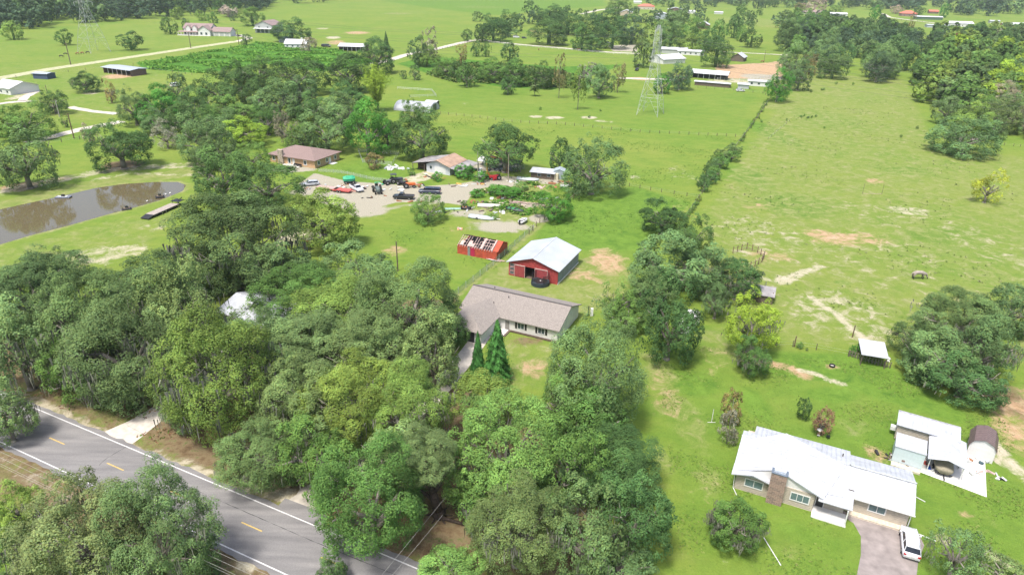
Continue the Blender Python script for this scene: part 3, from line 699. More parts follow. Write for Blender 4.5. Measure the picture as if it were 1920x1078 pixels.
def wood(pix, n_, rr, tints, label, group, h=(.7, .95), kind='oak', seed=1, mind=.75, clear=.2, parts=None, hh=0, stuff=None):
    """individual trees scattered over the patch of ground that the outline covers"""
    poly = [G(q[0], q[1], hh) for q in pix]; rnd = random.Random(seed)
    xs = [p.x for p in poly]; ys = [p.y for p in poly]; mine = []; tries = 0
    while len(mine) < n_ and tries < n_ * 60:
        tries += 1; x, y = rnd.uniform(min(xs), max(xs)), rnd.uniform(min(ys), max(ys))
        if not inside(poly, np.array([x]), np.array([y]))[0]: continue
        Rr = rnd.uniform(*rr)
        if any(math.hypot(x - a, y - b_) < (Rr + c) * mind for a, b_, c in mine): continue
        mine.append((x, y, Rr)); V = Rr * rnd.uniform(*h); hc = V * (1.0 + clear * .6)
        far = depth((x, y, 0)) > 430
        t = rnd.choice(tints); kd = kind if isinstance(kind, str) else rnd.choice(kind)
        if stuff: STUFF.setdefault(stuff, []).append((x, y, Rr, V, hc, t, rnd.randrange(1000)))
        else: tree_at(x, y, Rr, V, hc, t, kd, label, group, parts=(not far) if parts is None else parts, seed=rnd.randrange(1000))
    return mine

def build_stuff(name, label, leaves=1500):
    """a far wood that reads as one mass: all its crowns in one mesh"""
    Vs, Fs, Ts = [], [], []; o_ = 0; P = [lobed_crown(70 + i, 12, leaves, .19, sub=7) for i in range(6)]
    for x, y, Rr, V, hc, t, sd in STUFF[name]:
        v, f, tn = P[sd % 6]; a = (sd * .37) % 6.28; ca, sa = math.cos(a), math.sin(a); tc_ = np.array(TINT[t]) * (.85 + (sd % 31) / 100)
        q = np.stack([(v[:, 0] * ca - v[:, 1] * sa) * Rr + x, (v[:, 0] * sa + v[:, 1] * ca) * Rr + y, v[:, 2] * V + hc], 1)
        Vs.append(q); Fs.append(f + o_); o_ += len(q); Ts.append(tn * tc_)
    o = bpy.data.objects.new(name, np_mesh(name, np.vstack(Vs), np.vstack(Fs), LEAF, np.vstack(Ts))); COL.objects.link(o); tag(o, label, 'forest', kind='stuff')

# ================================================================== TREES, one by one
g0 = 'oaks crowding the lower left corner beyond the road'
# -- along the near road
T(5, 768, 100, 150, 'G', 'olive oak at the left frame edge overhanging the road', moss=500)
T(150, 1000, 250, 230, (.21, .27, .10), 'big pale olive oak at the bottom left corner in front of the road', moss=700, clear=.4)
T(300, 985, 190, 250, 'G', 'oak at the bottom left whose twin tops rise over the yellow road dashes', clear=.4, moss=500)
T(30, 945, 90, 100, 'YG', 'small yellow green tree at the left edge below the road')
T(15, 1030, 90, 110, 'GD', 'dark low tree in the bottom left corner of the frame')
T(370, 1045, 90, 80, 'GD', 'low dark green tree at the foot of the bottom left oaks beside the road line')
T(620, 1066, 56, 56, 'D', 'small dark tree top standing on the near road verge at the bottom edge')
T(842, 1062, 130, 95, 'BG', 'bright green tree at the bottom edge right of the road end', clear=.5)
# -- left mass
gl = 'moss hung oaks massed left of the pale driveway'
for i, (a, lab) in enumerate([
    ((55, 545, 170, 130, 'GD'), 'oak behind the left mass, nearest the pond bank at the left edge'),
    ((30, 640, 150, 170, 'G'), 'oak at the left edge directly above the red leaf litter slope'),
    ((150, 600, 200, 190, 'GD'), 'oak with bare dark limbs showing, second from the left edge'),
    ((275, 560, 220, 160, 'GD'), 'broad grey olive oak behind the mossy roadside oak'),
    ((235, 650, 220, 190, 'G'), 'mossy grey oak in the middle of the left mass'),
    ((335, 590, 160, 200, 'G'), 'oak at the right side of the left mass touching the white roof gap'),
    ((135, 690, 110, 110, 'M'), 'small bright oak low at the front of the left mass'),
    ((225, 715, 130, 90, 'G'), 'low oak draped with grey moss above the small green bush'),
    ((100, 500, 130, 70, 'GD'), 'oak top against the pale sand below the pond')]):
    T(*a, lab, moss=[400, 700, 600, 300, 900, 500, 200, 900, 0][i], clear=.35)
T(400, 690, 210, 220, 'YG', 'light green oak leaning over the pale concrete driveway', moss=700, clear=.35)
T(345, 745, 110, 100, 'G', 'low olive oak lobe beside the driveway mouth', moss=200)
T(480, 655, 170, 140, 'G', 'light olive oak in front of the hidden white roof', clear=.45)
T(438, 450, 238, 172, 'GD', 'very broad grey green oak between the pond and the road oaks', moss=500, clear=.3)
T(375, 510, 120, 80, 'GD', 'grey oak at the left foot of the very broad oak')
T(520, 500, 140, 100, 'GD', 'grey olive oak beside the fallen orange fronds')
T(560, 545, 190, 110, 'M', 'green oak just behind the hidden white roof', clear=.4)
T(670, 500, 150, 100, 'GD', 'round dark green oak left of the tall wooden pole', clear=.4)
T(462, 592, 100, 66, 'G', 'thin olive crown partly hiding the white roof', 'airy', clear=.6)
T(520, 625, 90, 70, 'GD', 'small oak crown at the right end of the hidden white roof', clear=.6)
# -- central mass
for i, (a, lab) in enumerate([
    ((640, 570, 190, 120, 'YG'), 'oak at the top of the central mass with yellowish crown'),
    ((765, 570, 200, 170, 'GD'), 'dark oak at the right of the central mass beside the ranch house driveway'),
    ((570, 640, 180, 130, 'G'), 'oak in the middle left of the central mass'),
    ((700, 650, 190, 150, 'G'), 'oak in the very centre of the central mass'),
    ((810, 650, 120, 150, 'G'), 'grey olive oak overhanging the narrow driveway'),
    ((560, 735, 170, 150, 'G'), 'oak left in the central mass above the sandy turnout'),
    ((665, 745, 190, 160, 'YG'), 'light oak with bare grey limbs in the central mass'),
    ((770, 760, 170, 170, 'YG'), 'light olive oak right of the bare limbs'),
    ((490, 845, 170, 130, 'GD'), 'dark spreading oak whose tips touch the red verge'),
    ((590, 850, 150, 150, 'M'), 'oak behind the sandy turnout'),
    ((690, 925, 210, 220, 'M'), 'big green oak leaning over the road at the bottom centre'),
    ((745, 855, 160, 150, 'G'), 'oak next to the thick dark forked trunk')]):
    T(*a, lab, clear=.4, moss=[0, 0, 300, 200, 0, 300, 500, 300, 200, 300, 0, 500][i])
T(905, 745, 130, 110, 'YG', 'bright light green tree below the twin pointed evergreens', clear=.5)
T(950, 830, 220, 200, 'BG', 'large bright yellow green tree at the bottom centre', clear=.5, moss=300)
T(880, 870, 120, 170, 'BG', 'bright green tree right of the thick dark forked trunk', clear=.4)
T(970, 980, 190, 180, 'G', 'tree hung with pale grey moss at the bottom centre', moss=1300, clear=.4)
T(930, 925, 140, 120, 'BG', 'bright green crown over the moss hung tree', moss=200)
T(1118, 690, 186, 200, 'GD', 'large green oak hiding the right end of the ranch house', clear=.3)
T(1065, 755, 120, 120, 'M', 'green oak lobe in front of the large oak by the ranch house')
T(1075, 860, 150, 170, 'M', 'green oak between the bright tree and the dark bottom oak', clear=.4)
T(1150, 870, 190, 150, 'D', 'dark oak standing at the left edge of the lower lawn', clear=.4)
T(1195, 960, 150, 200, 'D', 'dark oak at the bottom edge nearest the lower lawn', clear=.4)
T(1100, 990, 150, 190, 'GD', 'grey green mossy oak at the bottom edge left of the dark oak', moss=500, clear=.4)
T(1160, 1060, 140, 110, 'GD', 'low dark tree top at the bottom edge below the dark oaks')
T(932, 657, 58, 118, 'E', 'taller of the twin pointed evergreens before the ranch house', 'cone', clear=0.02, name='conifer_tree')
T(896, 662, 32, 82, 'E', 'shorter of the twin pointed evergreens before the ranch house', 'cone', clear=0.02, name='conifer_tree')
DBARK = mat('dark_bark', (.085, .060, .045), .95, var=.3, scale=3, bump=.6)
b0 = G(824, 966); r_ = empty('tree', (b0.x, b0.y, 0), 0, 'old tree with a thick dark forked trunk standing on bare soil at the bottom centre', 'tree'); up = G(797, 872, 9) - b0; up.z = 9
q = MB(); q.rod((0, 0, -.1), up * .12, .95, DBARK, .6, 9); q.rod(up * .12, up * .5, .6, DBARK, .48, 9); q.rod(up * .5, up, .45, DBARK, .25, 8); q.rod(up * .45, up * .6 + Vector((2.6, .6, 3)), .35, DBARK, .15, 7); q.rod(up * .3, up * .5 + Vector((-2.4, -.5, 1.5)), .3, DBARK, .12, 7)
for k in range(6): t = k * 1.05; q.rod((0, 0, .35), (math.cos(t) * 1.7, math.sin(t) * 1.7, -.05), .28, DBARK, .08, 6)
q.build('trunk', r_, True); c = bpy.data.objects.new('crown', proto('oakN', 2)); COL.objects.link(c); c.parent = r_; c.location = up + Vector((-.8, .8, 1.2)); c.scale = (4.4, 4.4, 3.0); c.color = (.15, .22, .08, 1)
d_ = place_log = empty('fallen_log', G(846, 978), R(-20), 'dark fallen log lying beside the thick forked trunk', 'log'); q = MB(); q.rod((-1.8, 0, .25), (1.8, 0, .22), .26, DBARK, .16, 8); q.rod((-.4, 0, .3), (.6, 1.1, .35), .1, DBARK, .04, 5); q.build('log', d_, True)
# -- middle right line
T(1243, 404, 88, 66, 'D', 'dark oak at the far end of the oak line beside the red barn lawn')
T(1300, 440, 76, 70, 'D', 'dark green oak second in the line at the pasture edge')
T(1250, 492, 150, 120, 'GD', 'broad grey green oak right of the tan patch behind the barn')
T(1320, 500, 110, 90, 'GD', 'oak hung with pale moss beside the round pen', moss=500)
T(1385, 520, 100, 70, 'D', 'dark spreading oak with a mossy leaning trunk at the pasture edge', moss=900, clear=.7)
T(1345, 560, 60, 60, 'GD', 'mossy oak behind the yellow green tree', moss=600, clear=.6)
T(1160, 560, 75, 80, 'M', 'mid green tree between the barn lawn and the ranch house', 'airy')
T(1175, 590, 90, 60, 'BG', 'lighter low tree behind the large oak by the ranch house')
T(1260, 595, 120, 160, 'D', 'tall dark oak with its crown down to the lawn in the centre right', clear=.12, vmax=1.5)
T(1222, 540, 100, 80, 'GD', 'oak joining the tall dark oak and the broad grey oak')
T(1414, 600, 104, 95, 'Y', 'yellow green round tree right of the oak line', clear=.8, moss=500)
T(1412, 665, 70, 70, 'M', 'green lower tree under the yellow green crown', moss=700)
T(1383, 975, 110, 100, 'M', 'small mossy oak on the lawn left of the white roofed house', moss=2600, clear=.5)
T(1374, 762, 42, 62, 'BR', 'upper of the two tall reddish crape myrtles left of the white roofed house', vmax=2, name='crape_myrtle', cat='shrub')
T(1368, 800, 42, 58, 'GR', 'lower of the two tall crape myrtles left of the white roofed house', vmax=2, name='crape_myrtle', cat='shrub')
T(1509, 764, 28, 42, 'D', 'small dark crape myrtle on the back lawn of the white roofed house', vmax=2, name='crape_myrtle', cat='shrub')
T(1545, 788, 38, 50, (.25, .16, .10), 'pinkish crape myrtle above the bird bath', vmax=2, name='crape_myrtle', cat='shrub', clear=.2)
T(1800, 1030, 110, 110, 'GD', 'thin grey green tree at the bottom right corner of the lawn', 'airy', clear=.7, moss=200)
T(1885, 1072, 120, 50, 'G', 'low olive tree in the bottom right corner', 'airy')
# -- right edge oaks
for a, lab, ms in [((1712, 635, 80, 70, 'GD'), 'small oak lobe right beside the white field shelter', 0), ((1800, 600, 170, 110, 'GD'), 'oak behind the right edge group with pale top', 200),
                   ((1890, 578, 110, 90, 'GD'), 'oak at the right frame edge behind the lawn', 200), ((1760, 662, 130, 105, 'GD'), 'dark oak in the middle of the right edge group', 100),
                   ((1850, 650, 120, 120, 'GD'), 'mossy oak right in the group at the frame edge', 500), ((1810, 706, 150, 84, 'D'), 'front dark oak of the right edge group over the lawn', 200)]:
    T(*a, lab, moss=ms)
T(1855, 350, 58, 60, 'FL', 'lone bush with yellow flowers in the right pasture', 'airy', clear=.05, name='flowering_bush', cat='bush', vmax=1.2)
# -- round the pond and the junk yard
T(40, 295, 118, 100, 'GD', 'round grey oak at the left edge behind the pond', moss=200, clear=.35)
T(222, 268, 118, 82, 'D', 'round dark oak behind the far bank of the pond', clear=.4)
T(415, 325, 110, 100, 'D', 'dark grey oak at the right end of the pond')
T(500, 345, 128, 80, 'D', 'dark oak between the pond and the brown roofed house')
T(470, 293, 75, 50, 'BG', 'bright green tree left of the brown roofed house')
T(385, 290, 60, 50, 'GD', 'grey oak over the sand bank at the right end of the pond')
T(605, 405, 140, 105, 'YG', 'feathery yellow green tree in front of the junk yard drive', clear=.35)
T(560, 395, 70, 60, 'YG', 'light green tree left of the feathery yellow green tree')
T(572, 453, 22, 36, (.5, .25, .11), 'orange brown dead fronds beside the feathery tree', 'palm', name='dead_palm', cat='palm')
T(702, 300, 36, 32, 'BR', 'small round brownish tree on the brick house lawn', clear=.3, V=2.4)
T(803, 390, 66, 52, (.13, .24, .06), 'bushy green shrub with cream flowers beside the black pickup', clear=.1, name='shrub', cat='shrub')
T(948, 275, 124, 84, 'D', 'broad dark oak behind the yellow crane truck', clear=.35)
T(1050, 290, 48, 60, 'D', 'dark narrow oak behind the small metal shed')
T(1112, 310, 118, 100, 'GD', 'big grey green oak right of the small metal shed', clear=.2)
T(1038, 381, 80, 56, 'B', 'bright green dome shaped tree at the fence corner', clear=.3)
T(790, 250, 108, 84, 'D', 'round dark oak behind the rust roofed house', clear=.3)
T(775, 212, 55, 45, 'M', 'green tree in front of the long arched white barn')
T(688, 235, 95, 92, 'B', 'bright dark green leafy tree behind the brick house lawn', clear=.35)
T(610, 238, 110, 80, 'GD', 'grey oak behind the brown roofed house roof')
T(640, 205, 100, 60, 'GD', 'grey oak behind the bright leafy tree')
T(706, 165, 66, 84, 'Y', 'yellow green bamboo clump left of the long arched barn', 'bamboo', clear=.02, name='bamboo_clump', cat='bamboo')
T(652, 135, 96, 64, 'D', 'dark round oak above the bamboo at the crop field edge')
T(706, 103, 74, 58, 'D', 'dark oak in front of the white barn by the road')
T(535, 240, 50, 58, 'GR', 'bare grey twiggy tree behind the brick house', 'airy', clear=.3)
T(455, 245, 85, 52, 'Y', 'pale yellow green tree in the middle of the left oaks')
T(520, 185, 104, 68, 'GD', 'pale topped grey oak in the middle of the left oaks')
T(560, 140, 110, 60, 'D', 'dark oak behind the pale topped grey oak')
T(480, 135, 90, 50, 'D', 'dark oak at the front edge of the crop field')
T(415, 170, 100, 70, 'D', 'dark oak left of the crop field corner')
T(440, 205, 90, 50, 'BG', 'leafy bright green tree left of the pale grey oak')
T(380, 255, 100, 85, 'GD', 'grey oak just behind the right end of the pond bank')
T(330, 165, 44, 50, 'GD', 'narrow tree by the hidden white van among the left oaks')
T(300, 195, 90, 70, 'B', 'leafy green tree left in the oak belt')
T(250, 200, 65, 60, 'GD', 'pale tree at the left end of the oak belt')
T(340, 225, 80, 60, 'D', 'dark oak low in the oak belt')
T(310, 250, 50, 50, 'GR', 'thin grey tree with white trunks in the oak belt', 'airy')
T(205, 170, 30, 40, 'BR', 'sparse brownish tree right of the spreading dark oak', 'airy', clear=.2)
T(165, 248, 34, 34, 'GR', 'pale twiggy tree where the white road ends', 'airy')
T(45, 225, 105, 60, 'M', 'wide green tree clump at the left edge below the white house')
T(10, 232, 50, 40, 'YG', 'light green tree at the left edge behind the round grey oak')
T(100, 190, 54, 40, 'D', 'dark oak behind the left utility pole')
T(120, 226, 18, 22, 'M', 'tiny tree between the two utility poles', 'airy')
T(158, 152, 56, 34, 'D', 'spreading dark oak with a low trunk below the stable', clear=.35)
for i, a in enumerate([(22, 56, 44, 30, 'YG'), (118, 69, 30, 26, 'M'), (243, 76, 48, 30, 'D'), (317, 48, 33, 28, 'M'), (331, 24, 28, 22, 'YG'), (377, 29, 20, 18, 'YG'), (398, 33, 20, 18, 'M'), (428, 21, 38, 18, 'P'),
                       (437, 30, 16, 16, 'DB'), (472, 31, 50, 30, 'M'), (348, 45, 16, 20, 'D'), (545, 56, 72, 40, 'D'), (578, 83, 34, 24, 'GR'), (461, 74, 22, 18, 'GD')]):
    T(*a, ['yellow tipped round tree at the left end of the far field', 'small tree left of the far transmission tower', 'dark round tree in the far field right of the tower', 'round tree left of the two storey house',
           'yellow topped tree behind the two storey house', 'light tree directly behind the two storey house roof', 'second light tree behind the two storey house', 'pinkish far tree behind the two storey house',
           'small dark tree below the pinkish far tree', 'large round tree between the two storey house and the grey gabled house', 'little dark tree at the left wall of the two storey house',
           'wide dark oak beside the grey gabled house', 'pinkish grey shrub tree before the small white house', 'bushy tree at the lane end below the two storey house'][i], clear=.3 if i < 3 else .2)
T(724, 78, 14, 36, 'D', 'narrow columnar dark tree beside the white road', 'cone', clear=.02, name='columnar_tree')
for i, a in enumerate([(782, 95, 40, 56, 'GD'), (806, 78, 36, 50, 'GR'), (800, 105, 50, 34, 'YG'), (778, 136, 24, 24, 'GD'), (756, 140, 14, 14, 'D'), (864, 105, 26, 40, 'BR'), (838, 125, 50, 34, 'M'), (875, 142, 44, 36, 'M'),
                       (862, 132, 40, 30, 'D'), (893, 91, 22, 26, 'D'), (911, 92, 20, 28, 'M'), (956, 97, 36, 32, 'D'), (876, 66, 22, 20, 'D'), (925, 130, 60, 40, 'M'), (965, 135, 60, 45, 'M'), (1003, 163, 24, 32, 'G'),
                       (952, 160, 32, 30, 'D'), (1020, 140, 50, 44, 'D'), (1050, 133, 28, 60, 'BR'), (1086, 155, 32, 60, 'YG'), (1125, 152, 56, 56, 'GD'), (1160, 145, 32, 50, 'BR'), (1105, 135, 40, 30, 'GR')]):
    T(*a, ['tall slim tree by the white road bend', 'tall pinkish bare crowned tree by the white road', 'yellowish undergrowth tree by the white road', 'small round tree on the field above the arched barn', 'tiny dark round bush above the arched barn',
           'slim brownish tree right of the tall road trees', 'green tree left in the hedgerow of the middle field', 'round tree in front of the hedgerow', 'dark tree inside the hedgerow left', 'left of the two small trees at the white road',
           'right of the two small trees at the white road', 'small dark tree alone on the stable pasture', 'small dark tree beside the white road end', 'green tree in the middle of the hedgerow', 'green tree right of the hedgerow middle',
           'small palm like tree with pale top at the hedgerow foot', 'dark bush at the hedgerow foot', 'dark tree at the right end of the hedgerow', 'slender brown crowned tree standing before the hedgerow',
           'slender light green tree standing before the big middle oak', 'big grey oak in the middle field', 'brownish tree right of the big middle oak', 'pale bare crown behind the middle oak'][i],
      'airy' if i in (1, 5, 18, 19, 21, 22) else 'palm' if i == 15 else 'oak', clear=1.1 if i in (18, 19) else .2)
for i, a in enumerate([(925, 52, 62, 44, 'D'), (952, 38, 50, 34, 'D'), (905, 62, 34, 30, 'D'), (1032, 28, 60, 34, 'D'), (1065, 45, 70, 34, 'D'), (1030, 60, 76, 42, 'D'), (1092, 68, 44, 44, 'M'), (1108, 78, 50, 30, 'D'), (1135, 42, 74, 44, 'D'),
                       (1150, 62, 60, 50, 'D'), (1185, 57, 60, 44, 'DB'), (1160, 12, 50, 26, 'M'), (1210, 65, 40, 36, 'YG'), (1098, 25, 8, 20, 'D'), (1262, 45, 60, 40, 'GD'), (1258, 70, 54, 44, 'D'), (1305, 55, 56, 38, 'M'),
                       (1298, 80, 50, 34, 'YG'), (1330, 75, 60, 34, 'D'), (1345, 97, 62, 50, 'D'), (1378, 50, 30, 42, 'D'), (1350, 55, 32, 34, 'M'), (1410, 72, 40, 30, 'D'), (1392, 62, 26, 26, 'M'), (1208, 98, 42, 50, 'GD'), (1275, 142, 54, 46, 'DB'),
                       (1242, 156, 38, 34, 'B'), (1390, 18, 16, 18, 'M'), (1425, 22, 14, 12, 'M'), (1327, 37, 7, 12, 'D'), (1409, 42, 7, 12, 'D'), (1201, 35, 6, 10, 'D')]):
    T(*a, ['dark oak left in the far dark clump', 'dark oak behind the far dark clump', 'dark oak at the left foot of the far dark clump', 'highest oak of the far middle group', 'dark oak right of the highest far oak', 'wide dark oak above the farm lane',
           'lighter green tree above the farm lane', 'low dark oak above the farm lane', 'dark oak left of the red roofed far house', 'oak below the red roofed far house', 'blue green oak below the far white barn', 'oak over the far pale lane', 'yellow green tree left of the transmission tower top',
           'thin dark far tree by the pale lane', 'oak right of the transmission tower top', 'dark oak behind the low grey stable roof', 'green oak left of the small white gable', 'feathery yellow green tree above the stables', 'dark oak behind the feathery tree',
           'large dark oak beside the riding arena', 'dark pointed oak right of the small white gable', 'green oak below the small white gable', 'dark oak above the arena lane', 'green tree next to the dark pointed oak', 'green oak left of the transmission tower shaft', 'dark blue green oak left of the long stable roof',
           'bright green tree at the foot of the transmission tower', 'left of two little far trees on the lawn', 'right of two little far trees on the lawn', 'small cypress beside the small white gable', 'tiny cypress on the far field', 'tiny cypress before the far white barn'][i],
      'airy' if i in (12, 17) else 'oak', clear=.2)
# -- right of the arena and the hedge row
for i, a in enumerate([(1489, 112, 66, 60, 'GD'), (1462, 158, 52, 56, 'B'), (1500, 140, 50, 50, 'GD'), (1520, 118, 30, 46, 'BR'), (1480, 60, 54, 60, 'GD'), (1510, 55, 60, 50, 'D')]):
    T(*a, ['grey oak beside the riding arena end', 'leafy green tree at the upper end of the vine hedge', 'dark grey oak above the vine hedge', 'brownish tree beside the horse paddock', 'tall grey oak above the arena end', 'dark oak right of the tall grey oak'][i])
hedge = [(1322, 352), (1330, 338), (1327, 325), (1338, 315), (1345, 303), (1356, 296), (1368, 290), (1378, 284), (1372, 298), (1352, 310), (1340, 330), (1318, 345)]
for px, py in hedge:
    T(px, py - 6, _rt.uniform(22, 34), _rt.uniform(18, 28), _rt.choice(['D', 'M', 'GD']), 'vine covered bush in the hedge between the two pastures', group='bushes in the hedge between the pastures', name='bush', cat='bush', clear=.0)
for k in range(14):
    px = 1385 + (1440 - 1385) * k / 13 + _rt.uniform(-2, 2); py = 268 - (268 - 188) * k / 13
    T(px, py, _rt.uniform(5, 12), _rt.uniform(4, 8), _rt.choice(['M', 'YG', 'BG']), 'small bush on the fence line running to the arena', group='small bushes on the far fence line', name='bush', cat='bush', clear=0)
for k in range(10):
    px = 1312 - 30 * k / 9; py = 372 + 40 * k / 9
    T(px, py, _rt.uniform(8, 13), _rt.uniform(7, 11), _rt.choice(['M', 'YG']), 'small weed bush on the fence below the vine hedge', group='weed bushes below the vine hedge', name='bush', cat='bush', clear=0)
# -- the wood on the right
gw = 'trees of the wood on the right'
wood([(1530, 110), (1575, 75), (1700, 70), (1790, 100), (1740, 150), (1610, 158), (1550, 150)], 48, (7.5, 11), ['D', 'GD', 'DB'], 'dark grey green oak in the wood right of the arena', 'oaks in the wood right of the arena', seed=3, mind=.66)
wood([(1722, 150), (1780, 95), (1960, 110), (1960, 185), (1850, 210), (1770, 225), (1735, 190)], 90, (6, 9.5), ['M', 'YG', 'GD', 'BG', 'M', 'Y'], 'mixed green tree in the wood at the right edge', 'mixed trees in the wood at the right edge', seed=5, mind=.62, stuff='wood')
wood([(1765, 232), (1850, 205), (1960, 200), (1960, 268), (1900, 262), (1800, 258)], 26, (5.5, 8.5), ['GD', 'G', 'GR', 'M', 'YG'], 'grey twiggy tree at the lower edge of the right wood', 'trees at the lower edge of the right wood', seed=6, clear=.0, mind=.65)
wood([(1440, 78), (1530, 50), (1660, 62), (1700, 74), (1560, 90), (1520, 112)], 60, (6.5, 10), ['D', 'GD', 'M', 'DB'], '', '', seed=4, stuff='wood', mind=.62)
wood([(1700, 78), (1760, 66), (1960, 72), (1960, 104), (1800, 98)], 60, (6, 10), ['D', 'M', 'GD', 'YG'], '', '', seed=7, stuff='wood', mind=.62)
build_stuff('wood', 'dense mixed wood filling the right side behind the pasture', 5000)
T(1812, 255, 130, 50, 'GD', 'large grey bush with white stems at the pasture corner of the wood', clear=.05, name='tree')
T(1880, 140, 70, 50, 'Y', 'yellow topped tree high in the right wood'); T(1792, 75, 18, 24, 'RD', 'single red leaved tree in the right wood')
T(1832, 62, 46, 34, 'D', 'oak on the far lawn right of the red leaved tree'); T(1893, 68, 30, 28, 'D', 'round oak at the right edge by the far lawn'); T(1866, 66, 18, 22, 'GR', 'thin grey tree beside the far lawn oak', 'airy')
T(1905, 165, 60, 40, 'Y', 'yellow green tree at the right edge of the wood', clear=.3)
for a, lab in [((1568, 18, 26, 14, 'M'), 'small tree behind the two long far houses'), ((1500, 14, 20, 16, 'BR'), 'brownish tree left of the long far houses'), ((1528, 10, 44, 16, 'P'), 'pinkish crowned tree behind the far houses'),
               ((1545, 26, 16, 12, 'M'), 'bush between the two long far houses'), ((1641, 24, 22, 24, 'B'), 'dark tree at the curving white drive'), ((1681, 18, 24, 14, 'P'), 'greyish round tree left of the red roofed far house'),
               ((1725, 20, 20, 14, 'D'), 'small oak right of the red roofed far house'), ((1772, 19, 20, 24, 'B'), 'pointed bright tree right of the far greenhouse'), ((1615, 52, 50, 30, 'D'), 'spreading oak on the far lawn edge'),
               ((1710, 45, 14, 40, 'BR'), 'tall brown topped tree before the far greenhouse'), ((1700, 65, 44, 26, 'D'), 'oak in front of the far greenhouse')]:
    T(*a, lab, 'airy' if 'tall' in lab else 'oak')
# -- far belts
wood([(-250, 60), (0, 59), (120, 52), (250, 38), (330, 31), (420, 28), (520, 16), (500, 2), (400, 2), (270, 0), (120, 22), (0, 22), (-200, 30)], 190, (11, 16), ['D', 'DB', 'GD', 'F', 'F'], '', '', seed=11, mind=.5, stuff='far_forest')
wood([(455, 14), (540, 8), (670, 3), (660, -18), (420, -18)], 60, (12, 18), ['DB', 'F', 'GD'], '', '', seed=12, mind=.5, stuff='far_forest')
wood([(-100, 8), (200, 6), (200, -6), (-100, -4)], 20, (14, 18), ['DB', 'F'], '', '', seed=16, mind=.5, stuff='far_forest')
wood([(1120, 2), (1250, 14), (1400, 19), (1420, 2), (1380, -14), (1130, -12)], 70, (10, 15), ['DB', 'F', 'GD'], '', '', seed=13, mind=.5, stuff='far_forest')
wood([(1440, 36), (1560, 46), (1600, 60), (1470, 60)], 16, (8, 11), ['D', 'DB', 'GD', 'M'], '', '', seed=19, mind=.6, stuff='far_forest')
wood([(1180, 40), (1300, 36), (1420, 48), (1400, 62), (1240, 62)], 14, (7, 11), ['D', 'DB', 'M', 'GD'], '', '', seed=20, mind=.6, stuff='far_forest')
wood([(895, 40), (1000, 20), (1100, 35), (1160, 60), (1010, 75), (910, 68)], 16, (7, 10), ['D', 'DB', 'D', 'GD'], '', '', seed=22, mind=.6, stuff='far_forest')
wood([(1440, 14), (1600, 17), (1780, 28), (2010, 38), (2100, 20), (1900, -4), (1700, -16), (1500, -18), (1430, -4)], 260, (12, 17), ['DB', 'F', 'F', 'GD', 'D'], '', '', seed=14, mind=.5, stuff='far_forest')
wood([(1410, 22), (1440, 20), (1460, 12), (1430, 4), (1405, 8)], 6, (7, 10), ['D', 'DB'], 'dark tree on the far lawn beside the pale road', 'dark trees on the far lawn', seed=15)
build_stuff('far_forest', 'dark bluish forest belts along the far edge of the fields', 1300)
# small shrubs on the pastures
gsr = 'small dark weeds and stumps dotted over the fields'
for px, py in [(1503, 219), (1508, 217), (1515, 221), (1522, 220), (1530, 218), (1521, 172), (1545, 168), (1541, 169), (1690, 256), (1750, 262), (1546, 240), (1475, 225), (1600, 158), (1013, 204), (1126, 208), (1105, 220), (1485, 150), (1495, 146), (1568, 157), (1720, 240), (1428, 228), (1424, 222), (1478, 160)]:
    T(px, py - 1, _rt.uniform(3.5, 7), _rt.uniform(3, 6), _rt.choice(['D', 'M']), 'small dark weed clump dotting the pastures', group=gsr, name='bush', cat='bush', clear=0, parts=False)
T(248, 756, 26, 20, 'BG', 'small bright green bush beside the pale driveway', clear=0, name='bush', cat='bush')
for px, py, wq, hq, t, lab in [(1601, 655, 18, 30, 'B', 'vines climbing the fence left of the field shelter'), (1500, 647, 14, 12, 'M', 'weeds beside the wooden post of the lawn fence'), (1513, 654, 6, 6, 'M', 'tiny weed on the lawn fence line'),
                           (820, 330, 22, 18, 'B', 'weedy bush in front of the rust roofed house'), (772, 322, 16, 14, 'M', 'little bush left of the rust roofed house'), (900, 330, 34, 20, 'B', 'left weeds beside the crane truck'), (870, 322, 40, 26, 'B', 'tall weeds between the rust roofed house and the crane truck'),
                           (895, 362, 28, 16, 'B', 'low weeds left of the junk heap in the yard'), (945, 357, 60, 24, 'B', 'wide weed thicket in the middle of the junk yard'), (975, 350, 36, 16, 'BG', 'weed thicket towards the small shed'), (925, 405, 24, 12, 'M', 'weeds behind the silver boat'),
                           (880, 320, 20, 20, 'B', 'weeds at the porch of the rust roofed house'), (985, 332, 20, 9, 'M', 'weeds beside the second pole in the junk yard'), (870, 380, 14, 10, 'M', 'small bush at the gravel bend'),
                           (590, 120, 30, 8, 'B', 'low crop bush row'), (1575, 98, 12, 10, 'Y', 'yellow bush in the upper belt')]:
    T(px, py, wq, hq, t, lab, clear=0, name='bush', cat='bush', vmin=.3)

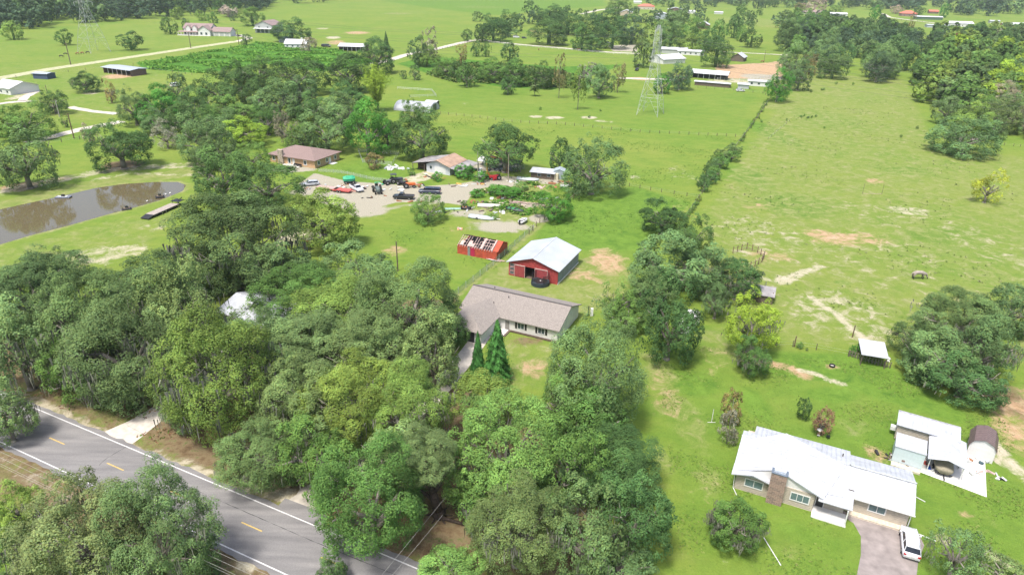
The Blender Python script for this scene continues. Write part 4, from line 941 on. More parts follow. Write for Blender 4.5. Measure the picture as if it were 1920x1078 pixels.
for px, py, wq, hq, t, lab in [(560, 175, 80, 60, 'GD', 'grey oak between the pale topped oak and the bamboo'), (590, 200, 70, 50, 'D', 'dark oak just above the grey oaks behind the brick house'), (480, 180, 70, 60, 'D', 'dark oak left of the pale topped oak'),
                           (445, 140, 70, 44, 'D', 'dark oak cutting the lower edge of the crop field'), (430, 235, 70, 60, 'GD', 'grey oak in front of the leafy bright green tree'), (500, 225, 70, 50, 'M', 'green oak right of the pale yellow green tree'),
                           (360, 195, 80, 60, 'D', 'dark oak in the middle of the oak belt'), (410, 280, 80, 60, 'GD', 'grey oak left of the dark oak at the brick house'), (290, 225, 60, 44, 'GD', 'small grey oak low at the left end of the oak belt'),
                           (650, 180, 70, 50, 'D', 'dark oak left of the bamboo clump'), (725, 240, 60, 60, 'D', 'dark oak left behind the round dark oak'), (570, 255, 70, 50, 'M', 'green tree peeking over the brown hip roof'), (395, 225, 60, 50, 'M', 'small green oak in the oak belt centre'),
                           (455, 395, 90, 60, 'GD', 'oak filling the gap between the pond oaks and the broad grey oak'), (90, 620, 120, 110, 'GD', 'oak filling the left mass behind the bare limbs'), (300, 640, 130, 120, 'GD', 'oak in the gap beside the mossy grey oak'),
                           (640, 640, 150, 110, 'G', 'oak between the left and the centre of the central mass'), (620, 800, 140, 110, 'G', 'oak under the bare grey limbs in the central mass'), (740, 690, 130, 100, 'G', 'oak behind the light olive oak in the central mass'),
                           (840, 610, 80, 90, 'D', 'dark oak touching the left end of the ranch house roof'), (1110, 780, 130, 120, 'M', 'oak below the large oak by the ranch house'), (1020, 930, 110, 110, 'GD', 'grey oak between the moss hung tree and the dark bottom oaks')]:
    T(px, py, wq, hq, t, lab)

# -- low growth nobody could count
KEEP_OUT = [[G(*q) for q in dv], [G(*q) for q in [(1660, 858), (1855, 938), (1850, 860), (1760, 845), (1690, 845)]]]
def tufts(name, label, pix, count, size, cols, seed, cluster=0, hgt=.8):
    poly = [G(*q) for q in pix]; rng = np.random.default_rng(seed)
    xs = np.array([p.x for p in poly]); ys = np.array([p.y for p in poly]); X = rng.uniform(xs.min(), xs.max(), count * 3); Y = rng.uniform(ys.min(), ys.max(), count * 3)
    ok = inside(poly, X, Y)
    for k_ in KEEP_OUT: ok &= ~inside(k_, X, Y)
    if cluster: ok &= (np.sin(X * cluster + 2 * np.sin(Y * cluster * .7)) + np.sin(Y * cluster * 1.3 + 1.7 * np.sin(X * cluster * .6)) + rng.normal(size=len(X)) * .45) > .55
    X, Y = X[ok][:count], Y[ok][:count]; k = len(X); q = 3
    P = np.repeat(np.stack([X, Y, 0 * X], 1), q, 0); s = size * rng.uniform(.5, 1.4, k); sz = np.repeat(s, q)[:, None]
    P += rng.normal(size=(k * q, 3)) * sz * np.array([.35, .35, 0]); P[:, 2] = rng.uniform(.15, .7, k * q) * sz[:, 0] * hgt
    d = rdir(rng, k * q); d[:, 2] = np.abs(d[:, 2]) + .5; V, Fq = leaf_quads(rng, P, d, 1.0)
    c4 = np.repeat(P, 4, 0); V = c4 + (V - c4) * np.repeat(sz, 4, 0); V[:, 2] = np.maximum(V[:, 2], .01)
    cols = np.array(cols); tone = np.repeat(cols[rng.integers(0, len(cols), k)], q, 0) * rng.uniform(.8, 1.2, (k * q, 1))
    o = bpy.data.objects.new(name, np_mesh(name, V, Fq, LEAF, tone)); COL.objects.link(o); tag(o, label, 'weeds', kind='stuff'); return o
tufts('crop_plants', 'dense leafy green crop filling the far left plot', [(258, 117), (440, 90), (480, 80), (640, 95), (700, 118), (640, 132), (600, 137), (500, 120), (380, 138), (280, 130)], 26000, 1.3, [(.06, .17, .02), (.10, .26, .03), (.17, .33, .05), (.14, .28, .04)], 21, .16)
tufts('hedgerow_undergrowth', 'rough undergrowth below the hedgerow of the middle field', [(800, 140), (830, 122), (940, 120), (1050, 135), (1110, 150), (1100, 168), (1000, 165), (920, 158), (850, 155)], 3500, 1.9, [(.05, .10, .02), (.09, .16, .03), (.14, .18, .05)], 22)
tufts('pasture_weeds', 'small weeds and tufts scattered over the right pasture', [(1320, 380), (1440, 215), (1700, 180), (1750, 270), (1900, 300), (1960, 560), (1700, 640), (1480, 640), (1330, 480)], 3500, .40, [(.14, .20, .05), (.17, .22, .06), (.20, .22, .10), (.12, .19, .05)], 23, .13)
tufts('lawn_tufts', 'uneven tufts of grass over the lawns', [(1230, 640), (1700, 690), (1960, 830), (1960, 1100), (1280, 1100)], 12000, .20, [(.12, .21, .035), (.15, .23, .04), (.10, .19, .03), (.18, .22, .06)], 24, .35, .35)
tufts('meadow_tufts', 'uneven tufts of grass over the middle meadows', [(680, 400), (850, 560), (960, 480), (1200, 500), (1310, 370), (1400, 260), (820, 215), (1020, 400)], 7000, .35, [(.12, .21, .04), (.15, .23, .05), (.10, .19, .03)], 25, .14, .4)
tufts('verge_weeds', 'weeds and dry leaves on the near road verge', [(60, 745), (330, 850), (520, 920), (640, 985), (560, 890), (420, 820), (280, 750), (120, 700)], 3500, .3, [(.12, .20, .03), (.26, .14, .08), (.30, .22, .12), (.09, .15, .03)], 26, .5, .5)
tufts('junkyard_weeds', 'rank weeds growing between the junk in the yard', [(880, 365), (960, 340), (1010, 345), (1005, 400), (960, 410), (880, 400)], 1800, .8, [(.06, .17, .02), (.10, .24, .03), (.16, .22, .06)], 27, .3)

# ================================================================== BUILDINGS
GR = R(-25)      # the lots share one grid, turned 25 degrees
def place(name, px, py, label, cat, ang=GR, group=None, h=0):
    p = G(px, py, h); return empty(name, (p.x, p.y, 0), ang, label, cat, group)
def face(f, x0, x1, y0, y1):
    return {'front': ((x0, y0), (1, 0)), 'right': ((x1, y0), (0, 1)), 'back': ((x1, y1), (-1, 0)), 'left': ((x0, y1), (0, -1))}[f]
def panel(parent, name, m, fc, s0, s1, z0, z1, d0=-.02, d1=.05, frame=None, fw=.09, bars=0, label=None):
    (ox, oy), (dx, dy) = fc; nx, ny = dy, -dx
    def bx(mb, a, b_, c, d, e, f, mm):
        P = [(ox + dx * s + nx * q, oy + dy * s + ny * q, z) for z in (c, d) for s, q in ((a, e), (b_, e), (b_, f), (a, f))]
        mb.hexa(P, mm)
    mb = MB(); bx(mb, s0, s1, z0, z1, d0, d1, m); o = mb.build(name, parent)
    if label: o['label'] = label
    if frame:
        f = MB(); e1 = d1 + .035
        bx(f, s0 - fw, s1 + fw, z0 - fw, z0, d0, e1, frame); bx(f, s0 - fw, s1 + fw, z1, z1 + fw, d0, e1, frame)
        bx(f, s0 - fw, s0, z0, z1, d0, e1, frame); bx(f, s1, s1 + fw, z0, z1, d0, e1, frame)
        for k in range(bars):
            c = s0 + (s1 - s0) * (k + 1) / (bars + 1); bx(f, c - .035, c + .035, z0, z1, d1 + .002, e1, frame)
        f.build('frame', o)
    return o
def gable(mb, x0, x1, y0, y1, ze, zr, m, t=.12, o=.4, axis='x'):
    """two roof planes with eaves; ridge along x or y"""
    if axis == 'x':
        yc = (y0 + y1) / 2; sl = (zr - ze) / (yc - y0); zo = ze - sl * o
        mb.slab([(x0 - o, y0 - o, zo), (x1 + o, y0 - o, zo), (x1 + o, yc, zr), (x0 - o, yc, zr)], t, m)
        mb.slab([(x0 - o, yc, zr), (x1 + o, yc, zr), (x1 + o, y1 + o, zo), (x0 - o, y1 + o, zo)], t, m)
    else:
        xc = (x0 + x1) / 2; sl = (zr - ze) / (xc - x0); zo = ze - sl * o
        mb.slab([(x0 - o, y0 - o, zo), (xc, y0 - o, zr), (xc, y1 + o, zr), (x0 - o, y1 + o, zo)], t, m)
        mb.slab([(xc, y0 - o, zr), (x1 + o, y0 - o, zo), (x1 + o, y1 + o, zo), (xc, y1 + o, zr)], t, m)
def hip(mb, x0, x1, y0, y1, ze, zr, m, o=.5, inset=None):
    x0 -= o; x1 += o; y0 -= o; y1 += o; yc = (y0 + y1) / 2; d = inset or (y1 - y0) / 2
    if x1 - x0 >= y1 - y0: a, b_ = (x0 + d, yc, zr), (x1 - d, yc, zr)
    else: xc = (x0 + x1) / 2; d = inset or (x1 - x0) / 2; a, b_ = (xc, y0 + d, zr), (xc, y1 - d, zr)
    c = [(x0, y0, ze), (x1, y0, ze), (x1, y1, ze), (x0, y1, ze)]; lo = [(x, y, z - .15) for x, y, z in c]
    vs = lo + c + [a, b_]; L_ = (x1 - x0 >= y1 - y0)
    fs = [(3, 2, 1, 0), (0, 1, 5, 4), (1, 2, 6, 5), (2, 3, 7, 6), (3, 0, 4, 7)]
    fs += [(4, 5, 9, 8), (5, 6, 9), (6, 7, 8, 9), (7, 4, 8)] if L_ else [(4, 5, 8), (5, 6, 9, 8), (6, 7, 9), (7, 4, 8, 9)]
    mb.add(vs, fs, m)
def pent(mb, x0, x1, y0, y1, ze, zr, m, axis='x'):
    """walls with gable ends"""
    if axis == 'x': mb.prismx([(y0, 0), (y1, 0), (y1, ze), ((y0 + y1) / 2, zr), (y0, ze)], x0, x1, m)
    else: mb.prism([(x0, 0), (x1, 0), (x1, ze), ((x0 + x1) / 2, zr), (x0, ze)], y0, y1, m)

# ---------------------------------------------------------------- 1 white roofed house
h = place('ranch_house', 1376, 914, 'cream ranch house with a white metal roof and a brick chimney on the right lawn', 'house', R(-25.5))
w_ = MB(); w_.box(0, 9.6, 0, 10, 0, 2.65, CREAM); w_.box(9.6, 13.2, 1.3, 10, 0, 2.65, CREAM); w_.build('wall', h)
w_ = MB(); w_.box(13.2, 20.3, 2.2, 10.3, 0, 2.75, CREAM); w_.prismx([(2.25, 2.75), (10.25, 2.75), (6.25, 4.0)], 13.3, 20.25, CREAM); w_.build('wall', h)
r = MB()
# main roof, ridge along x at y=6.2
def zfl(y): return 2.75 + (y + .55) * .205
r.slab([(-.55, -.55, 2.75), (13.2, .9, 2.95), (13.2, 6.2, 4.13), (-.55, 6.2, 4.13)], .16, ROOFW)
r.slab([(-.55, 6.2, 4.13), (13.2, 6.2, 4.13), (13.2, 7.6, 3.9), (-.55, 7.6, 3.9)], .16, ROOFW)
r.slab([(.9, 7.6, 3.9), (13.2, 7.6, 3.9), (13.2, 11.1, 2.95), (.9, 11.1, 2.95)], .16, ROOFW)
r.slab([(-.55, 7.6, 3.9), (.9, 7.6, 3.9), (.9, 8.0, 3.79), (-.55, 8.0, 3.79)], .16, ROOFW)
# big front gable, ridge along y at x=5.2
xg = 4.9; zg = 4.75
r.slab([(-.5, .1, 2.80), (xg, .1, zg), (xg, 8.6, zg), (-.5, 5.2, 3.95)], .16, ROOFWY)
r.slab([(xg, .1, zg), (10.5, -.55, 2.86), (12.6, 5.8, 4.12), (xg, 8.6, zg)], .16, ROOFWY)
# small front gable
r.slab([(-.6, -.75, 2.72), (2.0, -.75, 3.42), (2.0, 1.6, 3.46), (-.6, 1.6, 2.76)], .14, ROOFWY)
r.slab([(2.0, -.75, 3.42), (4.75, -.75, 2.72), (4.75, 1.6, 2.76), (2.0, 1.6, 3.46)], .14, ROOFWY)
r.build('roof', h)
r = MB(); gable(r, 13.2, 20.3, 2.2, 10.3, 2.8, 4.05, ROOFW, .16, .45); r.build('roof', h)
gw_ = MB(); gw_.add([(0, -.004, 2.6), (4.4, -.004, 2.6), (2.0, -.004, 3.28)], [(0, 1, 2)], WHITE); gw_.add([(6.0, .12, 2.6), (9.9, .12, 2.6), (6.0, .12, 4.2)], [(0, 1, 2)], WHITE)
gw_.add([(.6, .12, 2.9), (4.4, .12, 2.6), (4.4, .12, 4.35)], [(0, 1, 2)], WHITE); gw_.build('gable_panel', h)
BRK = mat_brick('chimney_brick', (.30, .20, .16), (.17, .12, .10), (.40, .35, .30), w=.55, h=.22)
c = MB(); c.box(4.1, 6.0, -.9, .12, 0, 4.8, BRK); ch = c.build('chimney', h)
c = MB(); c.box(4.05, 6.05, -.95, .17, 4.8, 4.9, mat('chimney_cap', (.16, .20, .25), .5)); c.box(4.35, 5.75, -.65, -.1, 4.9, 5.2, mat('flue_white', (.6, .66, .75), .4)); c.build('cap', ch)
fr = face('front', 0, 1, 0, 1)
for a, b_, n_ in ((1.25, 3.35, 1), (6.9, 9.0, 2)): panel(h, 'window', GLASSL, fr, a, b_, 1.0, 2.05, -.03, .02, WHITE, .13, n_)
panel(h, 'window', GLASSL, face('front', 0, 1, 2.2, 3), 15.9, 17.7, 1.15, 2.1, -.03, .02, WHITE, .13, 1)
panel(h, 'door', BLACK, face('front', 0, 1, 1.3, 2), 9.9, 10.8, .12, 2.1, -.02, .05, WHITE, .08)
p = MB(); p.box(9.62, 13.6, -1.1, 1.28, 0, .14, CONCW); p.build('porch_floor', h)
p = MB(); p.slab([(10.0, -.75, 2.62), (13.9, -.75, 2.62), (13.9, 2.35, 3.12), (10.0, 2.35, 3.12)], .12, ROOFWY); pr = p.build('porch_roof', h)
p = MB(); dk = mat('dark_flashing', (.12, .11, .10), .6); p.slab([(9.9, -.4, 2.75), (9.99, -.4, 2.75), (9.99, 2.4, 3.2), (9.9, 2.4, 3.2)], .2, dk); p.slab([(9.9, 2.36, 3.22), (13.9, 2.36, 3.22), (13.9, 2.46, 3.24), (9.9, 2.46, 3.24)], .2, dk); p.build('flashing', pr)
for x in (13.45,): q = MB(); q.box(x - .07, x + .07, -1.0, -.86, .14, 2.5, WHITE); q.build('porch_post', h)
q = MB(); q.box(13.7, 20.6, 1.35, 2.19, 0, .28, mat('cream_ledge', (.66, .58, .46), .85)); q.build('ledge', h)
for a, b_ in ((3.4, 4.6), (3.2, 3.4)): pass
q = MB(); q.box(5.6, 6.3, 3.6, 4.7, 4.55, 4.72, WHITE); q.build('skylight', h)
q = MB(); q.box(5.6, 6.2, 1.7, 2.9, 4.55, 4.70, WHITE); q.build('skylight', h)
q = MB(); q.rod((12.2, 8.4, 3.5), (12.2, 8.4, 4.1), .09, dk); q.build('roof_vent', h)
for pts in ([(-.35, -.3, 2.6), (-.2, -.12, 2.3), (-.1, -.1, .1), (.6, -1.4, .08)], [(20.5, 1.9, 2.6), (20.45, 2.05, 2.3), (20.45, 2.08, .12), (23.6, 1.5, .08)], [(20.5, 9.9, 2.6), (20.5, 9.6, .12), (22.8, 8.6, .08)]):
    q = MB(); [q.rod(pts[i], pts[i + 1], .055, WHITE, n=5) for i in range(len(pts) - 1)]; q.build('downspout', h)
rc = MB(); rc.slab([(-.6, 6.08, 4.2), (13.2, 6.08, 4.2), (13.2, 6.32, 4.2), (-.6, 6.32, 4.2)], .06, STEEL); rc.slab([(13.0, 6.12, 4.2), (20.8, 6.12, 4.2), (20.8, 6.38, 4.2), (13.0, 6.38, 4.2)], .06, STEEL); rc.slab([(4.8, -.05, 4.84), (5.0, -.05, 4.84), (5.0, 5.9, 4.84), (4.8, 5.9, 4.84)], .06, STEEL); rc.build('ridge_cap', h)
gt = MB(); gt.box(13.6, 20.8, 1.62, 1.74, 2.52, 2.66, WHITE); gt.build('gutter', h)

# ---------------------------------------------------------------- 2 grey shingle ranch house
SH = mat_shingle('grey_shingle', (.25, .222, .20)); STU = mat('white_stucco', (.72, .71, .67), .85, var=.06, scale=1)
h = empty('ranch_house', (-1.5, 113.1, 0), R(-24.5), 'white ranch house with a grey brown shingle roof and black shutters', 'house')
w_ = MB(); pent(w_, -8.8, 10.9, 0, 11.2, 2.6, 4.6, STU); w_.build('wall', h)
w_ = MB(); w_.box(-7.6, -1.2, -7.0, 0, 0, 2.6, STU); w_.build('wall', h)
r = MB(); gable(r, -8.8, 10.9, 0, 11.2, 2.75, 4.9, SH, .14, .5)
r.slab([(-8.3, -7.7, 2.55), (-4.4, -4.2, 4.1), (-4.4, 3.9, 4.12), (-8.3, .6, 2.75)], .14, SH)
r.slab([(-4.4, -4.2, 4.1), (-.55, -7.7, 2.55), (-.55, .8, 2.75), (-4.4, 3.9, 4.12)], .14, SH)
r.add([(-8.3, -7.7, 2.55), (-.55, -7.7, 2.55), (-4.4, -4.2, 4.1)], [(0, 1, 2)], SH); r.build('roof', h)
q = MB(); q.slab([(-9.3, 5.45, 4.98), (11.4, 5.45, 4.98), (11.4, 5.75, 4.98), (-9.3, 5.75, 4.98)], .08, mat('ridge_dark', (.11, .10, .10), .9)); q.build('ridge_cap', h)
fr = face('front', 0, 1, 0, 1)
for a in (3.0, 7.1):
    panel(h, 'window', GLASS, fr, a, a + 1.25, .95, 2.05, -.02, .03, WHITE, .1, 1)
    panel(h, 'shutter', BLACK, fr, a - .55, a - .15, .85, 2.15, 0, .06); panel(h, 'shutter', BLACK, fr, a + 1.4, a + 1.8, .85, 2.15, 0, .06)
gf = face('front', 0, 1, -7.0, 1)
panel(h, 'garage_door', mat('black_door', (.035, .035, .04), .6), gf, -7.0, -2.4, .02, 2.2, -.02, .04, WHITE, .12)
panel(h, 'door', mat('door_grey', (.25, .24, .22)), fr, .4, 1.3, .05, 2.1, 0, .05, WHITE, .08)
q = MB(); q.box(1.6, 10.9, -.45, -.02, 0, .22, mat('dark_mulch', (.10, .07, .05), .95)); q.box(1.2, 1.6, -2.6, -.02, 0, .2, WOOD); q.build('mulch_bed', h)
q = MB(); q.box(-1.15, 1.15, -3.2, -.02, 0, .12, CONCW); q.build('porch_floor', h)
for x, y in ((-5.5, 7.5), (-1.0, 4.4), (-3.2, 2.4)): q = MB(); q.rod((x, y, 3.6), (x, y, 4.9 - abs(y - 5.6) * .38 + .3), .09, BLACK); q.build('roof_vent', h)

# ---------------------------------------------------------------- 3 red barn
RED = mat('red_barn_board', (.42, .055, .055), .75, var=.16, scale=2, seam=(.35, 0)); GREYS = mat('grey_metal_siding', (.20, .27, .29), .6, var=.1, scale=1, seam=(.5, 1))
h = empty('red_barn', (-.8, 138.0, 0), R(-24.2), 'red barn with a shallow white metal roof and grey side wall behind the ranch house', 'barn')
W, D = 11.6, 13.2
w_ = MB(); w_.box(0, 3.1, 0, .15, 0, 3.3, RED); w_.box(6.6, W, 0, .15, 0, 3.3, RED); w_.box(3.1, 6.6, 0, .15, 2.75, 3.3, RED)
w_.prism([(0, 3.3), (W, 3.3), (W / 2, 5.15)], .003, .147, RED); w_.build('wall', h)
w_ = MB(); w_.box(W - .15, W, .15, D, 0, 3.3, GREYS); w_.box(0, .15, .15, D, 0, 3.3, GREYS); w_.box(.15, W - .15, D - .15, D, 0, 3.3, GREYS); w_.prism([(0, 3.3), (W, 3.3), (W / 2, 5.15)], D - .147, D - .003, GREYS); w_.build('wall', h)
q = MB(); q.box(0.2, W - .2, .2, D - .2, .01, .06, mat('dirt_floor', (.16, .12, .09), .95)); q.build('floor', h)
RWB = mat('bright_metal_roof', (.50, .54, .60), .4, var=.07, scale=.35, seam=(.75, 1))
r = MB(); gable(r, 0, W, 0, D, 3.4, 5.25, RWB, .12, .45, 'y'); r.build('roof', h)
q = MB(); q.box(W / 2 - .12, W / 2 + .12, -.45, D + .45, 5.2, 5.3, STEEL); q.build('ridge_cap', h)
BR_ = mat('red_door_board', (.36, .06, .065), .7, var=.1, scale=3, seam=(.3, 0)); TR = mat('pinkish_trim', (.55, .38, .35), .8)
for a, b_ in ((1.5, 3.9), (6.3, 9.2)):
    d = MB(); d.box(a, b_, -.16, -.06, .1, 2.75, BR_); dd = d.build('door', h)
    d = MB(); d.box(a - .06, b_ + .06, -.2, -.05, 2.75, 2.9, TR); d.box(a - .05, a + .04, -.19, -.05, .1, 2.75, TR); d.box(b_ - .04, b_ + .05, -.19, -.05, .1, 2.75, TR); d.build('trim', dd)
for i in range(3): panel(h, 'window', mat('louver_grey', (.10, .10, .11)), face('front', 0, 1, 0, 1), .35, 1.25, .5 + i * .9, 1.1 + i * .9, -.02, .03, mat('dull_trim', (.45, .42, .40)), .05)
q = MB(); q.box(W + .003, W + .08, 0, D, 0, .3, WHITE); q.build('base_trim', h)
# trampoline
tp = place('trampoline', 1013, 533, 'round black trampoline with a dark safety net in front of the red barn', 'trampoline')
q = MB(); q.lathe([(1.85, .82), (1.86, .86), (1.5, .87)], mat('trampoline_pad', (.03, .045, .06), .6), 28); q.build('pad', tp)
q = MB(); q.lathe([(1.5, .83), (1.5, .875)], BLACK, 28); q.lathe([(.18, .88), (.12, .885)], WHITE, 8); q.build('jumping_mat', tp)
q = MB(); q.lathe([(2.0, .05), (2.0, .8)], mat('skirt', (.025, .04, .05), .8), 28); q.build('skirt', tp)
NET = mat_net('black_net', (.02, .02, .025), .55); q = MB(); n_ = 28; vs = [(1.9 * math.cos(i * 2 * math.pi / n_), 1.9 * math.sin(i * 2 * math.pi / n_), z) for z in (.86, 2.6) for i in range(n_)]
q.add(vs, [(i, i + 1, i + 1 + n_, i + n_) for i in range(n_ - 1) if not 17 < i < 24], NET); q.build('safety_net', tp)
for i in range(8): t = i * math.pi / 4; q = MB(); q.rod((1.95 * math.cos(t), 1.95 * math.sin(t), 0), (1.95 * math.cos(t), 1.95 * math.sin(t), 2.65), .035, BLACK, n=5); q.build('pole', tp)

# ---------------------------------------------------------------- 4 ruined red shed
ORG = mat('orange_red_board', (.52, .085, .045), .8, var=.15, scale=1.2, seam=(.4, 0)); ORY = mat('orange_red_board_side', (.54, .09, .045), .8, var=.15, scale=1.2, seam=(.4, 1)); PALE = mat('pink_bare_wood', (.58, .42, .38), .85, var=.18, scale=2); CRIM = mat('crimson_door', (.45, .015, .07), .7)
h = empty('ruined_shed', (-13.1, 149.8, 0), R(-24.2), 'derelict orange red shed with its roof stripped to bare rafters', 'shed')
W, D = 10.3, 6.0
w_ = MB(); w_.box(0, 2.7, 0, .12, 0, 2.2, ORG); w_.box(3.5, W, 0, .12, 0, 2.2, ORG); w_.box(0, W, D - .12, D, 0, 2.6, ORG); w_.box(0, .12, .12, D - .12, 0, 2.2, ORY)
w_.prismx([(.12, 0), (D - .12, 0), (D - .12, 2.6), (D / 2, 3.7), (.12, 2.2)], W - .12, W, ORY)
w_.slab([(W - 1.0, .1, 2.3), (W + .3, .1, 2.3), (W + .3, D / 2, 3.85), (W - 1.0, D / 2, 3.85)], .06, ORY); w_.slab([(W - 1.0, D / 2, 3.85), (W + .3, D / 2, 3.85), (W + .3, D + .2, 2.5), (W - 1.0, D + .2, 2.5)], .06, ORY); w_.build('wall', h)
dk_ = MB(); dk_.box(.2, W - .2, D - .16, D - .125, .1, 2.5, mat('dark_clutter_and_shade', (.03, .03, .035), .9, var=.4, scale=3)); dk_.box(.125, .16, .2, D - .2, .1, 2.1, MATS['dark_clutter_and_shade']); dk_.box(W - .16, W - .125, .2, D - .2, .1, 2.1, MATS['dark_clutter_and_shade']); dk_.build('inner_shade_panel', h)  # near-black panels paint the interior shade onto the inside of the walls
panel(h, 'door', CRIM, face('front', 0, 1, 0, 1), 3.5, 4.6, 0, 2.1, 0, .06); panel(h, 'door', mat('grey_board', (.25, .26, .27)), face('front', 0, 1, 0, 1), 2.75, 3.4, 0, 2.1, -.05, .03)
rr = random.Random(3); sl = 1.5 / 3.0
for i in range(15):
    x = .1 + i * (W - 1.3) / 14; q = MB(); y1 = D / 2 if rr.random() < .85 else rr.uniform(1.2, 2.5)
    q.slab([(x, -.25, 2.18), (x + .09, -.25, 2.18), (x + .09, y1, 2.3 + sl * y1), (x, y1, 2.3 + sl * y1)], .16, PALE); q.build('rafter', h)
    if rr.random() < .7: q = MB(); q.slab([(x, D / 2, 3.8), (x + .09, D / 2, 3.8), (x + .09, D + .1, 2.65), (x, D + .1, 2.65)], .14, WOOD); q.build('rafter', h)
for i in range(4):
    y = .1 + i * .85; q = MB(); 
    for a, b_ in ((0, 2.2), (2.4, 5.2), (5.4, 8.9)):
        if rr.random() < .85: q.slab([(a + rr.uniform(0, .5), y, 2.36 + sl * y), (b_ - rr.uniform(0, .5), y, 2.36 + sl * y), (b_, y + .12, 2.4 + sl * y), (a, y + .12, 2.4 + sl * y)], .04, PALE)
    if q.v: q.build('batten', h)
q = MB()
for x, a, b_, wd in ((.6, 0, 1.3, .9), (2.6, 0, 1.6, .9), (3.5, 0, .8, .8), (6.0, -.1, 2.9, .5), (8.8, -.1, 3, .35)): q.slab([(x, a, 2.44 + sl * a), (x + wd, a, 2.44 + sl * a), (x + wd, b_, 2.44 + sl * b_), (x, b_, 2.44 + sl * b_)], .03, PALE)
q.build('roof_board', h)
q = MB(); q.box(.2, W - .2, .2, D - .2, .01, .3, mat('dark_clutter_and_shade', (.03, .03, .035), .9, var=.4, scale=3)); q.build('clutter', h)
pl = place('plank_pile', 922, 487, 'pile of pale planks fallen in front of the ruined red shed', 'planks', R(-24))
for i in range(12): q = MB(); x = rr.uniform(-2.5, .5); y = rr.uniform(-.6, .5); a = rr.uniform(-.25, .25); L = rr.uniform(1.8, 3.6); q.slab([(x, y, .15 + i * .02), (x + L, y + a, .12 + i * .02), (x + L, y + a + .22, .12 + i * .02), (x, y + .22, .15 + i * .02)], .05, PALE if i % 3 else WHITE); q.build('plank', pl)

# ---------------------------------------------------------------- 5 brown roofed brick house
BRW = mat_shingle('brown_shingle', (.23, .165, .15)); BRI = mat_brick('tan_brick', (.52, .33, .17), (.42, .25, .13), (.55, .45, .34), w=.5, h=.2)
h = place('brick_house', 507, 303, 'tan brick house with a brown hip roof left of the junk yard', 'house', R(-24))
L_ = (G(592, 316) - G(507, 303)).length
w_ = MB(); w_.box(0, L_, 0, 13, 0, 2.7, BRI); w_.build('wall', h); r = MB(); hip(r, 0, L_, 0, 13, 2.75, 5.0, BRW, .7); r.build('roof', h)
q = MB(); q.box(4.2, 6.2, -.8, .1, 0, 4.8, mat('pale_stone', (.50, .42, .34), .9, var=.25, scale=3)); q.build('chimney', h)
f_ = face('front', 0, 1, 0, 1); fR = face('right', 0, L_, 0, 13)
for s, a, b_ in ((1.3, .9, 2.0), (14.6, .8, 2.1), (8.0, .5, 2.2)): panel(h, 'window', GLASS, f_, s, s + .9, a, b_, -.02, .04, WHITE, .22)
panel(h, 'door', WHITE, f_, 9.7, 10.7, .05, 2.2, 0, .06)
for s in (1.6, 5.8, 10.2): panel(h, 'window', GLASS, fR, s, s + .9, .9, 2.0, -.02, .04, WHITE, .22)
panel(h, 'door', WHITE, fR, 7.3, 8.3, .05, 2.1, 0, .06)
q = MB(); q.box(6.5, 13.5, -1.7, -.02, 0, .15, CONCW); q.build('porch_floor', h)
q = MB(); q.box(L_ + .02, L_ + 2.2, 6.6, 9, 0, .16, CONCW); q.build('step', h)
b2 = MB(); b2.box(0, 3.2, 0, .5, .35, .45, BLACK); b2.box(0, 3.2, .4, .5, .45, .9, BLACK); [b2.box(x, x + .08, .02, .48, 0, .35, BLACK) for x in (.05, 1.6, 3.05)]
pb = empty('bench', h.matrix_basis @ Vector((10.9, -1.2, .15)), R(-24), 'dark bench on the porch of the brick house', 'bench'); b2.build('seat', pb)

# ---------------------------------------------------------------- 6 rust roofed house in the junk yard
h = place('old_house', 800, 322, 'white gabled old house with a rust red centre roof and grey side roofs', 'house', R(-27))
WS = mat('white_old_siding', (.62, .65, .70), .8, var=.08, seam=(.3, 2)); RR = mat('rust_red_roof', (.44, .30, .215), .8, var=.15, scale=.6, seam=(.6, 1)); GRY = mat('old_grey_roof', (.36, .34, .34), .6, var=.18, scale=.6, seam=(.6, 1))
w_ = MB(); pent(w_, 0, 9, 0, 10, 2.6, 4.3, WS, 'y'); w_.build('wall', h)
r = MB(); r.slab([(4.4, -.8, 4.55), (9.4, -.8, 2.85), (9.4, 10.5, 2.85), (4.4, 10.5, 4.55)], .12, RR); r.slab([(3.4, -.8, 4.2), (4.4, -.8, 4.55), (4.4, 10.5, 4.55), (3.4, 10.5, 4.2)], .12, RR)
r.build('roof', h)['label'] = 'rust red centre roof'
r = MB(); r.slab([(-5.2, -.8, 2.5), (3.35, -.8, 4.15), (3.35, 9, 4.15), (-5.2, 9, 2.5)], .1, GRY); r.build('roof', h)['label'] = 'grey left side roof'
r = MB(); r.slab([(9.45, -1.0, 2.78), (13.6, -1.0, 2.25), (13.6, 11, 2.25), (9.45, 11, 2.78)], .1, GRY); r.build('roof', h)['label'] = 'grey right side roof'
for x, y in ((-5.0, -.6), (-5.0, 8.8), (-.4, -.6), (13.4, -.8), (13.4, 5), (13.4, 10.8)): q = MB(); q.box(x - .08, x + .08, y - .08, y + .08, 0, 2.4, WOOD); q.build('post', h)
panel(h, 'garage_door', WHITE, face('front', 0, 1, 0, 1), 3.2, 7.4, 0, 2.3, 0, .05); panel(h, 'window', GLASS, face('front', 0, 1, 0, 1), 1.3, 2.2, 1.2, 2.2, -.02, .04, WHITE, .1)
q = MB(); q.box(-4.8, -.2, 2, 8.5, 0, 1.9, mat('porch_clutter', (.12, .07, .05), .9, var=.5, scale=2)); q.build('clutter', h)
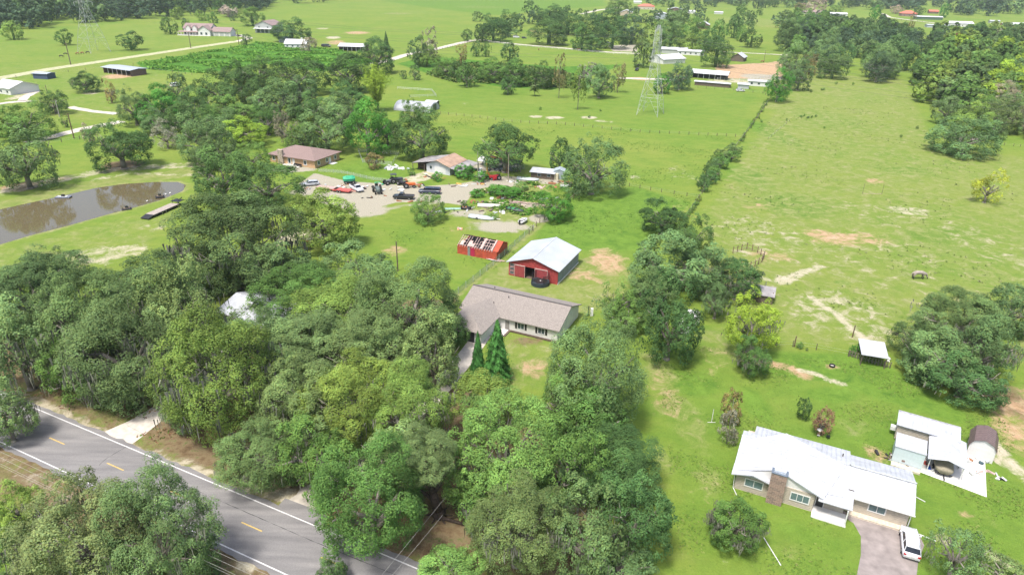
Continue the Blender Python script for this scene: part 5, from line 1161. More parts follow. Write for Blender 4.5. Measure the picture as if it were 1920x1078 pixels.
for k, (x, y) in enumerate(((10.0, 15.5), (12.5, 14.8), (15, 14.2))):
    s_ = empty('roof_sheet', h.matrix_basis @ Vector((x, y, 0)), R(-27), ['left', 'middle', 'right'][k] + ' white sheet roof leaning behind the rust roofed house', 'roof panel'); q = MB(); q.slab([(0, 0, 1.6), (2.2, 0, 1.5), (2.2, 3, 2.4), (0, 3, 2.5)], .06, WHITE)
    for a in (.1, 2.1): q.box(a - .04, a + .04, .1, .2, 0, 1.5, WOOD)
    q.build('sheet', s_)

# ---------------------------------------------------------------- 7 small sheds
h = place('open_shed', 995, 334, 'small wooden shed with a white sheet roof beside the tall metal shed', 'shed', R(-15))
q = MB(); q.box(0, 7.5, .1, 3.6, 0, 2.0, WOOD); q.build('wall', h); q = MB(); q.slab([(-.4, -.5, 2.15), (8.0, -.5, 2.15), (8.0, 4, 2.6), (-.4, 4, 2.6)], .1, ROOFW); q.build('roof', h)
for s in (2.2, 5.4): panel(h, 'window', GLASS, face('front', 0, 1, .1, 1), s, s + 1.1, .9, 1.7, 0, .03, WHITE, .06)
q = MB(); q.box(7.55, 8.9, .4, 3.2, 0, 2.0, mat('pale_yellow_board', (.68, .63, .45), .8)); q.build('side_closet', h)
h = place('metal_shed', 1038, 336, 'narrow pale blue grey metal shed under the big grey green oak', 'shed', R(-8))
mg = mat('pale_metal', (.42, .50, .54), .5, var=.1, seam=(.3, 0)); q = MB(); pent(q, 0, 3.4, 0, 3.6, 2.6, 3.2, mg, 'y'); q.build('wall', h); q = MB(); gable(q, 0, 3.4, 0, 3.6, 2.65, 3.3, mg, .06, .15, 'y'); q.build('roof', h); panel(h, 'door', mg, face('front', 0, 1, 0, 1), 1, 2.4, .05, 2.2, 0, .04)
# field shelter on the back fence
h = empty('field_shelter', (60.9, 102.4, 0), R(-18), 'small field shelter with a bright white flat roof on the lawn fence', 'shelter')
q = MB(); q.slab([(-.15, -.1, 2.3), (4.15, -.1, 2.3), (4.15, 5.3, 2.6), (-.15, 5.3, 2.6)], .09, ROOFWY); q.build('roof', h)
for x in (.1, 3.9):
    for y in (.2, 5.0): q = MB(); q.box(x - .07, x + .07, y - .07, y + .07, 0, 2.3, WOOD); q.build('post', h)
q = MB(); q.box(.2, 3.8, 4.9, 5.0, 0, 2.1, WOOD); q.build('wall', h)

# ---------------------------------------------------------------- 8 cluster right of the white roofed house
sheet('patio', [G(*q) for q in [(1664, 862), (1850, 932), (1847, 866), (1812, 850), (1760, 850), (1700, 850)]], .03, CONCW, 'white concrete slab around the trailer home', 'slab')
h = empty('mobile_home', (56.4, 81.4, 0), R(-30), 'long cream trailer home with a white metal roof behind the boxy white add on', 'mobile home')
q = MB(); q.box(0, 7.6, .4, 3.6, .3, 2.8, CREAM); q.build('wall', h); q = MB(); q.slab([(-.2, .1, 2.85), (7.8, .1, 2.85), (7.8, 3.4, 3.15), (-.2, 3.4, 3.15)], .1, ROOFW); q.slab([(-.2, 3.4, 3.15), (7.8, 3.4, 3.15), (7.8, 4.1, 3.0), (-.2, 4.1, 3.0)], .1, mat('lichened_roof', (.45, .45, .47), .8, var=.25, scale=2)); q.build('roof', h)
q = MB(); q.box(-.75, -.03, 1.4, 2.1, .9, 1.5, WHITE); ac = q.build('air_conditioner', h)
h = empty('box_trailer', (53.7, 76.7, 0), R(-30), 'boxy white cargo trailer body with a flat white roof beside the carport', 'trailer')
PB = mat('pale_blue_panel', (.60, .70, .74), .5, var=.04); q = MB(); q.box(0, 3.7, 0, 3.5, .25, 2.7, PB); q.build('body', h); q = MB(); q.box(-.08, 3.78, -.08, 3.58, 2.7, 2.8, ROOFWY); q.build('roof', h)
panel(h, 'vent', mat('vent_brown', (.25, .18, .16)), face('front', 0, 1, 0, 1), 1.2, 1.6, .6, .9, 0, .04)
q = MB(); q.box(0, 3.6, -1.1, -.1, 0, .3, mat('cream_step', (.62, .56, .45), .9)); q.build('step', h)
h = empty('carport', (57.4, 74.6, 0), R(-30), 'white metal carport over the covered boat', 'carport')
q = MB(); gable(q, 0, 4.1, 0, 6.2, 2.55, 3.1, ROOFWY, .08, .25, 'y'); q.build('roof', h)
for x in (.1, 4.0):
    for y in (.1, 3.2, 6.0): q = MB(); q.box(x - .05, x + .05, y - .05, y + .05, 0, 2.5, WHITE); q.build('post', h)
bt = empty('boat', (59.3, 73.6, 0), R(-24), 'boat under a tan fitted cover poking out of the carport', 'boat')
TAN = mat('tan_cover', (.32, .29, .21), .8, var=.1)
def boatring(x, w0, z0, z1): return [(-w0 * .55, x, z0), (-w0, x, (z0 + z1) / 2), (-w0 * .95, x, z1), (0, x, z1 + .18), (w0 * .95, x, z1), (w0, x, (z0 + z1) / 2), (w0 * .55, x, z0)]
q = MB(); q.loft([boatring(0, .8, .55, 1.25), boatring(.5, 1.1, .4, 1.3), boatring(2.4, 1.2, .35, 1.35), boatring(4.2, .9, .4, 1.4), boatring(5.2, .2, .8, 1.45)], TAN); q.build('cover', bt, True)
q = MB(); q.box(-1.05, 1.05, .2, .3, .3, .42, BLACK); q.box(-.06, .06, -1.0, 4.8, .28, .36, BLACK); q.build('boat_trailer', bt)
for x in (-1.15, 1.0): q = MB(); q.rod((x, 1.6, .3), (x + .16, 1.6, .3), .3, BLACK, n=14); q.build('wheel', bt)
h = empty('garden_shed', G(1810, 853), R(-35), 'small white shed with a brown gambrel roof right of the carport', 'shed')
GB = mat('brown_gambrel_metal', (.17, .12, .115), .6, var=.12, seam=(.5, 1)); prof = [(0, 0), (3.2, 0), (3.2, 2.0), (2.75, 2.85), (1.6, 3.3), (.45, 2.85), (0, 2.0)]
q = MB(); q.prism(prof, 0, 4.0, WHITE); q.build('wall', h)
rp_ = [(-.15, 1.85), (.38, 2.93), (1.6, 3.42), (2.82, 2.93), (3.35, 1.85)]; q = MB()
for i in range(4): (a, za), (b_, zb) = rp_[i], rp_[i + 1]; q.slab([(a, -.2, za), (b_, -.2, zb), (b_, 4.2, zb), (a, 4.2, za)], .07, GB)
q.build('roof', h); panel(h, 'door', WHITE, face('front', 0, 1, 0, 1), 1, 2.2, .05, 1.9, 0, .05)

# ---------------------------------------------------------------- 9 roofs glimpsed under the trees
h = empty('white_house', G(420, 608, 0), R(-28), 'white roofed house almost hidden under the central oaks', 'house'); h.location.z = 0
q = MB(); q.box(0, 14, 0, 9, 0, 2.8, WHITE); q.build('wall', h); q = MB(); gable(q, 0, 14, 0, 9, 3.2, 4.6, ROOFW, .1, .8); q.build('roof', h)
h = empty('camper_trailer', G(1288, 632, 0), R(55), 'white camper roof peeking out right of the tall dark oak', 'camper'); h.location.z = 0
q = MB(); q.box(0, 6, 0, 2.4, .5, 2.7, WHITE); q.build('body', h); [panel(h, 'window', GLASS, face('front', 0, 6, 0, 2.4), s, s + .9, 1.5, 2.1, 0, .03) for s in (1, 3.6)]
[MB().rod((x, .1, .35), (x, .35, .35), .35, BLACK, n=12).build('wheel', h) for x in (2.4, 3.3)]
h = empty('low_shed', G(1395, 562, 0), R(-22), 'low grey sheet roofed shed behind the mossy leaning trunk', 'shed')
q = MB(); q.box(0, 5.5, 0, 4, 0, 1.7, WOOD); q.build('wall', h); q = MB(); q.slab([(-.3, -.3, 1.8), (5.8, -.3, 1.8), (5.8, 4.3, 2.1), (-.3, 4.3, 2.1)], .08, GRY); q.build('roof', h)

# ---------------------------------------------------------------- 10 generic far buildings
def far_house(px, py, W, D, ze, zr, wm_, rm, label, name='house', cat='house', ang=-25, axis='x', hipd=False, wins=0, wside=0, o=.5, chimney=False, open_front=False, windows_h=(.9, 2.0)):
    p = G(px, py); h = empty(name, (p.x, p.y, 0), R(ang), label, cat)
    q = MB()
    if open_front:
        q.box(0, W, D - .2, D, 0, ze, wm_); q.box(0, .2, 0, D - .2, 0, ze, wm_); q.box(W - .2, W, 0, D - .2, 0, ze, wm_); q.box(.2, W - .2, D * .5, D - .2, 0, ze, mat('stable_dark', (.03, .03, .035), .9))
    elif hipd: q.box(0, W, 0, D, 0, ze, wm_)
    else: pent(q, 0, W, 0, D, ze, zr, wm_, axis)
    q.build('wall', h); r = MB(); (hip(r, 0, W, 0, D, ze + .05, zr, rm, o) if hipd else gable(r, 0, W, 0, D, ze + .08, zr + .1, rm, .12, o, axis)); r.build('roof', h)
    for i in range(wins): s = W * (i + .5) / wins; panel(h, 'window', GLASS, face('front', 0, W, 0, D), s - .6, s + .6, *windows_h, -.02, .05)
    for i in range(wside): s = D * (i + .5) / wside; panel(h, 'window', GLASS, face('right', 0, W, 0, D), s - .6, s + .6, *windows_h, -.02, .05)
    if open_front:
        for i in range(1, 6): x = W * i / 6; q = MB(); q.box(x - .1, x + .1, 0, .2, 0, ze, WHITE); q.build('post', h)
    if chimney: q = MB(); q.box(W * .7, W * .7 + 1, D / 2 - .5, D / 2 + .5, ze, zr + 1.2, WHITE); q.build('chimney', h)
    return h
BRR = mat('brown_grey_roof', (.30, .22, .21), .9, var=.1); REDR = mat('red_tile_roof', (.62, .17, .12), .8, var=.1); LGR = mat('light_grey_roof', (.52, .54, .57), .6, var=.08); RWHT = mat('white_roof_far', (.62, .63, .66), .5, var=.06)
BLUE = mat('blue_grey_metal', (.42, .47, .54), .5, var=.08); SIDE = mat('grey_siding', (.48, .50, .49), .8, var=.05); DBR = mat('stable_brown', (.22, .14, .12), .9, var=.2)
# two storey house
h = far_house(346, 66, 25, 12, 6.0, 9.5, WHITE, BRR, 'large white two storey house with brown grey gables in the far left field', ang=-6, wins=5, windows_h=(3.9, 5.2), o=.6)
q = MB(); pent(q, 16, 27, -5, 3, 5.0, 8.5, WHITE, 'y'); q.build('wing', h); q = MB(); gable(q, 16, 27, -5, 3, 5.1, 8.7, BRR, .2, .6, 'y'); q.build('roof', h)
for x in (3, 9): q = MB(); pent(q, x, x + 4, -1.2, 5, 6.6, 8.2, WHITE, 'y'); dm = q.build('dormer', h); q = MB(); gable(q, x, x + 4, -1.2, 5, 6.7, 8.4, BRR, .15, .3, 'y'); q.build('dormer_roof', dm)
q = MB(); q.slab([(-3.5, -4.5, 3.0), (16, -4.5, 3.0), (16, 0, 3.7), (-3.5, 0, 3.7)], .2, BRR); q.build('porch_roof', h)
for i in range(8): x = -3.2 + i * 2.7; q = MB(); q.box(x - .15, x + .15, -4.3, -4.0, 0, 2.9, WHITE); q.build('porch_column', h)
q = MB(); q.box(-3.5, 27, -5.5, -.02, 0, .5, CONCW); q.build('porch_floor', h)
for x in (-1, 3, 7, 11): panel(h, 'window', GLASS, face('front', 0, 1, 0, 1), x + 1.2, x + 3, .8, 2.5, 0, .06)
for x in (18, 22.5): panel(h, 'window', GLASS, face('front', 0, 1, -5, 1), x, x + 1.8, 1, 3, 0, .06)
q = MB(); pent(q, 27.2, 44, -2, 8, 4.0, 7.0, WHITE); q.build('garage_wing', h); q = MB(); gable(q, 27.2, 44, -2, 8, 4.1, 7.2, BRR, .2, .6); q.build('roof', h)
for x in (29.5, 34.3, 39.1): panel(h, 'garage_door', SIDE, face('front', 0, 1, -2, 1), x, x + 3.4, .1, 3, 0, .06)
h = far_house(479, 62, 17, 22, 7, 10.5, SIDE, BRR, 'grey gabled house with a brown roof behind the wide dark oak', ang=-8, axis='y', o=.6, wins=2, windows_h=(4.6, 5.8))
for x in (2, 6, 10): panel(h, 'garage_door', GLASS, face('front', 0, 1, 0, 1), x, x + 2.6, .3, 3.4, 0, .06)
q = MB(); q.slab([(-.5, -3, 3.8), (17.5, -3, 3.8), (17.5, 0, 4.5), (-.5, 0, 4.5)], .2, SIDE); q.build('porch_roof', h)
far_house(534, 90, 17, 10, 3.2, 6.0, WHITE, RWHT, 'small white house with a plain white roof by the far crop field', ang=-4, wins=4, chimney=True)
far_house(523, 80, 8, 7, 3, 4.2, BLUE, mat('navy_roof', (.05, .07, .16)), 'dark blue roofed lean to left of the small white house', 'outbuilding', 'outbuilding', ang=-4)
far_house(636, 96, 20, 11, 3.6, 5.2, DBR, RWHT, 'open white roofed barn right of the far crop field', 'barn', 'barn', ang=-6, open_front=True, o=.8)
h = far_house(195, 137, 25, 10, 3.4, 3.9, DBR, BLUE, 'low stable with a blue grey roof and dark stalls on the left field', 'stable', 'stable', ang=-28, open_front=True, o=1.0)
far_house(63, 148, 9, 6, 2.9, 3.3, mat('navy_wall', (.06, .09, .17)), BLUE, 'little navy blue shed with a grey roof by the far lane', 'shed', 'shed', ang=-10)
h = far_house(-14, 174, 15, 14, 3.2, 5.6, WHITE, RWHT, 'white house with a pool screen cut by the left frame edge', ang=-25, wins=3)
q = MB(); [q.rod((x, -4, 0), (x, -4, 3), .08, WHITE, n=4) for x in (2, 5, 8, 11)]; [q.rod((x, -4, 3), (x, 0, 3.2), .08, WHITE, n=4) for x in (2, 5, 8, 11)]; q.rod((2, -4, 3), (11, -4, 3), .08, WHITE, n=4); q.rod((2, -4, 1.5), (11, -4, 1.5), .06, WHITE, n=4); q.build('pool_screen', h)
# arched barn
p = G(738, 207); h = empty('arched_barn', (p.x, p.y, 0), R(-16), 'long arched white metal barn beside the bamboo clump', 'barn')
prof = [(6 * (1 - math.cos(t)), 3.6 * math.sin(t)) for t in [math.pi * i / 12 for i in range(13)]]
q = MB(); q.prismx([(12 - a, z) for a, z in prof], 0, 18, mat('arched_metal', (.46, .48, .51), .45, var=.07, seam=(.8, 0))); q.build('shell', h, False)
q = MB(); q.prismx([(11 - a * .83, z * .86) for a, z in prof], 18.01, 18.1, SIDE); q.build('end_wall', h); panel(h, 'door', GLASS, face('right', 0, 18.1, 0, 12), 4, 8, 0, 3, 0, .05)
h = far_house(798, 201, 5, 5, 2.4, 2.8, BLACK, RWHT, 'small black shelter with a white roof at the arched barn end', 'shelter', 'shelter', ang=-16)
# far middle farm
far_house(1196, 18, 26, 16, 4.5, 8, mat('cream_wall', (.62, .55, .45)), REDR, 'red roofed farmhouse among the far white barns', ang=-8, hipd=True, wins=4)
far_house(1163, 30, 16, 20, 4.5, 7.5, mat('tan_wall', (.55, .45, .35)), RWHT, 'cream building with a pale roof left of the red roofed far farmhouse', 'barn', 'barn', ang=-10, axis='y')
far_house(1226, 36, 22, 18, 5.0, 7.5, BLUE, RWHT, 'white roofed blue grey barn in front of the red roofed far farmhouse', 'barn', 'barn', ang=-12, axis='y', wins=2)
far_house(1252, 23, 22, 14, 4, 6.5, DBR, LGR, 'grey roofed barn right of the far farmhouse', 'barn', 'barn', ang=-10, axis='y')
far_house(1290, 26, 10, 8, 3, 4.5, WHITE, RWHT, 'little white shed right of the grey roofed far barn', 'shed', 'shed', ang=-10)
far_house(1188, 7, 14, 8, 3, 4.5, WHITE, RWHT, 'small white roof behind the red roofed far farmhouse', 'shed', 'shed', ang=-8)
far_house(1306, 54, 13, 12, 4.5, 7.5, DBR, RWHT, 'small white gabled barn beside the tiny cypress', 'barn', 'barn', ang=-20, axis='y')
far_house(1340, 27, 12, 7, 2.5, 3.5, WHITE, RWHT, 'white trailer on the far lawn behind the small gabled barn', 'trailer', 'trailer', ang=-5)
# stables round the arena
far_house(1240, 100, 20, 12, 3, 4.2, SIDE, LGR, 'low pale grey building behind the transmission tower', 'barn', 'barn', ang=-12)
far_house(1243, 121, 20, 16, 3.2, 5.6, WHITE, RWHT, 'wide white roofed barn right of the transmission tower', 'barn', 'barn', ang=28, axis='x', wins=0)
far_house(1270, 103, 20, 7, 3, 3.8, WHITE, RWHT, 'long white mobile home behind the wide white roofed barn', 'mobile home', 'mobile home', ang=-14, wins=5)
far_house(1298, 146, 20.5, 7, 3.4, 4.8, mat('dark_stall', (.05, .045, .06), .9), RWHT, 'long open stable with a white roof beside the dark blue green oak', 'stable', 'stable', ang=-25, open_front=True, o=1.1)
far_house(1302, 160, 20, 4, 2.2, 2.5, WOOD, RWHT, 'lower white roofed lean to in front of the long stable', 'stable', 'stable', ang=-25, o=.5)
far_house(1370, 115, 9, 12, 3, 5.6, WOOD, LGR, 'grey gabled shed beside the riding arena', 'shed', 'shed', ang=-28, axis='y')
far_house(1402, 161, 12, 5, 2.8, 3.3, WHITE, RWHT, 'white mobile home at the near side of the riding arena', 'mobile home', 'mobile home', ang=-18, wins=3)
far_house(1383, 166, 6, 4, 2.4, 3.0, LGR, LGR, 'pale grey shed left of the white mobile home', 'shed', 'shed', ang=-20)
# far right farms
far_house(1506, 27, 34, 11, 3, 5.2, mat('pink_white', (.66, .58, .55)), BRR, 'left of the two long pale far houses', ang=-6, wins=5)
far_house(1549, 30, 30, 11, 3, 4.6, WHITE, RWHT, 'right of the two long pale far houses', ang=-8, wins=5)
far_house(1690, 31, 22, 14, 4, 8, mat('mauve_wall', (.30, .20, .19)), REDR, 'far house with a bright red roof at the right wood', ang=-10, hipd=True, wins=3)
far_house(1742, 26, 14, 9, 3.4, 5.5, DBR, REDR, 'smaller red roofed far building behind the greenhouse', 'outbuilding', 'outbuilding', ang=-10)
far_house(1716, 37, 36, 10, 3.8, 4.8, mat('greenhouse_net', (.09, .16, .10), .8), RWHT, 'long dark green greenhouse with a white roof at the far right', 'greenhouse', 'greenhouse', ang=-10)
far_house(1776, 50, 30, 14, 4, 6, WHITE, RWHT, 'large white far house on the right lawn', ang=-10, wins=6)
far_house(1738, 52, 24, 10, 3, 3.6, BLUE, LGR, 'low blue grey roofed far shed left of the large white far house', 'shed', 'shed', ang=-12)
far_house(1856, 44, 12, 7, 3, 3.8, SIDE, LGR, 'small grey far shed right of the large white far house', 'shed', 'shed', ang=-12)
far_house(1897, 53, 26, 12, 4, 6, DBR, LGR, 'brown walled far barn at the right frame edge', 'barn', 'barn', ang=6)
far_house(1880, 51, 9, 9, 3, 4.5, mat('brick_red_wall', (.5, .16, .10)), RWHT, 'little red walled far building at the right frame edge', 'outbuilding', 'outbuilding', ang=-10)

# ================================================================== VEHICLES AND YARD THINGS
TYRE = mat('tyre_rubber', (.02, .02, .02), .85); RIM = mat('wheel_rim', (.45, .46, .48), .35, metal=.7)
CARG = mat('car_glass', (.015, .02, .03), .06, var=.05); LAMPW = mat('headlamp', (.75, .77, .8), .15); LAMPR = mat('tail_lamp', (.55, .02, .02), .2)
def paint(name, c): return mat('car_paint_' + name, c, .3, var=.03, coat=.6)
def car(px, py, ang, kind, pm, label, L=4.9, W=1.9, H=1.5, cat='car', small=True, dx=0, loc=None):
    p = G(px, py) if loc is None else Vector(loc); h = empty({'suv': 'parked_car', 'pickup': 'pickup_truck', 'van': 'van'}[kind], (p.x, p.y, 0), R(ang), label, cat)
    def ring(x, w0, z0, z1, z2, wt): return [(x, -w0 * .94, z0), (x, -w0, (z0 + z1) / 2), (x, -w0 * .97, z1), (x, -wt, z2), (x, wt, z2), (x, w0 * .97, z1), (x, w0, (z0 + z1) / 2), (x, w0 * .94, z0)]
    hw = W / 2; hood = .62 * H; belt = .66 * H; a = L / 2
    if kind == 'pickup': st = [(-a, .92, .3, .62, .66), (-a + .15, .98, .28, .66, .70), (-.2, 1, .26, .66, .70), (a * .38, 1, .26, .64, .68), (a * .55, .98, .26, .62, .66), (a - .35, .95, .28, .58, .62), (a, .82, .35, .50, .54)]
    else: st = [(-a, .88, .35, .55, .62), (-a + .2, .97, .26, .60, .66), (-a * .5, 1, .24, .62, .67), (a * .35, 1, .24, .60, .65), (a * .55, .98, .24, .56, .62), (a - .4, .95, .26, .50, .56), (a, .78, .33, .42, .47)]
    q = MB(); q.loft([ring(x, hw * w0, z0 * H * .9, z1 * H, z2 * H, hw * w0 * .86) for x, w0, z0, z1, z2 in st], pm); q.build('body', h, not small)
    c0, c1, f1 = {'suv': (-a + .25, a * .42, .75), 'pickup': (-a * .05, a * .50, .6), 'van': (-a + .1, a * .62, .7)}[kind]
    zb = .655 * H; zt = H
    if kind == 'suv': rg = [(c0, .80, zb), (c0 + .35, .74, zt * .97), (c1 - f1 * 1.0, .74, zt), (c1, .84, zb)]
    else: rg = [(c0, .84, zb), (c0 + .15, .76, zt * .98), (c1 - f1, .76, zt), (c1, .84, zb)]
    # glasshouse as a shaped block, roof skin on top
    q = MB(); (xa, wa, za), (xb, wb, zb_), (xc, wc, zc), (xd, wd, zd) = rg
    lo = [(xa, -hw * .88, zb), (xd, -hw * .88, zb), (xd, hw * .88, zb), (xa, hw * .88, zb)]; up = [(xb, -hw * wb, zb_), (xc, -hw * wc, zc), (xc, hw * wc, zc), (xb, hw * wb, zb_)]
    q.hexa(lo + up, CARG); q.build('window', h)
    q = MB(); q.hexa([(x, y, z - .005) for x, y, z in up] + [(x * 1.0, y * .97, z + .05) for x, y, z in up], pm)
    for (l0, u0) in zip(lo, up): q.rod((l0[0], l0[1] * 1.0, l0[2]), (u0[0], u0[1], u0[2] + .02), .045, pm, n=4)
    xm = (xb + xc) / 2
    for s in (-1, 1): q.rod((xm, s * hw * .89, zb), (xm, s * hw * .77, zt), .04, pm, n=4)
    q.build('roof', h)
    if kind == 'pickup':
        q = MB(); q.box(-a + .18, c0 - .1, -hw * .82, hw * .82, .60 * H, .705 * H, mat('bed_liner', (.03, .03, .035), .8)); q.build('cargo_bed', h)
    if not small and kind == 'suv':
        for s in (-1, 1): q = MB(); q.rod((xb + .1, s * hw * .62, zt + .1), (xc - .1, s * hw * .62, zt + .1), .03, STEEL, n=5); q.build('roof_rail', h)
        for x in (xb + .5, xc - .5): q = MB(); q.rod((x, -hw * .62, zt + .09), (x, hw * .62, zt + .09), .02, STEEL, n=4); q.build('roof_bar', h)
        for s in (-1, 1): q = MB(); q.box(xd - .25, xd - .05, s * hw * .95 - .02, s * hw * 1.16, zb - .02, zb + .14, pm); q.build('mirror', h)
        q = MB(); q.box(-a - .06, -a + .1, -hw * .86, hw * .86, .30 * H * .9, .40 * H, SIDE); q.build('bumper', h)
        q = MB(); q.box(-a - .025, -a + .05, -.27, .27, .42 * H, .50 * H, WHITE); q.build('number_plate', h)
    if L > 4:
        for s in (-1, 1):
            q = MB(); y = s * hw * .68; q.box(a - .16, a - .01, y - .17, y + .17, .40 * H, .47 * H, LAMPW); q.build('headlight', h)
            q = MB(); y = s * hw * .74; q.box(-a - .03, -a + .12, y - .14, y + .14, .47 * H, .62 * H, LAMPR); q.build('tail_light', h)
    for x in (-a * .60, a * .62):
        for s in (-1, 1):
            q = MB(); q.rod((x, s * hw * .80, .34), (x, s * hw * 1.005, .34), .34, TYRE, n=16); wq = q.build('wheel', h)
            q = MB(); q.rod((x, s * hw * .99, .34), (x, s * hw * 1.015, .34), .20, RIM, n=10); q.build('rim', wq)
    return h
WP = paint('white', (.74, .76, .80)); SP = paint('silver', (.52, .55, .60)); NP = paint('navy', (.03, .045, .09)); KP = paint('black', (.015, .018, .025))
car(1704, 1023, 66, 'suv', WP, 'white station wagon with red tail lights parked on the grey brown driveway', 5.2, 2.0, 1.6, small=False)
car(669, 357, -52, 'pickup', WP, 'white pickup truck in the junk yard nose towards the lawn', 6.0, 2.1, 1.8, cat='pickup truck')
car(757, 373, 176, 'pickup', KP, 'black pickup truck parked beside the palm like shrub', 6.1, 2.1, 1.8, cat='pickup truck')
car(806, 363, 176, 'van', NP, 'long dark blue van on the gravel of the junk yard', 6.6, 2.1, 1.9, cat='van')
car(582, 348, -160, 'suv', SP, 'silver car with a dark windscreen half hidden at the left end of the gravel drive', 5.4, 2.0, 1.5)
car(1194, 133, -110, 'suv', KP, 'black car parked on the grass left of the transmission tower', 5.2, 2.1, 1.8)
car(1198, 125, 170, 'suv', paint('dark_grey', (.06, .07, .09)), 'dark grey car parked behind the black car on the grass', 5.0, 2.0, 1.7)
car(43, 170, -10, 'suv', KP, 'dark parked vehicle beside the white house at the left edge', 6.5, 2.4, 2.0)
car(612, 89, -5, 'van', KP, 'black van between the two far white roofed buildings', 7.5, 2.6, 2.4, cat='van')
car(330, 163, 60, 'van', WP, 'white van roof half hidden among the left oaks', 5.8, 2.1, 2.1, cat='van')
car(1388, 172, 0, 'suv', WP, 'white car by the mobile home of the riding arena', 4.8, 1.9, 1.6)
car(1140, 82, 0, 'suv', SP, 'silver car parked under the far dark oaks', 4.8, 1.9, 1.6); car(1232, 22, -10, 'suv', KP, 'dark car beside the far farmhouse', 4.8, 1.9, 1.6)
car(1500, 26, -10, 'suv', KP, 'dark car at the left end of the long far houses', 4.8, 1.9, 1.6)
car(968, 72, -5, 'van', WP, 'white van under the far dark clump by the lane', 6, 2.2, 2.3, cat='van'); car(983, 73, -5, 'suv', KP, 'black car beside the white van under the far clump', 5, 2, 1.6)

def wheel(mb_name, parent, x, y, r, w=.3, m=TYRE):
    q = MB(); q.rod((x, y - w / 2, r), (x, y + w / 2, r), r, m, n=12); o = q.build('wheel', parent)
    q = MB(); q.rod((x, y - w / 2 - .02, r), (x, y + w / 2 + .02, r), r * .45, RIM, n=8); q.build('rim', o)
def tractor(px, py, ang, m, label, s=1.0, roof=True, loader=False):
    h = place('tractor', px, py, label, 'tractor', R(ang)); h.scale = (s, s, s)
    q = MB(); q.loft([[(x, -w1, z0), (x, w1, z0), (x, w1, z1), (x, w1 * .6, z1 + .12), (x, -w1 * .6, z1 + .12), (x, -w1, z1)] for x, w1, z0, z1 in ((-.9, .45, .6, 1.1), (0, .42, .6, 1.3), (1.7, .36, .6, 1.25), (1.9, .3, .7, 1.1))], m); q.build('hood', h)
    for y in (-.8, .8): wheel('', h, -.7, y, .72, .4); wheel('', h, 1.4, y * .85, .42, .28)
    q = MB(); q.box(-1.1, -.4, -.35, .35, 1.05, 1.25, BLACK); q.box(-1.15, -1.0, -.35, .35, 1.2, 1.7, BLACK); q.build('seat', h)
    if roof:
        q = MB(); [q.rod((x, y, 1.1), (x, y, 2.3), .04, BLACK, n=4) for x in (-1.1, .1) for y in (-.5, .5)]; q.box(-1.3, .3, -.65, .65, 2.3, 2.38, m); q.build('canopy', h)
    if loader:
        q = MB(); [q.rod((-.1, y, 1.2), (2.6, y, .6), .07, m, n=4) for y in (-.5, .5)]; q.box(2.5, 3.0, -.9, .9, .2, .7, RUST); q.build('loader', h)
    return h
tractor(742, 343, 20, mat('dark_machine', (.06, .07, .09), .6), 'dark grey tractor left of the orange tractor', 1.2, True, True)
tractor(728, 346, 40, mat('machine_grey', (.16, .17, .19), .6), 'grey tractor left of the dark grey tractor', 1.0, False)
tractor(753, 347, -30, mat('machine_black', (.03, .03, .04), .6), 'small black machine between the dark and the orange tractors', .95, False)
tractor(766, 352, 15, mat('orange_paint', (.70, .17, .04), .5), 'orange tractor near the long blue van', 1.15, False, True)
tractor(708, 361, -70, mat('machine_green_grey', (.13, .17, .16), .7), 'grey green tractor with twin wheels right of the white pickup', 1.35, False)
tractor(930, 337, 195, mat('tractor_red', (.62, .04, .05), .45), 'red tractor with a white canopy near the crane truck', 1.1, False, False)
# round red drum before the tractor
d = place('red_drum', 925, 338, 'round red drum standing before the red tractor', 'drum'); q = MB(); q.rod((0, -.4, .8), (.5, .6, .8), .8, mat('tractor_red', (.62, .04, .05)), n=16); q.build('shell', d)
# green covered wagon
d = place('covered_wagon', 655, 344, 'bright green covered hopper wagon behind the white pickup', 'wagon', R(20)); gg = mat('tarp_green', (.03, .38, .20), .5, var=.15)
q = MB(); q.loft([[(x, -w1, 1), (x, -w1 * 1.1, 1.7), (x, 0, 2.5 * k), (x, w1 * 1.1, 1.7), (x, w1, 1)] for x, w1, k in ((-1.8, .9, .9), (-1, 1.25, 1), (1, 1.25, 1), (1.8, .8, .88))], gg); q.build('tarp', d)
q = MB(); q.box(-1.7, 1.7, -.9, .9, .7, 1.0, BLACK); q.build('frame', d); [wheel('', d, x, y, .5, .3) for x in (-1.1, 1.1) for y in (-1.0, 1.0)]
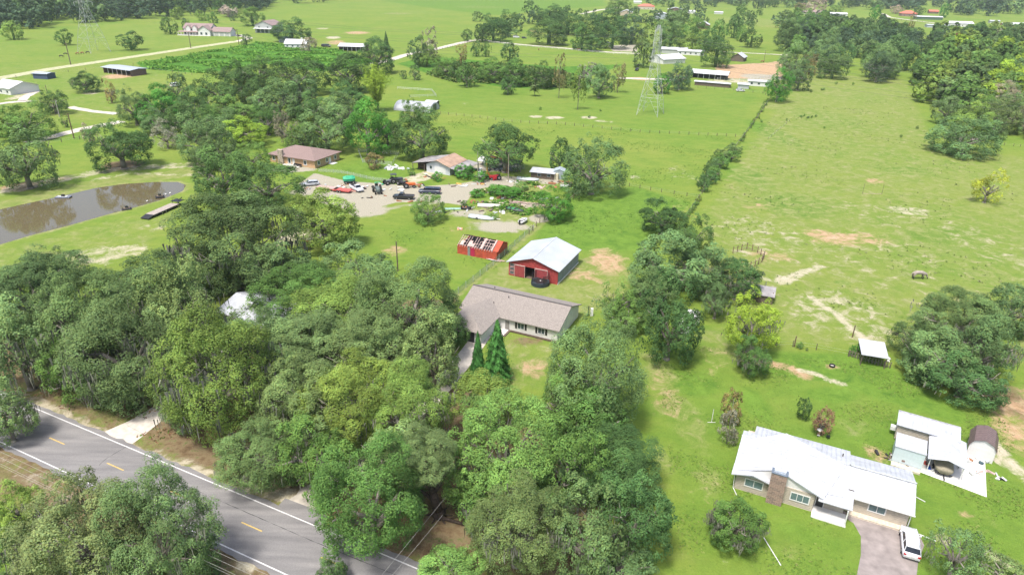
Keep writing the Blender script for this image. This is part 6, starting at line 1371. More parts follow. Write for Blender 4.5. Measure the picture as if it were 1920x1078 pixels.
# red flatbed trailers
def trailer(px, py, ang, L, W, m, dm, label, name='flatbed_trailer', neck=False, z=.8):
    h = place(name, px, py, label, 'trailer', R(ang)); q = MB(); q.box(-L / 2, L / 2, -W / 2, W / 2, z - .08, z + .03, dm); q.build('deck', h)
    q = MB(); [q.box(-L / 2, L / 2, y - .06, y + .06, z - .3, z - .08, m) for y in (-W / 2, W / 2)]; [q.box(-L / 2 + L * i / 8 - .04, -L / 2 + L * i / 8 + .04, -W / 2, W / 2, z - .2, z - .09, m) for i in range(9)]
    q.rod((L / 2, -.5, z - .2), (L / 2 + 1.6, 0, z - .2), .06, m, n=4); q.rod((L / 2, .5, z - .2), (L / 2 + 1.6, 0, z - .2), .06, m, n=4); q.build('frame', h)
    if neck: q = MB(); q.box(L / 2, L / 2 + 2.2, -W / 2, W / 2, z + .5, z + .62, m); [q.rod((L / 2, y, z), (L / 2 + .3, y, z + .6), .1, m, n=4) for y in (-.9, .9)]; q.rod((L / 2 + 2, 0, z + .6), (L / 2 + 3, 0, z + .9), .12, m, n=6); [q.rod((L / 2 + .4, y, z + .6), (L / 2 + .4, y, z + 1.4), .05, m, n=4) for y in (-1, 1)]; q.rod((L / 2 + .4, -1, z + 1.4), (L / 2 + .4, 1, z + 1.4), .05, m, n=4); q.build('gooseneck', h); q = MB(); q.slab([(-L / 2 - 2.0, -W / 2, z - .45), (-L / 2, -W / 2, z), (-L / 2, W / 2, z), (-L / 2 - 2.0, W / 2, z - .45)], .15, m); q.build('ramp', h)
    for x in (-L * .2, -L * .05):
        for y in (-W / 2 - .12, W / 2 + .12): wheel('', h, x, y, .4, .22)
    return h
RDP = mat('faded_red', (.55, .12, .10), .6, var=.15)
trailer(643, 360, -15, 5.5, 2.3, RDP, RDP, 'faded red trailer left of the white pickup')
trailer(615, 356, -18, 7, 2.2, RUST, mat('pink_deck', (.50, .36, .33)), 'long pinkish flatbed trailer left of the faded red trailer')
p0, p1 = G(278, 409), G(338, 383); trailer(306, 397, math.degrees(math.atan2(p1.y - p0.y, p1.x - p0.x)), 9.5, 2.6, BLACK, mat('grey_deck', (.40, .35, .31), .9, var=.15), 'long black gooseneck flatbed trailer on the pond lawn', neck=True)
# crane truck
h = place('crane_truck', 908, 336, 'white and yellow crane truck with its boom raised in the junk yard', 'crane truck', R(15)); YL = mat('crane_yellow', (.62, .42, .10), .6, var=.15)
q = MB(); q.box(-1.2, 1.0, -1, 1, .9, 1.2, BLACK); q.build('chassis', h); q = MB(); q.loft([[(x, -.95, z0), (x, .95, z0), (x, .8, z1), (x, -.8, z1)] for x, z0, z1 in ((-1.8, 1.0, 2.4), (-.3, 1.0, 2.6), (.0, 1.0, 2.3))], WHITE); q.build('cab', h)
panel(h, 'window', CARG, face('front', 0, 1, -.9, 1), -1.5, -.4, 1.7, 2.3, -.02, .05)
q = MB(); q.rod((1.0, 0, 1.2), (.75, .3, 6.3), .28, YL, .2, 6); q.build('boom', h); q = MB(); q.box(.4, 1.6, -.5, .5, 1.2, 1.9, mat('orange_paint', (.70, .17, .04))); q.build('winch', h)
for x in (-1.2, 1.1): [wheel('', h, x, y, .5, .3) for y in (-1, 1)]
# gantry
a = G(914, 322); b_ = G(951, 326); h = empty('gantry_beam', a, 0, 'long rusty orange beam held up beside the crane boom', 'beam'); d_ = b_ - a
q = MB(); q.rod((0, 0, 5.2), (d_.x, d_.y, 4.6), .18, mat('rusty_orange', (.52, .20, .08), .7, var=.2), n=4); q.rod((0, .5, 5.0), (d_.x, d_.y + .5, 4.4), .12, RUST, n=4); q.build('beam', h)
for t in (.02, .98): q = MB(); q.rod((d_.x * t, d_.y * t, 0), (d_.x * t, d_.y * t, 5), .1, RUST, n=5); q.build('support', h)
h = empty('equipment_shelter', G(918, 318), R(-20), 'dark open shelter full of machinery behind the gantry beam', 'shelter'); q = MB(); q.slab([(0, 0, 2.6), (10, 0, 2.6), (10, 5, 3.0), (0, 5, 3.0)], .1, mat('dark_roof', (.08, .08, .09), .7)); q.build('roof', h)
[MB().box(x - .08, x + .08, y - .08, y + .08, 0, 2.55, WOOD).build('post', h) for x in (.2, 5, 9.8) for y in (.2, 4.8)]
# boats
HULL = mat('boat_white', (.72, .75, .76), .35, var=.05); HULLG = mat('boat_silver', (.50, .56, .56), .35, var=.12)
def boat(px, py, ang, L, W, m, inner, label, flip=False, tr=True, z=.55, name='boat', cat='boat'):
    h = place(name, px, py, label, cat, R(ang)); k = [(-.5, .80), (-.3, 1), (.1, 1), (.35, .72), (.47, .25), (.5, .04)]
    q = MB(); rr_ = []
    for t, w0 in k:
        w1 = W / 2 * w0; x = t * L; rr_.append([(x, -w1 * .5, z), (x, -w1, z + .35), (x, -w1, z + .75), (x, w1, z + .75), (x, w1, z + .35), (x, w1 * .5, z)] if not flip else [(x, -w1, .1), (x, -w1 * .95, .5), (x, -w1 * .4, .85), (x, w1 * .4, .85), (x, w1 * .95, .5), (x, w1, .1)])
    q.loft(rr_, m); q.build('hull', h, True)
    if not flip: q = MB(); q.box(-.44 * L, .15 * L, -W * .36, W * .36, z + .76, z + .80, inner); [q.box(x, x + .35, -W * .36, W * .36, z + .8, z + 1.0, m) for x in (-.3 * L, 0)]; q.build('deck', h); q = MB(); q.box(-.5 * L - .35, -.5 * L, -.2, .2, z, z + 1.0, BLACK); q.build('outboard_motor', h)
    if tr: [wheel('', h, x, y, .32, .2) for x in (-.15 * L,) for y in (-W * .5, W * .5)]; q = MB(); q.rod((-.4 * L, 0, z - .1), (.7 * L, 0, z - .1), .06, STEEL, n=4); q.build('boat_trailer', h)
    return h
boat(904, 410, -17, 7.4, 2.4, HULLG, HULL, 'long silver white boat upside down on a trailer above the ruined shed', True)
boat(917, 388, -3, 6.5, 1.9, mat('old_white_hull', (.66, .64, .58), .7, var=.12), HULL, 'old cream boat hull lying upside down behind the silver boat', True, False)
boat(966, 397, -28, 5.2, 1.7, mat('dark_green_hull', (.05, .07, .06), .5), mat('green_litter', (.05, .28, .10), .8, var=.3), 'dark boat filled with green clutter beside the lumber', False, False, .1)
boat(981, 418, 60, 3.6, 1.6, WHITE, BLACK, 'white water scooter near the fence corner', False, False, .25, 'water_scooter', 'water scooter')
boat(875, 393, 0, 2.6, 1.4, BLACK, RUST, 'small black tub lying beside the old cream boat', False, False, .0, 'tub', 'tub')
boat(990, 338, -14, 7.2, 2.2, HULLG, HULL, 'pale flat pontoon boat before the small wooden shed', True, False)
boat(1061, 351, 15, 3.6, 1.8, SIDE, SIDE, 'grey covered boat under the big grey green oak', True, False)
for q_, lab in (((238, 393), 'left dark pump float at the pond edge'), ((300, 370), 'right dark pump float at the pond edge')):
    d = place('pump_float', *q_, lab, 'float', R(30)); q = MB(); [q.rod((-1.2, y, .1), (1.2, y, .1), .28, BLACK, n=8) for y in (-.5, .5)]; q.build('pontoon', d); q = MB(); q.box(-.8, .8, -.5, .5, .35, .5, WOOD); q.box(-.3, .4, -.3, .3, .5, 1.0, BLACK); q.build('pump', d)
d = place('floating_dock', 119, 370, 'small floating dock near the far pond bank', 'dock', R(5)); q = MB(); q.box(-2, 2, -.9, .9, -.05, .25, mat('dock_grey', (.18, .20, .26), .7)); q.box(-1.6, 1.2, -.6, .6, .25, .32, STEEL); q.build('deck', d); q = MB(); q.box(-.4, .4, -.3, .3, .32, .8, BLACK); q.build('box', d)
for i, (px, py) in enumerate(((319, 363), (311, 365), (276, 378))): d = place('duck', px, py, ['white duck nearest the pond corner', 'white duck second from the pond corner', 'white bird standing on the pond edge'][i], 'duck'); q = MB(); q.lathe([(.02, .0), (.18, .1), (.2, .2), (.05, .32)], WHITE, 8, squash=(1.6, 1)); q.rod((.25, 0, .2), (.32, 0, .5), .05, WHITE, n=6); q.rod((.3, 0, .5), (.45, 0, .48), .05, WHITE, .02, 6); q.build('body', d)

# heaps of junk: each piece a part of its heap
def heap(px, py, n_, sx, sy, mats_, label, name='junk_pile', cat='junk', size=(.3, .9), seed=1, flat=.5, ang=0, long=1.0):
    h = place(name, px, py, label, cat, R(ang)); rn_ = random.Random(seed)
    for i in range(n_):
        x, y = rn_.gauss(0, sx / 2), rn_.gauss(0, sy / 2); a, b2_ = rn_.uniform(*size) * long, rn_.uniform(*size); z = rn_.uniform(.05, .5) * flat; t = rn_.uniform(0, math.pi) if long == 1 else rn_.gauss(0, .25); c, s_ = math.cos(t), math.sin(t); q = MB()
        k = rn_.random()
        if k < .75:
            P = [(x + c * u - s_ * v_, y + s_ * u + c * v_, zz + (u / a) * rn_.uniform(0, .15)) for zz in (z * .2, z + .1) for u, v_ in ((-a, -b2_ * .5), (a, -b2_ * .5), (a, b2_ * .5), (-a, b2_ * .5))]; q.hexa(P, rn_.choice(mats_)); 
        else: q.rod((x - c * a, y - s_ * a, z + .1), (x + c * a, y + s_ * a, z + .2), .12, rn_.choice(mats_), n=6)
        q.build('piece', h)
    return h
heap(737, 316, 16, 4.5, 3.0, [WHITE, WHITE, HULLG], 'heap of white sheets on the lawn left of the rust roofed house', 'sheet_pile', 'sheets', (.5, 1.3), 2, .8)
heap(970, 383, 22, 9, 2.6, [PALE, WOOD, mat('pale_lumber', (.55, .47, .38), .9, var=.15)], 'pile of weathered lumber beside the green dome tree', 'lumber_pile', 'lumber', (.25, .6), 3, .7, -8, 5)
heap(916, 361, 14, 3.0, 1.6, [mat('sandy_heap', (.62, .50, .36)), WHITE, RUST], 'light junk heap among the weed thicket', seed=4)
heap(1047, 343, 14, 3.5, 2.2, [RDP, RUST, WOOD, mat('sandy_heap', (.62, .50, .36))], 'reddish board heap below the tall metal shed', seed=5, size=(.4, 1.4))
heap(600, 355, 12, 5, 1.2, [mat('sandy_heap', (.62, .50, .36)), RUST, SIDE], 'row of rusty scrap behind the silver car', seed=6)
heap(690, 352, 12, 3.5, 2.4, [SIDE, WHITE, BLACK, RUST], 'grey scrap between the white pickup and the grey green tractor', seed=7)
heap(715, 346, 10, 3.2, 1.8, [SIDE, gg, RUST, BLACK], 'mixed scrap with a green piece left of the tractors', seed=8)
heap(808, 332, 16, 3.2, 2.4, [RUST, SIDE, BLACK, WHITE], 'tangle of scrap on the sandy pad before the rust roofed house', seed=9)
heap(868, 328, 8, 2.5, 1.5, [WHITE, HULLG, BLACK], 'pale junk right of the rust roofed house', seed=10)
heap(893, 317, 16, 6, 3, [HULLG, WHITE, SIDE, BLACK], 'grey metal junk behind the crane truck', seed=11)
heap(940, 319, 14, 6, 3, [HULLG, SIDE, BLACK], 'grey scrap under the broad dark oak', seed=12)
heap(886, 379, 9, 3, 1.2, [RUST, WOOD], 'rusty scrap row above the small black tub', seed=13)
heap(1013, 332, 4, .8, .6, [WHITE, BLACK], 'bits of white and black junk at the shed corner', seed=14, size=(.2, .4))
heap(955, 341, 3, 2.0, .3, [WHITE], 'white board lying by the second pole', 'board', 'board', (.6, 1.1), 15, .3)
heap(862, 430, 7, 1.0, .8, [mat('orange_cloth', (.62, .32, .20)), PALE], 'orange pink heap behind the ruined shed', seed=16, size=(.3, .6))
heap(1770, 873, 14, 3.0, .9, [BLACK, SIDE, RUST, STEEL], 'dark bicycles and junk under the right side of the carport', seed=17, size=(.12, .45), ang=-25)
heap(1733, 872, 10, 1.2, 1.4, [BLACK, SIDE, mat('blue_plastic', (.03, .10, .42), .5), RDP], 'bins and a blue tarp between the box trailer and the carport', seed=18, size=(.15, .45))
heap(1822, 861, 10, 2.2, .8, [RUST, SIDE, WHITE, mat('dark_teal', (.05, .10, .13), .4)], 'garden machines in front of the small gambrel shed', seed=19, size=(.2, .6))
heap(1874, 898, 5, .7, .5, [BLACK, WHITE, mat('blue_plastic', (.03, .10, .42))], 'blue and white junk on the grass right of the slab', seed=20, size=(.15, .4))
heap(1672, 862, 12, 1.2, 1.6, [BLACK, WOOD, SIDE, CONCW], 'clutter against the left end of the trailer home', seed=21, size=(.15, .45))
heap(1700, 872, 3, 1.0, .8, [WOOD], 'low wooden clutter on the slab edge', seed=22, size=(.15, .3))
heap(1825, 884, 7, 2.6, 1.2, [PALE, SIDE], 'scattered pale boards on the white slab', seed=23, size=(.15, .5), flat=.2)
heap(1665, 675, 4, .8, .5, [WHITE, SIDE], 'pale junk at the right of the field shelter', seed=24, size=(.15, .4))
heap(1288, 540, 5, 1.2, .6, [mat('sandy_heap', (.62, .50, .36)), RUST], 'tan junk showing through the oak line', seed=25)
for i, (px, py, n_, mm, lab) in enumerate(((637, 349, 9, [RUST, SIDE, WHITE], 'rusty scrap between the silver car and the green wagon'), (777, 346, 8, [RUST, BLACK, SIDE], 'scrap iron right of the orange tractor'), (700, 371, 5, [BLACK, RUST], 'dark scraps on the gravel below the grey green tractor'),
    (849, 350, 7, [WHITE, SIDE, WOOD], 'pale scrap along the gravel bend right of the long blue van'), (903, 347, 8, [RUST, SIDE, YL], 'rusty scrap at the wheels of the crane truck'), (1000, 372, 10, [PALE, WOOD, SIDE], 'loose boards left of the green dome tree'),
    (932, 398, 8, [WOOD, SIDE, WHITE], 'boards and scrap right of the old cream boat'), (945, 372, 9, [WHITE, RUST, WOOD], 'mixed rubbish at the lower edge of the weed thicket'), (893, 392, 7, [SIDE, WOOD], 'grey boards between the tub and the old cream boat'), (1020, 352, 7, [PALE, RDP], 'reddish planks above the green dome tree'),
    (760, 378, 3, [RUST], 'rusty bits behind the black pickup'), (850, 398, 6, [SIDE, BLACK], 'dark sheets on the grass right of the bushy green shrub'), (728, 356, 5, [WHITE, SIDE], 'white bits on the gravel below the dark tractors'))):
    heap(px, py, n_, 4.5, 1.8, mm, lab, seed=40 + i, size=(.3, 1.0))
# bird bath, fire ring, pipe on the lawn
d = place('bird_bath', 1535, 816, 'white bird bath below the pinkish crape myrtle', 'bird bath'); q = MB(); q.lathe([(.22, 0), (.20, .08), (.09, .15), (.08, .75), (.2, .85)], WHITE, 12); q.build('pedestal', d); q = MB(); q.lathe([(.2, .85), (.42, .97), (.42, 1.02), (.34, .98), (.05, .93)], WHITE, 14); q.build('bowl', d)
d = place('plant_stand', 1552, 822, 'small dark plant stand beside the bird bath', 'stand'); q = MB(); [q.rod((x, 0, 0), (x * .3, 0, 1.1), .03, BLACK, n=4) for x in (-.25, .25)]; q.rod((0, -.25, 0), (0, 0, 1.1), .03, BLACK, n=4); q.lathe([(.25, .4), (.28, .46)], BLACK, 8); q.build('frame', d)
d = place('fire_ring', 1560, 687, 'dark metal fire ring on the back lawn', 'fire ring'); q = MB()
for i in range(18):
    a0, a1 = i * math.pi / 9, (i + 1) * math.pi / 9; q.hexa([(r_ * math.cos(t), r_ * math.sin(t), z) for z in (0, .35) for r_, t in ((.42, a0), (.5, a0), (.5, a1), (.42, a1))], BLACK)
q.build('ring', d); q = MB(); q.lathe([(.41, .01), (.38, .12)], mat('ash', (.55, .52, .5), .95), 12); q.build('ash', d)
d = place('drain_pipe', 1448, 1035, 'thin white drain pipe lying on the front lawn', 'pipe', 0); a, b_ = G(1432, 1008) - G(1448, 1035), G(1464, 1060) - G(1448, 1035); q = MB(); q.rod((a.x, a.y, .06), (b_.x, b_.y, .06), .06, WHITE, n=6); q.build('pipe', d)
d = place('clothes_pole', 1334, 792, 'white clothes pole at the left of the crape myrtles', 'pole', 0); q = MB(); q.rod((0, 0, 0), (0, 0, 2.4), .05, WHITE, n=6); q.rod((-.6, 0, .05), (.6, 0, .05), .04, WHITE, n=5); q.build('pole', d)
d = place('garden_post', 1103, 592, 'dark post beside a white box right of the ranch house', 'post', 0); q = MB(); q.box(-.1, .1, -.1, .1, 0, 2.1, BLACK); q.build('post', d); q = MB(); q.box(.4, .9, -.2, .3, 0, 1.6, WHITE); q.build('box', d)
d = place('soccer_goal', 1635, 364, 'thin soccer goal frame standing in the right pasture', 'goal', R(-3)); q = MB(); q.rod((-2.9, 0, 0), (-2.9, 0, 3.2), .05, WOOD, n=4); q.rod((2.9, 0, 0), (2.9, 0, 3.2), .05, WOOD, n=4); q.rod((-2.9, 0, .1), (2.9, 0, .1), .04, PALE, n=4); q.build('frame', d)
d = place('green_tarp', 853, 392, 'pale green netting lying left of the small black tub', 'tarp', R(5)); q = MB(); q.slab([(-3, -.7, .12), (3, -.6, .1), (3.2, .6, .18), (-2.8, .7, .12)], .06, mat('pale_green_net', (.30, .48, .40), .8, var=.2)); q.build('sheet', d)
for i, (px, py) in enumerate(((770, 404), (833, 399))): pass

# ================================================================== POLES, TOWERS, WIRES, FENCES, ANIMALS
def pole(px, py, ytop, label, r=.14, arm=0, h=None, light=False, m=WOOD, name='utility_pole', cat='utility pole'):
    b0 = G(px, py); H_ = h or height_at(b0, ytop); o = empty(name, (b0.x, b0.y, 0), 0, label, cat)
    q = MB(); q.rod((0, 0, 0), (0, 0, H_), r, m, r * .75, 8); q.build('pole', o)
    if arm: q = MB(); q.box(-arm, arm, -.06, .06, H_ - .6, H_ - .45, m); q.build('crossarm', o)
    if light: q = MB(); q.rod((0, 0, H_ - .2), (.8, -.5, H_ + .1), .05, STEEL, n=4); q.lathe([(.18, H_ - .02), (.2, H_ + .15)], STEEL, 8, (.8, -.5)); q.build('lamp', o)
    return o, H_
pole(746, 508, 453, 'lone wooden pole left of the green fence behind the central oaks', .16)
pole(139, 260, 213, 'tall brown wooden pole beside the white sand road', .22, m=mat('pole_brown', (.16, .10, .07), .9)); pole(112, 220, 190, 'grey utility pole with a street light behind the wide green clump', .2, light=True, m=mat('pole_grey', (.42, .39, .36), .9))
pole(133, 122, 81, 'utility pole in the far field with the dark horses', .3, 1.2); pole(358, 91, 62, 'utility pole in front of the two storey house', .3, 1.2); pole(448, 84, 55, 'utility pole at the lane end', .3, 1.2); pole(89, 176, 160, 'small pole above the dark oak left of the utility poles', .15)
pole(896, 338, 284, 'left greenish pole of the junk yard', .14, m=mat('pole_green_grey', (.30, .32, .22), .9)); pole(953, 341, 290, 'tall middle pole of the junk yard', .17, m=mat('pole_mid', (.34, .30, .22), .9)); pole(976, 323, 297, 'right pole of the junk yard before the broad oak', .14, m=mat('pole_mid', (.34, .30, .22), .9))
pole(1345, 122, 112, 'pale light mast at the corner of the riding arena', .12, light=True, m=STEEL); pole(1432, 118, 95, 'pole behind the riding arena', .15)
def sag(mb, a, b_, s, r, m, n_=16):
    a, b_ = Vector(a), Vector(b_); P = [a.lerp(b_, i / n_) - Vector((0, 0, s * 4 * (i / n_) * (1 - i / n_))) for i in range(n_ + 1)]
    for i in range(n_): mb.rod(P[i], P[i + 1], r, m, n=4)
# transmission towers
LAT = mat('tower_lattice', (.50, .53, .52), .5, metal=.2, var=.08)
def tower(cx, cy, base, Hh, ang, label):
    p = G(cx, cy); o = empty('transmission_tower', (p.x, p.y, 0), ang, label, 'transmission tower')
    lv = [(0, base / 2), (Hh * .21, base * .40), (Hh * .38, base * .29), (Hh * .52, base * .19), (Hh * .62, .14 * base), (Hh * .72, .13 * base), (Hh * .81, .125 * base), (Hh * .9, .12 * base), (Hh, .04 * base)]
    cs = [(-1, -1), (1, -1), (1, 1), (-1, 1)]; t = .055
    for sx, sy in cs:
        q = MB()
        for i in range(len(lv) - 1): (z0, w0), (z1, w1) = lv[i], lv[i + 1]; q.rod((sx * w0, sy * w0, z0), (sx * w1, sy * w1, z1), t * 1.9, LAT, n=4)
        q.build('leg', o)
    for k in range(4):
        a, b_ = cs[k], cs[(k + 1) % 4]; q = MB()
        for i in range(len(lv) - 1):
            (z0, w0), (z1, w1) = lv[i], lv[i + 1]; A0 = Vector((a[0] * w0, a[1] * w0, z0)); B0 = Vector((b_[0] * w0, b_[1] * w0, z0)); A1 = Vector((a[0] * w1, a[1] * w1, z1)); B1 = Vector((b_[0] * w1, b_[1] * w1, z1))
            if i: q.rod(A0, B0, t * .8, LAT, n=4)
            if i == 0: m_ = (A1 + B1) / 2; q.rod(A0, m_, t * .8, LAT, n=4); q.rod(B0, m_, t * .8, LAT, n=4); [q.rod(A0.lerp(A1, u), A0.lerp(m_, u), t * .6, LAT, n=4) for u in (.3, .55, .8)]; [q.rod(B0.lerp(B1, u), B0.lerp(m_, u), t * .6, LAT, n=4) for u in (.3, .55, .8)]
            else: q.rod(A0, B1, t * .8, LAT, n=4); q.rod(B0, A1, t * .8, LAT, n=4)
        q.build('bracing', o)
    ends = []
    for z, L in ((Hh * .72, 6.5), (Hh * .84, 6.0), (Hh * .95, 5.2)):
        for s in (-1, 1):
            q = MB(); e = Vector((0, s * L, z)); wd = base * .125
            for x in (-wd, wd): q.rod((x, s * wd, z - .2), e, t, LAT, n=4); q.rod((x, s * wd, z + 1.3), e, t * .8, LAT, n=4)
            q.build('crossarm', o); q = MB(); q.rod(e, e - Vector((0, 0, 2.4)), .14, STEEL, n=5); q.build('insulator', o); ends.append(e - Vector((0, 0, 2.4)))
    return o, ends
pA, pB = G(1219, 215), G(177, 98); ta = math.atan2(pA.y - pB.y, pA.x - pB.x)
oA, eA = tower(1219, 215, 10, 39, ta, 'pale lattice transmission tower standing in the middle field'); oB, eB = tower(177, 98, 15, 46, ta, 'pale lattice transmission tower in the far left field whose top is cut off')
def w_of(o, e): return Matrix.Translation(o.location) @ Matrix.Rotation(ta, 4, 'Z') @ e
WIRE = mat('wire_grey', (.12, .12, .13), .6)
for i in range(6):
    a = w_of(oA, eA[i]); b_ = w_of(oB, eB[i]); q = MB(); sag(q, b_, a, 9, .025, WIRE, 20); d_ = Vector((math.cos(ta), math.sin(ta), 0)); sag(q, a, a + d_ * 420, 10, .025, WIRE, 20); o = q.build('power_line')
    tag(o, 'thin transmission conductor strung between the two lattice towers', 'power line', 'conductors of the transmission line')
# wires along the near road
w0, w1 = G(0, 850, 6), G(430, 1050, 6); dd = (w1 - w0).normalized(); nn = Vector((-dd.y, dd.x, 0))
for i, (of, dz) in enumerate(((0, 0), (.7, 0), (1.4, .0), (.7, -1.6))):
    q = MB(); a = w0 - dd * 45 + nn * (of - .7) + Vector((0, 0, dz)); b_ = w0 + dd * 75 + nn * (of - .7) + Vector((0, 0, dz)); sag(q, a, b_, .8, .014, mat('wire_pale', (.40, .39, .36), .6), 24)
    tag(q.build('power_line'), ['power wire along the near verge, closest to the camera', 'middle power wire along the near verge', 'power wire along the near verge, closest to the road', 'lowest power wire along the near verge'][3 if i == 3 else i], 'power line')
for k, s_ in enumerate((-45, 75)):
    o = empty('utility_pole', (w0 + dd * s_)[:2] + (0,), math.atan2(dd.y, dd.x), ['utility pole off the left edge beside the near road', 'utility pole below the frame beside the near road'][k], 'utility pole'); q = MB(); q.rod((0, 0, 0), (0, 0, 7.2), .17, WOOD, .13, 8); q.build('pole', o); q = MB(); q.box(-.08, .08, -1.0, 1.0, 5.85, 5.98, WOOD); q.build('crossarm', o)
for i, (u, v) in enumerate((((712, 1078, 7.0), (835, 932, 6.2)), ((732, 1078, 7.0), (830, 965, 6.0)))):
    a, b_ = G(*u), G(*v); q = MB(); sag(q, a + (a - b_) * 1.2, b_, .25, .014, mat('wire_pale', (.55, .54, .50))); tag(q.build('service_wire'), ['upper', 'lower'][i] + ' of the two service wires crossing the road into the central oaks', 'wire')

# fences
def fence(pix, label, step=3.0, hp=1.3, rp_=.06, m=WOOD, rails=(), net=None, name='fence', rm=None, jit=.0, wire=True, maxn=100):
    P = [G(*q) for q in pix]; o = empty(name, P[0], 0, label, 'fence'); rn_ = random.Random(len(pix) + int(P[0].x)); O = P[0]; pts = []; q0 = MB()
    for i in range(len(P) - 1):
        a, b_ = P[i], P[i + 1]; k = max(1, round((b_ - a).length / step))
        pts += [a.lerp(b_, j / k) for j in range(k)]
    pts.append(P[-1]); base = None
    for i, p in enumerate(pts):
        hh = hp * (1 + rn_.uniform(-jit, jit))
        if base is None: q = MB(); q.rod((0, 0, 0), (0, 0, 1), rp_, m, n=5); base = q.build('post', o)
        else: c = base.copy(); COL.objects.link(c); c.parent = o; base2 = c; c.location = (p - O); c.scale = (1, 1, hh); continue
        base.location = p - O; base.scale = (1, 1, hh)
    for z in rails:
        q = MB(); [q.rod(pts[i] - O + Vector((0, 0, z)), pts[i + 1] - O + Vector((0, 0, z)), .045, rm or m, n=4) for i in range(len(pts) - 1)]; q.build('rail', o)
    if net:
        q = MB(); 
        for i in range(len(pts) - 1): a, b_ = pts[i] - O, pts[i + 1] - O; q.add([(a.x, a.y, .03), (b_.x, b_.y, .03), (b_.x, b_.y, hp * .95), (a.x, a.y, hp * .95)], [(0, 1, 2, 3)], net)
        q.build('mesh_panel', o)
    elif wire:
        q = MB(); [q.rod(pts[i] - O + Vector((0, 0, z)), pts[i + 1] - O + Vector((0, 0, z)), .012, STEEL, n=3) for i in range(len(pts) - 1) for z in (hp * .45, hp * .85)]; q.build('wire', o)
    return o
GN = mat_net('green_mesh', (.22, .42, .28), .42); CL = mat_net('chain_link', (.45, .48, .48), .30)
fence([(845, 563), (925, 498), (992, 437), (1000, 431)], 'green mesh fence running diagonally behind the ruined red shed', 3.2, 1.6, .05, STEEL, net=GN)
fence([(992, 440), (1012, 418), (1055, 390), (1082, 368)], 'old fence with wooden posts below the green dome tree', 3.0, 1.5, .09, mat('pole_brown', (.16, .10, .07)), rails=(1.3,), rm=mat('pale_lumber', (.55, .47, .38)))
fence([(812, 213), (900, 222), (960, 230), (1060, 235), (1200, 249), (1310, 254), (1396, 258)], 'long wire fence with dark posts crossing the middle field', 4.0, 1.3, .10, WOOD)
fence([(1086, 358), (1180, 350), (1240, 361), (1312, 372)], 'wire fence between the barn lawn and the middle field', 3.5, 1.2, .08, WOOD)
fence([(1445, 184), (1420, 222), (1385, 268), (1310, 372), (1285, 410)], 'fence hidden in the hedge between the pastures', 5, 1.3, .1, WOOD)
fence([(1425, 652), (1486, 650), (1530, 656), (1590, 668)], 'wire fence behind the lawn of the white roofed house', 5.2, 1.3, .07, WOOD)
fence([(1592, 668), (1612, 674), (1640, 683), (1668, 690)], 'weathered board fence in front of the field shelter', .45, 1.2, .10, mat('mossy_board', (.20, .19, .13), .9, var=.25), rails=(.4, 1.0))
for (px, py, yt, lab) in ((1489, 650, 630, 'thick dark post standing in the lawn fence'), (1598, 632, 610, 'tall dark post left of the field shelter'), (1455, 648, 632, 'dark post beside the yellow green tree'), (1447, 566, 549, 'dark post at the corner of the low grey shed'), (1407, 556, 543, 'dark post left at the low grey shed')):
    pole(px, py, yt, lab, .12, m=mat('pole_brown', (.16, .10, .07)), name='fence_post', cat='post')
fence([(1374, 475), (1390, 470), (1400, 467), (1420, 474), (1432, 483), (1428, 492), (1415, 500), (1398, 506), (1380, 498)], 'round pen of upright wooden posts beside the oak line', 1.6, 1.7, .10, mat('pen_post', (.22, .15, .10), .9), rails=(.5, 1.3))
fence([(1480, 228), (1440, 262)], 'leaning old rail in the pasture weeds', 6, .9, .06)
fence([(1770, 266), (1830, 268), (1900, 275), (1925, 277)], 'fence along the lower edge of the right wood', 3, 1.2, .08)
fence([(330, 245), (250, 262), (150, 262), (80, 272)], 'fence along the white sand road', 6, 1.4, .14, WOOD)
fence([(228, 758), (274, 724), (300, 735)], 'chain link fence beside the mossy roadside oak', 2.5, 1.2, .04, STEEL, net=CL)
fence([(395, 800), (460, 832)], 'chain link fence on the lawn right of the pale driveway', 2.5, 1.2, .04, STEEL, net=CL)
fence([(672, 285), (748, 290), (735, 310), (680, 305), (672, 285)], 'thin chain link pen around the small brownish tree', 3, 1.3, .05, STEEL, net=CL)
fence([(598, 322), (640, 325), (700, 338), (760, 345)], 'thin chain link fence along the gravel drive', 3, 1.1, .05, STEEL, net=CL)
fence([(745, 168), (810, 172), (818, 182), (770, 184)], 'pale pen rails behind the long arched barn', 4, 1.4, .06, STEEL, rails=(.7, 1.3), rm=STEEL)
fence([(890, 77), (975, 87), (1060, 94), (1150, 102), (1190, 104)], 'white board fence along the farm lane', 6, 1.3, .1, WHITE, rails=(.5, 1.1), rm=WHITE)
fence([(820, 95), (862, 85), (890, 79)], 'dark board fence beside the white road', 5, 1.3, .12, WOOD, rails=(.5, 1.1))
fence([(1345, 150), (1400, 152), (1438, 146), (1462, 140)], 'rail fence at the near side of the riding arena', 4, 1.4, .09, WHITE, rails=(.6, 1.2), rm=SIDE)
fence([(1262, 162), (1340, 168), (1430, 176), (1445, 184)], 'low fence along the stable paddock', 5, 1.3, .1, WOOD)
fence([(250, 127), (300, 133), (360, 141)], 'fence along the near edge of the far crop plot', 6, 1.2, .12, WOOD)
fence([(0, 150), (60, 143), (250, 122)], 'fence along the grassy lane in the far left field', 10, 1.3, .12, WOOD)
fence([(1440, 12), (1480, 17), (1530, 19)], 'dark rail fence before the far forest', 10, 1.5, .2, WOOD, rails=(.8, 1.3))
fence([(1740, 43), (1690, 39), (1650, 36)], 'dark fence before the far greenhouse', 8, 1.4, .15, WOOD, rails=(.8,))

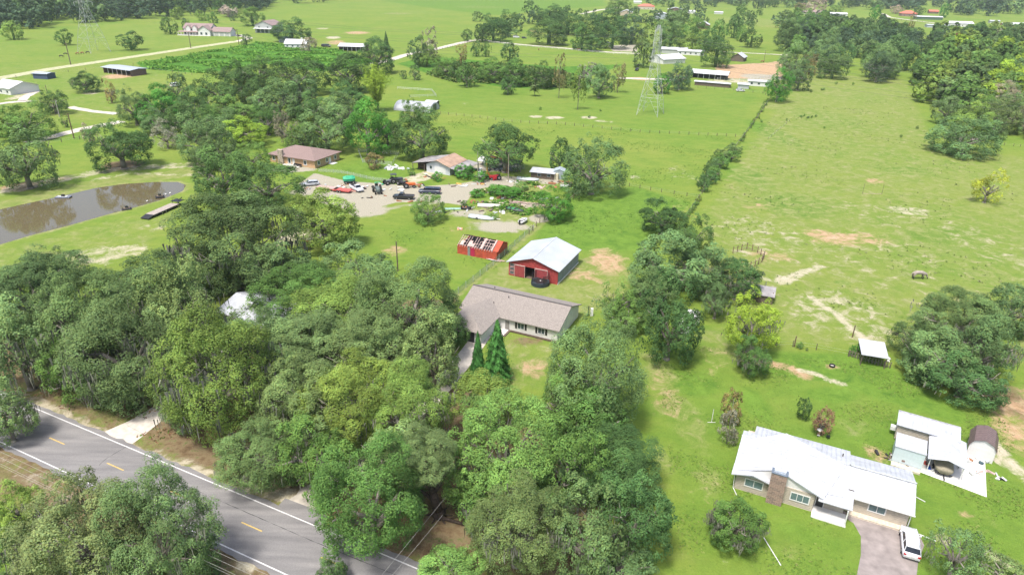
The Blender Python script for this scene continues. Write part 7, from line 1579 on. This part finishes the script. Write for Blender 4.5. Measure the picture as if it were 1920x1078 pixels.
# animals
def animal_mesh(name, m_body, m_leg=None, head_down=True, s=1.0):
    """one continuous skin: barrel, neck, head, tail and four jointed legs"""
    V = [(0, 0, 1.18), (.55, 0, 1.20), (.95, 0, 1.22), (1.25, 0, 1.0 if head_down else 1.55), (1.5, 0, .55 if head_down else 1.85), (1.62, 0, .30 if head_down else 1.78), (1.72, 0, .10 if head_down else 1.66),
         (-.45, 0, 1.20), (-.85, 0, 1.25), (-1.05, 0, 1.15), (-1.18, 0, .75)]
    E = [(0, 1), (1, 2), (2, 3), (3, 4), (4, 5), (5, 6), (0, 7), (7, 8), (8, 9), (9, 10)]; Rd = [.36, .36, .30, .19, .13, .12, .07, .35, .30, .10, .05]
    for sd in (-1, 1):
        k = len(V); V += [(.80, sd * .17, .85), (.78, sd * .18, .52), (.80, sd * .18, .12), (.86, sd * .18, .05)]; E += [(2, k), (k, k + 1), (k + 1, k + 2), (k + 2, k + 3)]; Rd += [.14, .085, .06, .07]
        k = len(V); V += [(-.72, sd * .18, .88), (-.88, sd * .18, .55), (-.80, sd * .18, .12), (-.74, sd * .18, .05)]; E += [(8, k), (k, k + 1), (k + 1, k + 2), (k + 2, k + 3)]; Rd += [.19, .09, .06, .07]
    me = bpy.data.meshes.new(name); me.from_pydata([(x * s, y * s, z * s) for x, y, z in V], E, []); o = bpy.data.objects.new('tmp', me); COL.objects.link(o)
    sk = o.modifiers.new('s', 'SKIN'); sb = o.modifiers.new('b', 'SUBSURF'); sb.levels = 1; sb.render_levels = 1
    for i, r_ in enumerate(Rd): me.skin_vertices[0].data[i].radius = (r_ * s, r_ * s); 
    me.skin_vertices[0].data[0].use_root = True
    dg = bpy.context.evaluated_depsgraph_get(); dg.update(); r = bpy.data.meshes.new_from_object(o.evaluated_get(dg)); r.name = name; bpy.data.objects.remove(o)
    r.materials.clear(); r.materials.append(m_body); r.materials.append(m_leg or m_body)
    for f in r.polygons: f.use_smooth = True; f.material_index = 1 if (f.center.z < .62 * s and f.center.x < 1.2 * s) or f.center.z < .33 * s else 0
    return r
HW = mat('horse_grey', (.36, .31, .28), .8, var=.12, scale=3); HB = mat('horse_dark', (.035, .03, .03), .7); HBR = mat('horse_brown', (.28, .11, .05), .7)
MH = {'grey': animal_mesh('horse_grey', HW, HB, s=1.32), 'black': animal_mesh('horse_black', HB, s=1.05), 'brown': animal_mesh('horse_brown', HBR, HB, s=1.05), 'brownup': animal_mesh('horse_brown_up', HBR, HB, False)}
for px, py, a, k, lab in ((1720, 523, 0, 'grey', 'pale grey horse with dark legs grazing in the right pasture'), (115, 108, 20, 'black', 'left black horse grazing near the far pole'), (123, 104, 30, 'black', 'right black horse grazing near the far pole'),
                          (146, 103, 180, 'brown', 'brown horse grazing left of the far tower foot'), (155, 102, 170, 'brown', 'second brown horse grazing left of the far tower foot'), (165, 101, 190, 'black', 'dark horse nearest the far tower foot'),
                          (1539, 117, 0, 'brownup', 'left brown horse in the sand paddock'), (1551, 120, 200, 'brownup', 'right brown horse in the sand paddock'), (1010, 95, 90, 'brown', 'brown horse on the pasture below the farm lane'), (1084, 95, 0, 'brownup', 'brown horse beside the farm lane fence'), (1429, 118, 0, 'brownup', 'dark brown horse in the riding arena')):
    p = G(px, py); o = bpy.data.objects.new('horse', MH[k]); COL.objects.link(o); o.location = (p.x, p.y, 0); o.rotation_euler = (0, 0, R(a)); tag(o, lab, 'horse')

# ---- the air
q = MB(); hzm = bpy.data.materials.new('haze'); hzm.use_nodes = True; n_ = hzm.node_tree.nodes; n_.remove(n_['Principled BSDF']); pv = n_.new('ShaderNodeVolumePrincipled')
pv.inputs['Color'].default_value = (.78, .86, .95, 1); pv.inputs['Density'].default_value = .00007; hzm.node_tree.links.new(pv.outputs[0], n_['Material Output'].inputs['Volume'])
q.box(-4200, 4200, -500, 5200, -3.2, 66, hzm); o = q.build('haze'); tag(o, 'faint pale haze over the distant fields', 'haze', kind='stuff')

# ------------------------------------------------------------------ checks printed while building
for _l, _v in LABELS.items():
    if len(_v) > 1 and any(g is None for _, g in _v): print('DUPLICATE LABEL', _l, _v[:3])
